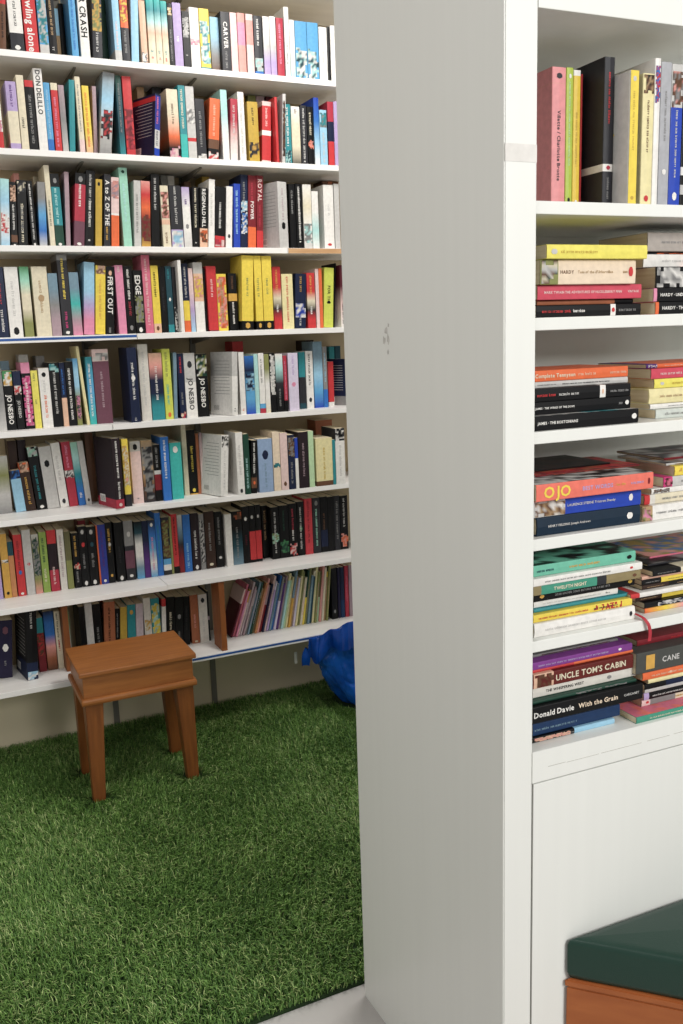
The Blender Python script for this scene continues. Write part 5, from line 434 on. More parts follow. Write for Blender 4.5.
('f', (1.4152, -2.046, 1.1219), -0.0391, 0.0035, 0.2, 0.128, 0.0, 0, 'rose', 'c:mustard,blue,olive,salmon', 'classic_paperback', 'rose pink book, topmost in right stack, fifth bookcase shelf', 'books stacked flat on the fifth bookcase shelf'),
('f', (1.0949, -2.0875, 0.8432), -0.0391, 0.0098, 0.1767, 0.128, 0.0, 0, 'lightblue', 'b:.5-1:black|p:.55-.98:peach,salmon|s:.5-.6:grey', 'classic_paperback', 'light blue book with black top, bottom in left stack, lowest bookcase shelf', 'books stacked flat on the lowest bookcase shelf'),
('f', (1.1109, -2.0831, 0.8534), -0.0391, 0.0221, 0.1891, 0.128, 0.0, 0, 'navy', 'b:.0-1:deepblue|s:.5-.98:steel', 'classic_paperback', 'deep blue book with steel blue lettering, second up in left stack, lowest bookcase shelf', 'books stacked flat on the lowest bookcase shelf'),
('f', (1.1195, -2.0684, 0.8759), -0.0391, 0.0078, 0.1866, 0.128, 0.0, 0, 'palegrey', 'b:.0-.5:charcoal', 'classic_paperback', 'pale grey book with charcoal foot, third up in left stack, lowest bookcase shelf', 'books stacked flat on the lowest bookcase shelf'),
('f', (1.1484, -2.0996, 0.8841), -0.0391, 0.0298, 0.2381, 0.128, 0.0, 0, 'black', 't:Donald Davie:.64-.99:white|t:With the Grain:.24-.6:palepeach|t:CARCANET:.04-.18:palegrey', 'classic_paperback', 'black book with white lettering, fourth up in left stack, lowest bookcase shelf', 'books stacked flat on the lowest bookcase shelf'),
('f', (1.1424, -2.0894, 0.9142), -0.0391, 0.0063, 0.2248, 0.128, 0.0, 0, 'darkgreen', 'p:.1-.6:grey', 'classic_paperback', 'dark green book with grey marks, fifth up in left stack, lowest bookcase shelf', 'books stacked flat on the lowest bookcase shelf'),
('f', (1.1493, -2.0796, 0.9209), -0.0391, 0.0184, 0.2243, 0.128, 0.0, 0, 'cream', 'b:.0-1:offwhite|t:THE WHISPERING WEST:.52-.88:black|p:.2-.34:grey', 'classic_paperback', 'off-white book with black lettering, sixth up in left stack, lowest bookcase shelf', 'books stacked flat on the lowest bookcase shelf'),
('f', (1.138, -2.0842, 0.9397), -0.0391, 0.0256, 0.2169, 0.128, 0.0, 0, 'maroon', "b:.0-1:oxblood|b:.8-.99:peach|p:.8-.98:oxblood,brown|t:UNCLE TOM'S CABIN:.08-.78:cream", 'classic_paperback', 'oxblood book with peach top, seventh up in left stack, lowest bookcase shelf', 'books stacked flat on the lowest bookcase shelf'),
('f', (1.1434, -2.0774, 0.9657), -0.0391, 0.0056, 0.2174, 0.128, 0.0, 0, 'red', 'b:.0-.6:orange', 'classic_paperback', 'red book with orange foot, eighth up in left stack, lowest bookcase shelf', 'books stacked flat on the lowest bookcase shelf'),
('f', (1.1394, -2.0792, 0.9717), -0.0391, 0.0135, 0.2149, 0.128, 0.0, 0, 'purple', 'b:.0-1:violet|s:.25-.95:lilac|p:.08-.18:white', 'classic_paperback', 'violet book with lilac lettering, ninth up in left stack, lowest bookcase shelf', 'books stacked flat on the lowest bookcase shelf'),
('f', (1.1248, -2.0586, 0.9857), -0.0391, 0.005, 0.1855, 0.128, 0.0, 0, 'grey', 'p:.1-.9:plum,charcoal', 'classic_paperback', 'grey book with plum marks, topmost in left stack, lowest bookcase shelf', 'books stacked flat on the lowest bookcase shelf'),
('f', (1.3267, -2.1166, 0.8432), -0.0391, 0.0122, 0.2, 0.128, 0.0, 0, 'jade', 'c:rose,coral,rose|b:.0-1:jade|s:.2-.85:cream', 'classic_paperback', 'jade green book with cream lettering, bottom in right stack, lowest bookcase shelf', 'books stacked flat on the lowest bookcase shelf'),
('f', (1.3673, -2.0862, 0.8558), -0.0391, 0.0139, 0.2, 0.128, 0.0, 0, 'cream', 'b:.9-1:palepink|p:.9-.97:red|b:.6-.9:grey|s:.2-.6:mustard', 'classic_paperback', 'cream book with pale pink top, second up in right stack, lowest bookcase shelf', 'books stacked flat on the lowest bookcase shelf'),
('f', (1.3665, -2.0921, 0.8701), -0.0391, 0.0133, 0.2, 0.128, 0.0, 0, 'black', 'b:.94-1:lilac|s:.2-.9:palegrey', 'classic_paperback', 'black book with lilac top, third up in right stack, lowest bookcase shelf', 'books stacked flat on the lowest bookcase shelf'),
('f', (1.368, -2.0922, 0.8838), -0.0391, 0.0092, 0.2, 0.128, 0.0, 0, 'palegrey', 'b:.0-.45:indigo|s:.1-.4:lilac', 'classic_paperback', 'pale grey book with indigo foot, fourth up in right stack, lowest bookcase shelf', 'books stacked flat on the lowest bookcase shelf'),
('f', (1.3621, -2.098, 0.8934), -0.0391, 0.0105, 0.2, 0.128, 0.0, 0, 'black', 'b:.0-.75:navy|s:.35-.55:white', 'classic_paperback', 'black book with navy foot, fifth up in right stack, lowest bookcase shelf', 'books stacked flat on the lowest bookcase shelf'),
('f', (1.37, -2.0983, 0.9042), -0.0391, 0.0077, 0.2, 0.128, 0.0, 0, 'cream', 'b:.0-1:butter', 'classic_paperback', 'butter yellow book, sixth up in right stack, lowest bookcase shelf', 'books stacked flat on the lowest bookcase shelf'),
('f', (1.3567, -2.0977, 0.9124), -0.0391, 0.014, 0.2, 0.128, 0.0, 0, 'orange', 'b:.0-.4:blue|s:.45-.9:peach|p:.6-.75:peach', 'classic_paperback', 'orange book with blue foot, seventh up in right stack, lowest bookcase shelf', 'books stacked flat on the lowest bookcase shelf'),
('f', (1.3407, -2.0971, 0.9268), -0.0391, 0.0399, 0.2, 0.128, 0.0, 0, 'charcoal', 'b:.0-1:slate|b:.77-.92:slate|t:CANE:.5-.7:palegrey|q:.79-.89:gold', 'classic_paperback', 'slate grey book with pale grey lettering, eighth up in right stack, lowest bookcase shelf', 'books stacked flat on the lowest bookcase shelf'),
('f', (1.3692, -2.0682, 0.9671), -0.0391, 0.0109, 0.2, 0.128, 0.0, 0, 'maroon', 'b:.0-1:darkred|s:.3-.6:red', 'classic_paperback', 'dark red book with red lettering, topmost in right stack, lowest bookcase shelf', 'books stacked flat on the lowest bookcase shelf'),
]

PI = math.pi
random.seed(7)
C = bpy.context.scene.collection
SC = bpy.context.scene
PHI = GEO['PHI']; XC = GEO['XC']; YF = GEO['YF']; YN = GEO['YN']; TP = GEO['T']
WALL_Y = 0.30

PAL = dict(black='121214', white='efece6', cream='e6dbbd', beige='cdb898', tan='b8976c', brown='6f4a33', darkbrown='3d2a22',
 red='d22f33', crimson='bb2f45', darkred='84202a', maroon='5c1c2b', pink='e88fb0', palepink='eccdc8', hotpink='dc3080',
 salmon='ea9d92', orange='ee6a2c', peach='eabc9c', yellow='f3d62e', mustard='c9a52c', gold='dca83c', lime='d2da45',
 olive='8d9150', green='47955a', darkgreen='20493a', mint='9fdcc2', teal='24929a', turquoise='2cbdb4', aqua='aee0dc',
 lightblue='9bcfea', skyblue='58a9dc', blue='2c74c6', royalblue='2448bb', navy='1d2745', darkteal='25505c', lilac='b9a3d2',
 purple='5b327f', plum='754858', mauve='b197a0', charcoal='323237', grey='8d8c8b', palegrey='cbc9c5', steel='7796a8',
 offwhite='e2ddd3', butter='ece0a4', butter2='f0e350', azure='2a74c9', bluegrey='94aed2', palepeach='efd9bd', plumblack='2c2026',
 palegreen='bfe0ae', copper='ad6540', copper2='cf8a52', leaf='93b04a', moss='6d6a44', indigo='33409a', redb='d63944',
 indigoblack='26213f', palemauve='cdbcc4', rosered='d8455c', rose='e0708a', greige='b5aca4', greygreen='ccd3cc', inkblue='142c40',
 coral='f2735f', khaki='94845a', jade='3d9a80', seagreen='6cc3a6', palesalmon='e8b49c', deepblue='1d3a63', oxblood='6c231f',
 violet='8a3f98', slate='4e504c', blush='f0989a', leaflime='b6cc3a', amber='ecc81e', silver='b2b3b8', palelilac='ddd2e8')

def lin(hexs, k=1.0):
    out = []
    for i in (0, 2, 4):
        v = int(hexs[i:i+2], 16) / 255.0
        v = v / 12.92 if v <= 0.04045 else ((v + 0.055) / 1.055) ** 2.4
        out.append(v * k)
    return (out[0], out[1], out[2], 1.0)
def muted(c):
    g = .3 * c[0] + .59 * c[1] + .11 * c[2]
    return tuple(max(0, (g + (c[i] - g) * .88) * .93) for i in range(3)) + (1.0,)
COL = {k: muted(lin(v)) for k, v in PAL.items()}

# ------------------------------------------------------------------ materials
def new_mat(name):
    m = bpy.data.materials.new(name); m.use_nodes = True
    nt = m.node_tree
    return m, nt, nt.nodes['Principled BSDF']
def noise_mix(nt, b, c1, c2, scale, vec_scale=None, lo=0.35, hi=0.65, detail=4, bump=0.0, bump_dist=0.002):
    tc = nt.nodes.new('ShaderNodeTexCoord'); src = tc.outputs['Object']
    if vec_scale:
        mp = nt.nodes.new('ShaderNodeMapping'); mp.inputs['Scale'].default_value = vec_scale
        nt.links.new(src, mp.inputs['Vector']); src = mp.outputs['Vector']
    n = nt.nodes.new('ShaderNodeTexNoise'); n.inputs['Scale'].default_value = scale; n.inputs['Detail'].default_value = detail
    nt.links.new(src, n.inputs['Vector'])
    r = nt.nodes.new('ShaderNodeValToRGB')
    r.color_ramp.elements[0].position = lo; r.color_ramp.elements[0].color = c1
    r.color_ramp.elements[1].position = hi; r.color_ramp.elements[1].color = c2
    nt.links.new(n.outputs['Fac'], r.inputs['Fac'])
    nt.links.new(r.outputs['Color'], b.inputs['Base Color'])
    if bump:
        bp = nt.nodes.new('ShaderNodeBump'); bp.inputs['Strength'].default_value = bump; bp.inputs['Distance'].default_value = bump_dist
        nt.links.new(n.outputs['Fac'], bp.inputs['Height']); nt.links.new(bp.outputs['Normal'], b.inputs['Normal'])
    return n, r
def simple(name, c1, c2, scale=8, rough=0.5, vec=None, lo=0.3, hi=0.7, bump=0.0, bump_dist=0.002, spec=0.4):
    m, nt, b = new_mat(name)
    noise_mix(nt, b, lin(c1), lin(c2), scale, vec, lo, hi, bump=bump, bump_dist=bump_dist)
    b.inputs['Roughness'].default_value = rough
    b.inputs['Specular IOR Level'].default_value = spec
    return m
M = {}
M['board'] = simple('white_shelf_paint', 'e9e7e4', 'f3f1ee', 5, 0.45, (1, 6, 6))
M['edge'] = simple('shelf_edge_paint', 'dcd9d4', 'e8e5e0', 5, 0.5, (1, 6, 6))
M['raw'] = simple('raw_wood_edge', 'b98f66', 'cda57b', 12, 0.6, (1, 9, 9))
M['blue_tape'] = simple('blue_edging', '1f4a8c', '2a5ba6', 10, 0.4)
M['wall'] = simple('wall_emulsion', 'bcab8c', 'c8b898', 3, 0.75)
M['lowwall'] = simple('lower_wall_panel', 'd2c6aa', 'dccfb4', 2, 0.7)
M['upright'] = simple('grey_upright_metal', '6f6c64', '7d7a72', 6, 0.5)
M['pages'] = simple('book_pages', 'd8c9a8', 'e6dabf', 220, 0.8, (1, 0.05, 1))
M['floor'] = simple('grey_floor', 'b3b0ad', 'c0bebb', 6, 0.5)
M['seam'] = simple('turf_backing', '15180f', '22251a', 30, 0.9)
M['turf'] = simple('turf_base', '14260e', '1e3614', 60, 0.95)
M['gap'] = simple('shadow_gap_filler', '55544f', '65645e', 9, 0.8)
# white painted unit: faint vertical streaks, one scuff
m, nt, b = new_mat('white_unit_paint'); b.inputs['Roughness'].default_value = 0.42; b.inputs['Specular IOR Level'].default_value = 0.35
noise_mix(nt, b, lin('e3e4df'), lin('e6e7e2'), 5, (10, 10, 0.25), 0.2, 0.8)
M['unit'] = m
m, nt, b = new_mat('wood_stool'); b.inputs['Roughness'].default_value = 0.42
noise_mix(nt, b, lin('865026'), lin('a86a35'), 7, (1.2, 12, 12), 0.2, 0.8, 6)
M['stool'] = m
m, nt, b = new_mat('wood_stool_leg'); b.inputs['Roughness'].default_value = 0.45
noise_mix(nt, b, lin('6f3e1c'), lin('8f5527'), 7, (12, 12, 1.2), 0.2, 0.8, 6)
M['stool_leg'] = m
M['divider'] = simple('brown_wood', '7a4522', '95582c', 6, 0.5, (10, 10, 1))
M['bench'] = simple('bench_pine', '94502a', 'ad6638', 4, 0.4, (2, 2, 9), 0.2, 0.8)
m, nt, b = new_mat('green_leather'); b.inputs['Roughness'].default_value = 0.36; b.inputs['Specular IOR Level'].default_value = 0.5
tc = nt.nodes.new('ShaderNodeTexCoord'); vo = nt.nodes.new('ShaderNodeTexVoronoi'); vo.inputs['Scale'].default_value = 420
nt.links.new(tc.outputs['Object'], vo.inputs['Vector'])
bp = nt.nodes.new('ShaderNodeBump'); bp.inputs['Strength'].default_value = 0.15; bp.inputs['Distance'].default_value = 0.001
nt.links.new(vo.outputs['Distance'], bp.inputs['Height']); nt.links.new(bp.outputs['Normal'], b.inputs['Normal'])
b.inputs['Base Color'].default_value = lin('17362c')
M['leather'] = m
m, nt, b = new_mat('blue_plastic'); b.inputs['Roughness'].default_value = 0.17; b.inputs['Specular IOR Level'].default_value = 0.7
noise_mix(nt, b, lin('0b49ad'), lin('1768d6'), 9, None, 0.3, 0.7, 3, 0.35, 0.01)
M['bag'] = m
M['tag'] = simple('white_tag', 'dcdad5', 'e8e6e1', 20, 0.6)
M['ribbon'] = simple('red_ribbon', 'a32a36', 'b83642', 60, 0.5)
# turf blades, three tones
M['blade1'] = simple('turf_blade_dark', '466830', '587e3c', 3, 0.5, None, 0.3, 0.7)
M['blade2'] = simple('turf_blade_mid', '6b9048', '80a656', 3, 0.5, None, 0.3, 0.7)
M['blade3'] = simple('turf_blade_pale', 'a3b872', 'b9cb8b', 3, 0.5, None, 0.3, 0.7)
# printed book covers: the print is stored per face on each cover
def cover_mat(name, rough):
    m, nt, b = new_mat(name)
    at = nt.nodes.new('ShaderNodeVertexColor'); at.layer_name = 'print'
    tc = nt.nodes.new('ShaderNodeTexCoord'); n = nt.nodes.new('ShaderNodeTexNoise'); n.inputs['Scale'].default_value = 90
    nt.links.new(tc.outputs['Object'], n.inputs['Vector'])
    mr = nt.nodes.new('ShaderNodeMapRange'); mr.inputs['From Min'].default_value = 0.3; mr.inputs['From Max'].default_value = 0.7
    mr.inputs['To Min'].default_value = 0.9; mr.inputs['To Max'].default_value = 1.04
    nt.links.new(n.outputs['Fac'], mr.inputs['Value'])
    mx = nt.nodes.new('ShaderNodeVectorMath'); mx.operation = 'SCALE'
    nt.links.new(at.outputs['Color'], mx.inputs[0]); nt.links.new(mr.outputs['Result'], mx.inputs['Scale'])
    nt.links.new(mx.outputs['Vector'], b.inputs['Base Color'])
    b.inputs['Roughness'].default_value = rough; b.inputs['Specular IOR Level'].default_value = 0.22
    return m
M['cover'] = cover_mat('printed_card_cover', 0.38)
M['cloth_cover'] = cover_mat('printed_hardback_cover', 0.5)

# ------------------------------------------------------------------ object helpers
def link_mesh(name, me, mat, parent=None):
    o = bpy.data.objects.new(name, me); C.objects.link(o)
    for mm in (mat if isinstance(mat, (list, tuple)) else [mat]): me.materials.append(mm)
    if parent is not None: o.parent = parent
    return o
def obj(name, bm, mat, parent=None, smooth=False):
    me = bpy.data.meshes.new(name)
    bmesh.ops.recalc_face_normals(bm, faces=bm.faces)
    bm.to_mesh(me); bm.free()
    if smooth:
        for p in me.polygons: p.use_smooth = True
    return link_mesh(name, me, mat, parent)
def empty(name, loc, rz=0.0):
    o = bpy.data.objects.new(name, None); C.objects.link(o); o.empty_display_size = 0.05
    o.location = loc; o.rotation_euler = (0, 0, rz); return o
def tag(o, label, cat, group=None, kind=None):
    o['label'] = label; o['category'] = cat
    if group: o['group'] = group
    if kind: o['kind'] = kind
    return o
def add_box(bm, x0, x1, y0, y1, z0, z1, bevel=0.0, mi=0):
    vs = [bm.verts.new(p) for p in ((x0,y0,z0),(x1,y0,z0),(x1,y1,z0),(x0,y1,z0),(x0,y0,z1),(x1,y0,z1),(x1,y1,z1),(x0,y1,z1))]
    fs = [bm.faces.new([vs[i] for i in q]) for q in ((3,2,1,0),(4,5,6,7),(0,1,5,4),(1,2,6,5),(2,3,7,6),(3,0,4,7))]
    for f in fs: f.material_index = mi
    if bevel:
        es = {e for f in fs for e in f.edges}
        r = bmesh.ops.bevel(bm, geom=list(es), offset=bevel, segments=2, profile=0.6, affect='EDGES')
        for f in r['faces']: f.material_index = mi
    return fs
def box_obj(name, x0, x1, y0, y1, z0, z1, mat, parent=None, bevel=0.002):
    bm = bmesh.new(); add_box(bm, x0, x1, y0, y1, z0, z1, bevel)
    return obj(name, bm, mat, parent)
def prism(bm, pts0, z0, pts1, z1):
    a = [bm.verts.new((p[0], p[1], z0)) for p in pts0]; b2 = [bm.verts.new((p[0], p[1], z1)) for p in pts1]
    n = len(a)
    bm.faces.new(a[::-1]); bm.faces.new(b2)
    for i in range(n): bm.faces.new((a[i], a[(i+1) % n], b2[(i+1) % n], b2[i]))

# ------------------------------------------------------------------ lettering: one cached mesh per character
GLY = {}
def cache_glyphs(chars):
    tmp = {}
    for ch in chars:
        if ch == ' ': continue
        cu = bpy.data.curves.new('g', 'FONT'); cu.body = ch; cu.resolution_u = 2; cu.size = 1.0; cu.fill_mode = 'FRONT'
        cu.offset = 0.024
        ob = bpy.data.objects.new('g', cu); C.objects.link(ob); tmp[ch] = ob
    bpy.context.view_layer.update()
    dg = bpy.context.evaluated_depsgraph_get()
    for ch, ob in tmp.items():
        me = ob.evaluated_get(dg).to_mesh()
        vs = [(v.co.x, v.co.y) for v in me.vertices]; fs = [tuple(p.vertices) for p in me.polygons]
        x0 = min(v[0] for v in vs); x1 = max(v[0] for v in vs)
        GLY[ch] = ([(v[0] - x0, v[1]) for v in vs], fs, x1 - x0)
    for ch, ob in tmp.items():
        cu = ob.data; bpy.data.objects.remove(ob); bpy.data.curves.remove(cu)
def set_text(s):
    polys = []; x = 0.0
    for ch in s:
        if ch == ' ': x += 0.28; continue
        vs, fs, w = GLY[ch]
        polys.append(([(v[0] + x, v[1]) for v in vs], fs)); x += w + 0.085
    return polys, max(0.01, x - 0.085)

class MB:                                   # vertices, faces and one print colour per face
    def __init__(self): self.v = []; self.f = []; self.c = []
    def face(self, pts, col):
        i = len(self.v); self.v += pts; self.f.append(tuple(range(i, i + len(pts))))
        self.c.append([col] * len(pts) if not isinstance(col, list) else col)
    def build(self, name, mat, parent):
        me = bpy.data.meshes.new(name); me.from_pydata(self.v, [], self.f)
        ca = me.color_attributes.new('print', 'FLOAT_COLOR', 'CORNER')
        flat = []
        for cs in self.c:
            for q in cs: flat.extend(q)
        ca.data.foreach_set('color', flat)
        return link_mesh(name, me, mat, parent)

def ring_stops(col, F):
    stops = [(0.0, COL[col]), (1.0, COL[col])]
    hard = []
    for f in F:
        p = f.split(':')
        if p[0] == 'g':
            ks = p[1].split('>'); stops = [(i / (len(ks) - 1), COL[k]) for i, k in enumerate(ks)]
        elif p[0] == 'b':
            a, b2 = [float(q) for q in p[1].split('-')]; hard.append((a, b2, COL[p[2]]))
    def base(t):
        for (t0, c0), (t1, c1) in zip(stops[:-1], stops[1:]):
            if t <= t1 + 1e-9:
                k = (t - t0) / (t1 - t0); return tuple(c0[i] + (c1[i] - c0[i]) * k for i in range(4))
        return stops[-1][1]
    cuts = {0.0, 1.0}
    for t, _ in stops: cuts.add(t)
    for a, b2, _ in hard: cuts.add(a); cuts.add(b2)
    cuts = sorted(cuts); out = []
    for a, b2 in zip(cuts[:-1], cuts[1:]):
        if b2 - a < 1e-6: continue
        mid = (a + b2) / 2; cc = None
        for ha, hb, hc in hard:
            if ha - 1e-9 <= mid <= hb + 1e-9: cc = hc
        out.append((a, b2, cc or base(a), cc or base(b2)))
    return out

def book_mesh(w, h, d, hard, col, F, rnd, small=False):
    mb = MB()
    t = 0.0026 if hard else 0.0008
    t = min(t, w * 0.2)
    r = min(0.0022 if hard else 0.0014, w * 0.3)
    bulge = min(0.0022, w * 0.06) if hard else 0.0006
    prof = [(0, d), (0, r), (r * .3, r * .3), (r, 0), (w / 2, -bulge), (w - r, 0), (w - r * .3, r * .3), (w, r), (w, d)]
    inner = [(t, d), (t, t + r), (t + r * .2, t + r * .2), (t + r, t), (w / 2, t - bulge * .5), (w - t - r, t), (w - t - r * .2, t + r * .2), (w - t, t + r), (w - t, d)]
    if w - 2 * t - 2 * r < 0.001: inner = [(min(max(x, t), w - t), max(y, t)) for x, y in prof]
    rs = ring_stops(col, F); n = len(prof)
    for a, b2, ca, cb in rs:
        z0, z1 = a * h, b2 * h
        for i in range(n - 1):
            (xa, ya), (xb, yb) = prof[i], prof[i + 1]
            mb.face([(xa, ya, z0), (xb, yb, z0), (xb, yb, z1), (xa, ya, z1)], [ca, ca, cb, cb])
    paper = COL['offwhite']
    for i in range(n - 1):
        (xa, ya), (xb, yb) = inner[i], inner[i + 1]
        mb.face([(xb, yb, 0), (xa, ya, 0), (xa, ya, h), (xb, yb, h)], paper)
    for z, cc in ((0, rs[0][2]), (h, rs[-1][3])):
        for i in range(n - 1):
            q = [(prof[i][0], prof[i][1], z), (inner[i][0], inner[i][1], z), (inner[i+1][0], inner[i+1][1], z), (prof[i+1][0], prof[i+1][1], z)]
            mb.face(q if z == 0 else q[::-1], cc)
    for xo, xi in ((0, t), (w, w - t)):
        mb.face([(xo, d, 0), (xi, d, 0), (xi, d, h), (xo, d, h)], rs[0][2])
    # print on the spine
    usable = w - 2 * r
    lay = [0]
    def sy(x): return -bulge * (1 - abs(2 * x / w - 1)) - 0.00022 - lay[0] * 0.00006
    for f in F:
        p = f.split(':')
        if p[0] == 'c':                      # picture on the cover that lies uppermost / faces right
            ks = p[1].split(','); cols = [COL[k] for k in ks]; x = w + .0002
            off = Vector((rnd.uniform(0, 50), rnd.uniform(0, 50), 3)); ny, nz = 14, 20
            def shade2(i, j):
                q = off + Vector((i * .33, j * .28, 0)); v = noise.noise(q) * 1.5 + .5
                return cols[min(len(cols) - 1, max(0, int(v * len(cols))))]
            for i in range(ny):
                for j in range(nz):
                    ya, yb = r + (d - r) * i / ny, r + (d - r) * (i + 1) / ny; za, zb = h * j / nz, h * (j + 1) / nz
                    mb.face([(x, ya, za), (x, yb, za), (x, yb, zb), (x, ya, zb)], [shade2(i, j), shade2(i + 1, j), shade2(i + 1, j + 1), shade2(i, j + 1)])
            continue
        idx_seed = 3.3
        if p[0] == 'q':                      # printed label panel set in from the spine edges
            a, b2 = [float(q) for q in p[1].split('-')]; lay[0] += 1; y = sy(w / 2)
            mb.face([(w * .16, y, a * h), (w * .84, y, a * h), (w * .84, y, b2 * h), (w * .16, y, b2 * h)], COL[p[2]]); continue
        if p[0] == 'l':                      # brushed patch of colour on the left-hand cover
            a, b2 = [float(q) for q in p[1].split('-')]; m_ = 14; pts = []
            for q in range(m_ + 1):
                z = (a + (b2 - a) * q / m_) * h; pts.append((-.0002, d * (.30 + .1 * noise.noise(Vector((q * .9, 2, idx_seed)))), z))
            for q in range(m_, -1, -1):
                z = (a + (b2 - a) * q / m_) * h; pts.append((-.0002, d * .97, z))
            mb.face(pts, COL[p[2]]); continue
        if p[0] == 'r':
            a, b2 = [float(q) for q in p[1].split('-')]; lay[0] += 1; y = sy(w / 2)
            mb.face([(r * .6, y, a * h), (w - r * .6, y, a * h), (w - r * .6, y, b2 * h), (r * .6, y, b2 * h)], COL[p[2]]); continue
        if p[0] not in 'pst': continue
        lay[0] += 1
        a, b2 = [float(q) for q in p[-2].split('-')] if p[0] != 'p' else [float(q) for q in p[1].split('-')]
        z0, z1 = a * h, b2 * h
        if p[0] == 'p':
            cols = [COL[k] for k in p[2].split(',')]
            y = sy(w / 2); off = Vector((rnd.uniform(0, 50), rnd.uniform(0, 50), rnd.uniform(0, 50)))
            L = z1 - z0
            if len(cols) == 1 and L < usable * 3:      # a small emblem
                rx = usable * .22; rz = min(L / 2, rx * 1.5); cz = (z0 + z1) / 2; m_ = 12
                mb.face([(w / 2 + rx * (1 + .12 * math.sin(3 * q + off.x)) * math.cos(2 * PI * q / m_), y, cz + rz * math.sin(2 * PI * q / m_)) for q in range(m_)], cols[0])
                continue
            nx = 5; cell = usable / nx; nz = max(3, min(30, int(L / cell))); cz = L / nz
            def shade(i, j):
                q = off + Vector((i * .62, 0, j * .62 * (cz / cell if cz > cell else 1)))
                v = noise.noise(q) * 1.5 + .5; k = min(len(cols) - 1, max(0, int(v * len(cols))))
                t = .82 + .3 * noise.noise(q * 2.3 + Vector((9, 3, 1)))
                c0 = cols[k]; return (c0[0] * t, c0[1] * t, c0[2] * t, 1.0)
            for i in range(nx):
                for j in range(nz):
                    m1 = noise.noise(off * 1.7 + Vector((i * .5, 7, j * .5)))
                    if len(cols) == 1 and m1 < .02: continue
                    if len(cols) > 1 and (j == 0 or j == nz - 1 or i == 0 or i == nx - 1) and m1 < -.12: continue
                    xa, xb = r + i * cell, r + (i + 1) * cell; za, zb = z0 + j * cz, z0 + (j + 1) * cz
                    mb.face([(xa, y, za), (xb, y, za), (xb, y, zb), (xa, y, zb)], [shade(i, j), shade(i + 1, j), shade(i + 1, j + 1), shade(i, j + 1)])
        elif p[0] == 's':                    # lettering too small to read: a row of short strokes
            cc = COL[p[2]]; hh = min(usable * 0.34, 0.0046) if small else min(usable * 0.42, 0.0095); x0 = w / 2 - hh / 2
            z = z1; y = sy(w / 2); st = hh * .2
            def bar(xa, xb, za, zb): mb.face([(x0 + xa * hh, y, z - za * hh), (x0 + xa * hh, y, z - zb * hh), (x0 + xb * hh, y, z - zb * hh), (x0 + xb * hh, y, z - za * hh)], cc)
            while z > z0 + hh * .3:
                nlet = rnd.randint(3, 8)
                for _ in range(nlet):
                    lw = rnd.uniform(.42, .7)
                    if z - lw * hh < z0: break
                    k = rnd.randint(0, 5); top = 1 if rnd.random() < .3 else .72
                    if k == 0: bar(0, top, 0, .22); lw = .3
                    elif k == 1: bar(0, .72, 0, .2); bar(0, .72, lw - .2, lw); bar(.52, .72, .2, lw - .2)
                    elif k == 2: bar(0, .72, 0, .2); bar(0, .72, lw - .2, lw); bar(.52, .72, .2, lw - .2); bar(0, .18, .2, lw - .2)
                    elif k == 3: bar(0, top, 0, .2); bar(0, .18, .2, lw); bar(.36, .54, .2, lw)
                    elif k == 4: bar(0, .72, lw - .2, lw); bar(0, .18, 0, lw - .2); bar(.55, .72, 0, lw - .2)
                    else: bar(.55, .72, 0, lw); bar(0, .6, lw * .5 - .1, lw * .5 + .1)
                    z -= (lw + .16) * hh
                z -= hh * .45
        else:
            txt = ':'.join(p[1:-2]); cc = COL[p[-1]]
            polys, tw = set_text(txt)
            size = min((z1 - z0) / tw, usable * 1.02)
            zs_ = (z1 - z0) / tw; sx = size
            if zs_ > size * 1.5: zs_ = size * 1.5
            y = sy(w / 2); xo = w / 2 - 0.34 * sx
            for vs, fs in polys:
                for q in fs:
                    mb.face([(xo + vs[i][1] * sx, y, z1 - vs[i][0] * zs_) for i in q], cc)
    return mb

def page_mesh(w, h, d, hard):
    bm = bmesh.new()
    t = min(0.0026 if hard else 0.0008, w * 0.2)
    ins = 0.003 if hard else 0.0005
    x0, x1 = t * 1.02, w - t * 1.02
    y0 = t + 0.002; y1 = d - (0.003 if hard else 0.0006)
    add_box(bm, x0, x1, y0, y1, ins, h - ins)
    return bm

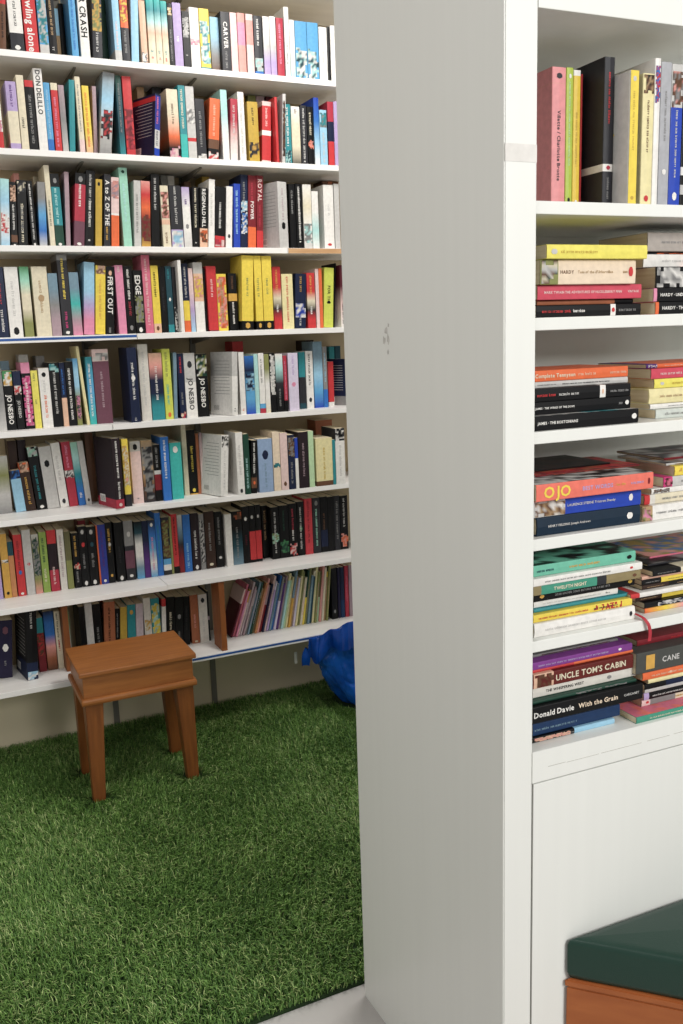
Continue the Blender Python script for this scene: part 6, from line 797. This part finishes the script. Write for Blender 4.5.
def make_book(idx, kind, pos, rz, w, h, d, lean, hard, col, feats, name, label, group):
    rnd = random.Random(idx * 131 + 5)
    F = [f for f in feats.split('|') if f]
    root = empty(name, pos)
    cat = 'book'
    tag(root, label, cat, group)
    if kind == 'u':
        lift = w * math.sin(lean) if lean > 0 else 0.0
        mat = Matrix.Translation((0, 0, lift)) @ Matrix.Rotation(lean, 4, 'Y')
        root.matrix_world = Matrix.Translation(pos) @ Matrix.Rotation(rz, 4, 'Z') @ mat
    else:
        e = Vector((math.cos(rz), math.sin(rz), 0)); n = Vector((-math.sin(rz), math.cos(rz), 0))
        R = Matrix(((0, n.x, -e.x, pos[0]), (0, n.y, -e.y, pos[1]), (1, 0, 0, pos[2]), (0, 0, 0, 1)))
        root.matrix_world = R
    mt = M['cloth_cover'] if hard else M['cover']
    mb = book_mesh(w, h, d, hard, col, F, rnd, 'bookcase' in label)
    # printed matter on the side cover of books that stand turned
    if abs(rz) > 0.09 and kind == 'u' and abs(rz - PHI) > 0.02:
        dark = sum(COL[col][:3]) < 0.5
        cc = COL['palegrey'] if dark else COL['grey']
        for k in range(0 if col == 'maroon' else 11):
            z = h * (.86 - .052 * k); x = -0.0002
            y1 = d * rnd.uniform(.7, .88)
            mb.face([(x, d * .12, z), (x, y1, z), (x, y1, z - .0016), (x, d * .12, z - .0016)], cc)
        mb.face([(-.0002, d * .58, h * .06), (-.0002, d * .88, h * .06), (-.0002, d * .88, h * .17), (-.0002, d * .58, h * .17)], COL['white'])
        for k in range(9):
            y = d * (.61 + .027 * k)
            mb.face([(-.0004, y, h * .075), (-.0004, y + .0012, h * .075), (-.0004, y + .0012, h * .15), (-.0004, y, h * .15)], COL['black'])
    if kind == 'u' and name == 'paperback_book' and 'white bookcase' in label and col == 'charcoal':
        for k in range(17):                  # blurb and barcode panel on the black back cover
            if k in (9, 10): continue
            z = h * (.86 - .03 * k)
            mb.face([(-.0002, d * .05, z), (-.0002, d * .05 + d * .5 * rnd.uniform(.75, 1), z), (-.0002, d * .05 + d * .4, z - .0014), (-.0002, d * .05, z - .0014)], COL['grey'])
        mb.face([(-.0002, d * .05, h * .02), (-.0002, d * .4, h * .02), (-.0002, d * .4, h * .16), (-.0002, d * .05, h * .16)], COL['white'])
        for k in range(10):
            y = d * (.08 + .025 * k)
            mb.face([(-.0004, y, h * .035), (-.0004, y + .0013, h * .035), (-.0004, y + .0013, h * .1), (-.0004, y, h * .1)], COL['black'])
    mb.build('cover', mt, root)
    obj('pages', page_mesh(w, h, d, hard), M['pages'], root)
    return root

chars = set()
for b_ in BOOKS:
    for f in b_[9].split('|'):
        if f.startswith('t:'): chars |= set(':'.join(f.split(':')[1:-2]))
cache_glyphs(sorted(chars))
book_roots = []
for i, b_ in enumerate(BOOKS):
    kind, pos, rz, w, h, d, lean, hard, col, feats, name, label, group = b_
    book_roots.append(make_book(i, kind, pos, rz, w, h, d, lean, hard, col, feats, name, label, group))


# ------------------------------------------------------------------ the setting
def struct(name, bm, mat):
    o = obj(name, bm, mat); o['kind'] = 'structure'; return o
bm = bmesh.new(); add_box(bm, -1.2, 3.2, -5.2, WALL_Y + 0.1, -0.1, 0.0); struct('floor', bm, M['floor'])
bm = bmesh.new(); add_box(bm, -1.2, 3.2, WALL_Y, WALL_Y + 0.1, 0.32, 3.2); struct('wall_back', bm, M['wall'])
bm = bmesh.new(); add_box(bm, -1.2, 3.2, WALL_Y - 0.004, WALL_Y + 0.1, 0.0, 0.32); struct('wall_back_lower', bm, M['lowwall'])

# ------------------------------------------------------------------ artificial turf
turf = empty('artificial_turf', (0.8, -0.6, 0))
tag(turf, 'green artificial grass mat covering the floor below the wall shelves', 'artificial grass')
GX0, GX1, GY0, GY1 = -0.45, 1.98, -1.515, WALL_Y - 0.016
bm = bmesh.new(); add_box(bm, GX0 - .8, GX1 - .8, GY0 + .6, GY1 + .6, 0.0, 0.009); obj('backing', bm, M['turf'], turf)
LEGS = [(GEO['STOOL'][0] - .003 + ix * (GEO['STOOL'][2] / 2 - .030), GEO['STOOL'][1] + iy * (GEO['STOOL'][3] / 2 - .034)) for ix in (-1, 1) for iy in (-1, 1)]
def build_blades():
    rnd = random.Random(3); vs = []; fs = []; mi = []
    N = 230000
    for _ in range(N):
        x = rnd.uniform(GX0, GX1); y = rnd.uniform(GY0, GY1)
        if x < -0.1 and rnd.random() < .6: continue
        if any(abs(x - px_) < .0245 and abs(y - py_) < .0245 for px_, py_ in LEGS): continue
        if ((x - 1.66) / .135) ** 2 + ((y - .025) / .135) ** 2 < 1: continue
        q = noise.noise(Vector((x * 5, y * 5, 0.3)))
        q2 = noise.noise(Vector((x * 1.7, y * 1.7, 4.3)))
        hgt = rnd.uniform(.020, .034) * (1 + .22 * q)
        an = rnd.uniform(0, 2 * PI); tilt = rnd.uniform(.15, .95)
        dirx = math.cos(an) + .7 * math.cos(4 + 3 * q2); diry = math.sin(an) + .7 * math.sin(4 + 3 * q2)
        for px_, py_ in LEGS:
            if abs(x - px_) < .06 and abs(y - py_) < .06:
                dirx, diry = x - px_, y - py_
                if abs(dirx) > abs(diry): diry *= .3
                else: dirx *= .3
        if abs(x - 1.66) < .19 and abs(y - .025) < .19: dirx, diry = x - 1.66, y - .025
        ln = math.hypot(dirx, diry) + 1e-6; dirx /= ln; diry /= ln
        wd = rnd.uniform(.0009, .0017); px, py = -diry * wd, dirx * wd
        mx, my, mz = x + dirx * hgt * tilt * .3, y + diry * hgt * tilt * .3, .006 + hgt * .62
        tx, ty, tz = x + dirx * hgt * tilt, y + diry * hgt * tilt, .006 + hgt * (1.05 - .42 * tilt)
        if ty > WALL_Y - .0135: ty = WALL_Y - .0135
        if my > WALL_Y - .0135: my = WALL_Y - .0135
        i = len(vs)
        vs += [(x - px - .8, y - py + .6, .006), (x + px - .8, y + py + .6, .006), (mx + px * .8 - .8, my + py * .8 + .6, mz), (mx - px * .8 - .8, my - py * .8 + .6, mz), (tx - .8, ty + .6, tz)]
        fs += [(i, i + 1, i + 2, i + 3), (i + 3, i + 2, i + 4)]
        u = rnd.random() + .15 * q
        k = 0 if u < .45 else 1 if u < .88 else 2
        mi += [k, k]
    me = bpy.data.meshes.new('blades'); me.from_pydata(vs, [], fs)
    me.polygons.foreach_set('material_index', mi)
    o = link_mesh('blades', me, [M['blade1'], M['blade2'], M['blade3']], turf); o['kind'] = 'stuff'
    return o
build_blades()

# ------------------------------------------------------------------ wall shelving
ZS = GEO['ZS']; TH = 0.02
PX0, PX1 = -0.35, 3.1
RN = ['top', 'second', 'third', 'fourth', 'fifth', 'sixth', 'seventh', 'lowest']
SPLIT = {2: 1.376, 3: .785, 4: .674, 6: .83, 7: .903}
def shelf_board(x0, x1, z, label, blue=False, raw=False, dz=0.0, y0=0.0):
    bm = bmesh.new(); add_box(bm, x0, x1, y0, WALL_Y - .0128, z + dz, z + TH + dz, 0.0012)
    r = empty('shelf_board', ((x0 + x1) / 2, WALL_Y, z)); tag(r, label, 'shelf', 'white shelves on the back wall')
    for v in bm.verts: v.co -= Vector(r.location)
    obj('board', bm, M['board'], r)
    L = r.location
    if blue:
        bm = bmesh.new(); add_box(bm, x0 - L.x + .001, x1 - L.x - .001, y0 - .0008 - L.y, y0 - L.y, TH * .38 + dz, TH * .78 + dz)
        o = obj('edging', bm, M['blue_tape'], r); o['label'] = 'blue strip along the front edge'
    if raw:
        bm = bmesh.new(); add_box(bm, x0 - L.x + .001, x1 - L.x - .001, y0 - .0008 - L.y, y0 - L.y, .001 + dz, TH + dz - .001)
        o = obj('edging', bm, M['raw'], r); o['label'] = 'bare brown wood front edge'
    return r
for i, z in enumerate(ZS):
    if i not in SPLIT:
        shelf_board(PX0, PX1, z, 'white %s wall shelf board in one long piece' % RN[i])
    else:
        s = SPLIT[i]
        shelf_board(PX0, s - .001, z, 'left board of the white %s wall shelf%s' % (RN[i], ', blue strip along its edge' if i == 3 else ''), blue=(i == 3), dz=0.0)
        shelf_board(s + .001, PX1, z, 'right board of the white %s wall shelf%s' % (RN[i], ', bare brown wood edge' if i == 2 else ', blue strip along its edge' if i == 7 else ''),
                    blue=(i == 7), raw=(i == 2), dz=0.0, y0=(.006 if i == 6 else 0.0))
shelf_board(PX0, PX1, 2.752, 'white shelf board above the top row of books')
for x, nm in ((.655, 'left'), (1.072, 'right')):
    r = empty('shelf_upright', (x, WALL_Y, 0)); tag(r, 'narrow grey metal %s upright on the back wall carrying the shelves' % nm, 'shelf upright', 'uprights of the wall shelves')
    bm = bmesh.new()
    add_box(bm, -.011, .011, -.012, -.0045, 0.001, 2.9)
    obj('channel', bm, M['upright'], r)
    for z in ZS + [2.752]:
        bm = bmesh.new()                      # tapered bracket below each board
        pts = [(-.012, z - .0008), (-.25, z - .0008), (-.25, z - .005), (-.012, z - .026)]
        a = [bm.verts.new((-.004, p[0], p[1])) for p in pts]; b2 = [bm.verts.new((.004, p[0], p[1])) for p in pts]
        bm.faces.new(a); bm.faces.new(b2[::-1])
        for k in range(4): bm.faces.new((a[k], b2[k], b2[(k + 1) % 4], a[(k + 1) % 4]))
        obj('bracket', bm, M['upright'], r)
for k, (x, lab) in enumerate(((GEO['DIV'][0], 'brown wooden divider on the lowest wall shelf behind the stool'), (GEO['DIV'][1], 'brown wooden divider left of the picture books on the lowest shelf'))):
    zt = ZS[7] + TH
    bm = bmesh.new(); y0 = .10 if k == 0 else .012
    add_box(bm, -.011, .011, y0, .285 if k == 0 else .11, 0, ZS[6] - zt - .002, .001)
    o = obj('shelf_divider', bm, M['divider']); o.location = (x, 0, zt)
    tag(o, lab, 'divider', 'dividers on the lowest wall shelf')

# ------------------------------------------------------------------ white bookcase / partition
unit = empty('bookcase', (XC, YN, 0), 0.0)
tag(unit, 'tall white painted bookcase whose plain side panel stands in the foreground', 'bookcase')
Rz = Matrix.Rotation(PHI, 3, 'Z')
def upart(name, u0, u1, n0, n1, z0, z1, mat, bevel=.0015, world_side=False):
    bm = bmesh.new(); add_box(bm, u0, u1, n0, n1, z0, z1, bevel)
    for v in bm.verts: v.co = Rz @ v.co
    return obj(name, bm, mat, unit)
UT = 2.55; DEP = .30; UW = 1.25
DEPTH = YF - YN
bm = bmesh.new()                               # side panel: outer face square to the room, front face along the shelves
e = Vector((math.cos(PHI), math.sin(PHI)))
pts = [(0, 0), (TP * e.x, TP * e.y), (TP, DEPTH), (0, DEPTH)]
prism(bm, pts, 0, pts, UT)
bmesh.ops.bevel(bm, geom=[ed for ed in bm.edges if abs(ed.verts[0].co.z - ed.verts[1].co.z) > 1], offset=.002, segments=2, affect='EDGES')
obj('side_panel', bm, M['unit'], unit)
ZR = GEO['ZR']; RT = .0195
upart('back_panel', TP + .001, UW, DEP, DEP + .02, 0, UT, M['unit'])
upart('header_board', TP + .0005, UW, 0.0, DEP - .0005, ZR[0], UT, M['unit'])
for z in ZR[1:6]: upart('shelf', TP + .0005, UW, 0.004, DEP - .0005, z, z + RT, M['unit'])
upart('shelf', TP + .0001, UW, 0.0001, DEP - .0005, ZR[6] + .001, .843, M['unit'], 0)
upart('lower_panel', TP + .003, UW, 0.0005, 0.02, .03, ZR[6] - .002, M['unit'], .001)
upart('panel_gap', TP + .0005, UW, 0.006, 0.03, 0.0, ZR[6] + .0005, M['gap'], 0)
bm = bmesh.new(); rnd_ = random.Random(8)
x = .09
while x < 1.1:
    ln = rnd_.uniform(.02, .09); zc_ = .81 + rnd_.uniform(-.0006, .0006); add_box(bm, x, x + ln, -.0003, .0003, zc_ - .00035, zc_ + .00035); x += ln + rnd_.uniform(.0, .02)
for v in bm.verts: v.co = Rz @ v.co
M['seamline'] = simple('rail_seam_line', 'a8a69f', 'bdbbb4', 40, .7); obj('rail_seam', bm, M['seamline'], unit)
# faint grey scuff on the side panel and the paint patch on its front edge
def scuff():
    rnd = random.Random(4); bm = bmesh.new()
    for (y, z, a, b2) in ((.367, 1.538, .006, .014), (.375, 1.552, .007, .009), (.381, 1.533, .006, .010), (.368, 1.512, .004, .006), (.364, 1.562, .004, .005)):
        vs = []
        for k in range(11):
            an = 2 * PI * k / 11; rr = rnd.uniform(.45, 1.1)
            vs.append(bm.verts.new((-.0004, y + a * rr * math.cos(an), z + b2 * rr * math.sin(an))))
        bm.faces.new(vs)
    return bm
M['scuff'] = simple('grey_scuff', 'b5b2ad', 'd2cfca', 160, .6)
o = obj('scuff_mark', scuff(), M['scuff'], unit); o['label'] = 'faint grey scuff on the side panel'
bm = bmesh.new(); add_box(bm, .001, TP - .001, -.0006, .0003, 1.79, 1.815)
for v in bm.verts: v.co = Rz @ v.co
M['patch'] = simple('paint_patch', 'd8d5d0', 'e2dfda', 70, .7)
o = obj('paint_patch', bm, M['patch'], unit); o['label'] = 'rough paint patch on the front edge'
# red ribbon bookmark hanging over a shelf
def ribbon(u, n0, zt):
    P = [(u - .006, .05, zt + .012), (u - .004, .02, zt + .011), (u + .004, .002, zt + .006), (u + .011, -.0035, zt - .006), (u + .015, -.004, zt - .022), (u + .013, -.004, zt - .037)]
    bm = bmesh.new(); prev = None
    Q = []
    for k in range(len(P) - 1):
        for s in range(4):
            t = s / 4; Q.append([P[k][i] * (1 - t) + P[k + 1][i] * t for i in range(3)])
    Q.append(list(P[-1]))
    for _ in range(2):
        Q = [Q[0]] + [[(Q[i-1][j] + 2 * Q[i][j] + Q[i+1][j]) / 4 for j in range(3)] for i in range(1, len(Q) - 1)] + [Q[-1]]
    rows = []
    for q in Q:
        rows.append([bm.verts.new(Rz @ Vector((q[0] + dx, q[1] + dy, q[2]))) for dx, dy in ((-.0035, 0), (.0035, 0), (.0035, .0006), (-.0035, .0006))])
    for a, b2 in zip(rows[:-1], rows[1:]):
        for k in range(4): bm.faces.new((a[k], a[(k + 1) % 4], b2[(k + 1) % 4], b2[k]))
    bm.faces.new(rows[0]); bm.faces.new(rows[-1][::-1])
    return bm

host = [r for r in book_roots if 'bottom in left stack, fifth bookcase shelf' in r['label']][0]
bm = ribbon(.2865, 0, ZR[5] + RT)
for v in bm.verts: v.co = host.matrix_world.inverted() @ (v.co + Vector((XC, YN, 0)))
o = obj('ribbon_bookmark', bm, M['ribbon'], host); o['label'] = 'red ribbon bookmark hanging over the shelf edge'

# ------------------------------------------------------------------ stool
sx, sy_, sw, sd, sh, sr = GEO['STOOL']
ZF = .0095
sx -= .003; sh += .009; sw += .008
stool = empty('stool', (sx, sy_, 0), sr)
tag(stool, 'small brown wooden box stool with tapered legs on the green turf', 'stool')
bm = bmesh.new()
add_box(bm, -sw/2, sw/2, -sd/2, sd/2, sh - .017, sh, .004); obj('top', bm, M['stool'], stool)
a = .012
bm = bmesh.new(); add_box(bm, -sw/2 + a, sw/2 - a, -sd/2 + a, sd/2 - a, sh - .094, sh - .017, .002); obj('apron', bm, M['stool'], stool)
bm = bmesh.new(); add_box(bm, -sw/2 + .001, sw/2 - .001, -sd/2 + .001, sd/2 - .001, sh - .117, sh - .094, .008); obj('moulding', bm, M['stool'], stool)
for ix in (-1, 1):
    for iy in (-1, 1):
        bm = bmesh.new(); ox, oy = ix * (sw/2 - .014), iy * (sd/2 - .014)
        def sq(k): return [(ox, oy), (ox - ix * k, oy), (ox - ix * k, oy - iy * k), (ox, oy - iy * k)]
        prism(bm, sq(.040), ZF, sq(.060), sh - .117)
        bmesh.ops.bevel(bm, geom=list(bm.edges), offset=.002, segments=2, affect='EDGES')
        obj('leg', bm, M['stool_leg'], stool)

# ------------------------------------------------------------------ bench with cushion
B0 = Vector(GEO['B0'][:2]); B1 = Vector(GEO['B1'][:2])
dg = (B1 - B0).normalized(); ee = Vector((e.x, e.y))
A = B0 + Vector((-e.y, e.x)) * 0
nn = Vector((-e.y, e.x))
# keep clear of the lower panel
off = (A - Vector((XC, YN))).dot(nn)
A = A - nn * (off + .003) - ee * .016
poly = [A, A + dg * .62, A + dg * .62 + ee * .85, A + ee * 1.29]
bench = empty('bench', (A.x, A.y, 0)); tag(bench, 'wooden bench with dark green padded seat against the white bookcase', 'bench')
poly = [p - A for p in poly]
def inset(poly, d):
    out = []; n = len(poly)
    for i in range(n):
        p0, p1, p2 = poly[i - 1], poly[i], poly[(i + 1) % n]
        d1 = (p1 - p0).normalized(); d2 = (p2 - p1).normalized()
        n1 = Vector((-d1.y, d1.x)); n2 = Vector((-d2.y, d2.x))
        b2 = (n1 + n2); b2 = b2 / max(.2, b2.dot(n1)); out.append(p1 + b2 * d)
    return out
def dense(poly, k=24, r=.022):
    pts = []; n = len(poly)
    for i in range(n):
        p0, p1, p2 = poly[i - 1], poly[i], poly[(i + 1) % n]
        d1 = (p0 - p1).normalized(); d2 = (p2 - p1).normalized()
        s, t_ = p1 + d1 * r, p1 + d2 * r
        for q in range(6):
            t = q / 5; pts.append(s * (1 - t) ** 2 + p1 * 2 * t * (1 - t) + t_ * t * t)
        e2 = p2 + (p1 - p2).normalized() * r
        for q in range(1, k): pts.append(t_ + (e2 - t_) * (q / k))
    return pts
area = sum(poly[i].x * poly[(i+1) % 4].y - poly[(i+1) % 4].x * poly[i].y for i in range(4))
if area < 0: poly = poly[::-1]
CZ0, CZ1 = .388, .471
bm = bmesh.new(); rings = []
for d, z in ((.010, CZ0), (.004, CZ0 + .004), (.002, CZ0 + .014), (.002, CZ1 - .014), (.0035, CZ1 - .005), (.008, CZ1 - .001), (.02, CZ1 + .001), (.07, CZ1 + .005), (.14, CZ1 + .007), (.2, CZ1 + .007)):
    P = dense(inset(poly, d), 24, .004)
    rings.append([bm.verts.new((p.x, p.y, z + .0012 * noise.noise(Vector((p.x * 9, p.y * 9, z * 30))))) for p in P])
for a_, b2 in zip(rings[:-1], rings[1:]):
    n_ = len(a_)
    for k in range(n_): bm.faces.new((a_[k], a_[(k + 1) % n_], b2[(k + 1) % n_], b2[k]))
bm.faces.new(rings[-1]); bm.faces.new(rings[0][::-1])
obj('cushion', bm, M['leather'], bench, smooth=True)
bm = bmesh.new(); P = [(p.x, p.y) for p in inset(poly, .0005)]; prism(bm, P, CZ0 - .016, P, CZ0 - .0005)
bmesh.ops.bevel(bm, geom=list(bm.edges), offset=.003, segments=2, affect='EDGES'); obj('seat_board', bm, M['bench'], bench)
bm = bmesh.new(); P = [(p.x, p.y) for p in inset(poly, .002)]; prism(bm, P, .001, P, CZ0 - .016)
bmesh.ops.bevel(bm, geom=list(bm.edges), offset=.002, segments=2, affect='EDGES'); obj('base', bm, M['bench'], bench)

# ------------------------------------------------------------------ crumpled blue plastic bag
def make_bag():
    root = empty('plastic_bag', (1.535, .04, .0095)); tag(root, 'crumpled blue plastic bag lying on the turf under the lowest shelf', 'bag')
    NK, NJ = 120, 46
    def point(an, t):
        # slack sack: narrow foot at the right, wide sagging shoulder towards the left
        ca, sa = math.cos(an), math.sin(an)
        q = Vector((ca * 1.5, sa * 1.5, t * 2.2))
        fold = 1 + .05 * math.sin(an * 5 + 4 * t) + .13 * noise.noise(q) + .05 * noise.noise(q * 2.7)
        rid = noise.ridged_multi_fractal(q * .9 + Vector((4, 2, 9)), 1.0, 2.0, 3, .9, 2.0)
        fold += .055 * (rid - 1.0)
        vd = noise.voronoi(q * 1.7 + Vector((2, 5, 1)))[0]; fold += .11 * min(.5, vd[1] - vd[0]) - .035
        vd = noise.voronoi(q * 3.6 + Vector((7, 1, 4)))[0]; fold += .045 * min(.5, vd[1] - vd[0]) - .012
        e2 = t ** .8
        cx = .125 - .125 * e2
        rx = (.095 + .085 * e2) * fold * (1 - .25 * max(0, t - .75) / .25); ry = (.088 + .018 * e2) * fold
        x, y = cx + ca * rx, sa * ry - .012 - .03 * t
        z = .335 * t + .012 * noise.noise(q * 1.9) * min(1, t * 4)
        z += .068 * max(0, -sa) * t + .05 * (ca - .1) * max(0, t - .5)
        if y > -.062: z = min(z, .285 - .02 * (1 - t))
        return Vector((x, y, max(.0004, z)))
    bm = bmesh.new(); rows = []
    for j in range(NJ):
        t = j / (NJ - 1); rows.append([bm.verts.new(point(2 * PI * k / NK, t)) for k in range(NK)])
    for a_, b2 in zip(rows[:-1], rows[1:]):
        for k in range(NK): bm.faces.new((a_[k], a_[(k + 1) % NK], b2[(k + 1) % NK], b2[k]))
    bm.faces.new(rows[0][::-1])
    inn = [bm.verts.new(Vector((v.co.x * .55 - .0, v.co.y * .55 - .01, v.co.z - .05))) for v in rows[-1]]
    for k in range(NK): bm.faces.new((rows[-1][k], rows[-1][(k + 1) % NK], inn[(k + 1) % NK], inn[k]))
    bm.faces.new(inn)
    obj('bag_body', bm, M['bag'], root)
    # loose rim turned down over the front, in stiff folds
    bm = bmesh.new(); rows = []
    for j in range(12):
        t = j / 11; ring = []
        for k in range(61):
            an = PI * (.98 + 1.04 * k / 60)
            p = point(an, 1.0)
            out = Vector((math.cos(an), math.sin(an), 0))
            fl = .008 + .016 * math.sin(t * PI * .6) + .009 * math.sin(an * 9) * t + .012 * noise.noise(Vector((an * 3, t * 2, 5)))
            p = p + out * fl; p.z += .014 * math.sin(t * PI) - (.088 + .02 * math.sin(an * 7 + 1)) * t * t
            if p.y > -.062: p.z = min(p.z, .287)
            ring.append(bm.verts.new(p))
        rows.append(ring)
    for a_, b2 in zip(rows[:-1], rows[1:]):
        for k in range(60): bm.faces.new((a_[k], a_[k + 1], b2[k + 1], b2[k]))
    bmesh.ops.solidify(bm, geom=list(bm.faces), thickness=.0015)
    obj('bag_rim', bm, M['bag'], root)
    bm = bmesh.new(); add_box(bm, -.168, -.156, .055, .059, .19, .24, .001); o = obj('tag', bm, M['tag'], root); o['label'] = 'small white tag'
    return root
make_bag()

# ------------------------------------------------------------------ camera, light, colour management
r_, u_, f_ = [Vector(v) for v in GEO['R']]
cam = bpy.data.cameras.new('camera'); co = bpy.data.objects.new('camera', cam); C.objects.link(co)
cam.sensor_fit = 'VERTICAL'; cam.sensor_height = 24.0; cam.lens = GEO['F'] * 24.0 / 1024.0
cam.clip_start = 0.02
co.matrix_world = Matrix(((r_.x, u_.x, -f_.x, GEO['CAM'][0]), (r_.y, u_.y, -f_.y, GEO['CAM'][1]), (r_.z, u_.z, -f_.z, GEO['CAM'][2]), (0, 0, 0, 1)))
SC.camera = co
w = bpy.data.worlds.new('room_light'); SC.world = w; w.use_nodes = True
bgn = w.node_tree.nodes['Background']; bgn.inputs['Color'].default_value = (1.0, .975, .945, 1); bgn.inputs['Strength'].default_value = .34
def area(name, loc, target, size, power, col):
    l = bpy.data.lights.new(name, 'AREA'); l.shape = 'RECTANGLE'; l.size = size[0]; l.size_y = size[1]; l.energy = power; l.color = col
    o = bpy.data.objects.new(name, l); C.objects.link(o); o.location = loc
    o.rotation_euler = (Vector(target) - Vector(loc)).to_track_quat('-Z', 'Y').to_euler()
    return o
area('ceiling_lamp_alcove', (1.45, -1.1, 3.05), (1.3, -.6, 0), (.5, .5), 31, (1, .965, .915))
area('ceiling_lamp_front', (1.7, -5.6, 2.7), (1.2, -2.2, 1.0), (1.8, 1.2), 114, (1, .99, .965))
area('fill_light_left', (-1.2, -2.6, 2.9), (.6, -1.6, .9), (1.0, .8), 21, (1, .97, .94))  # added fill, no lamp seen here; brightens the bookcase side panel from the left
vs = SC.view_settings
SC.display_settings.display_device = 'sRGB'
vs.view_transform = 'Standard'; vs.look = 'None'; vs.gamma = 1.0; vs.use_curve_mapping = False
vs.exposure = 0.07
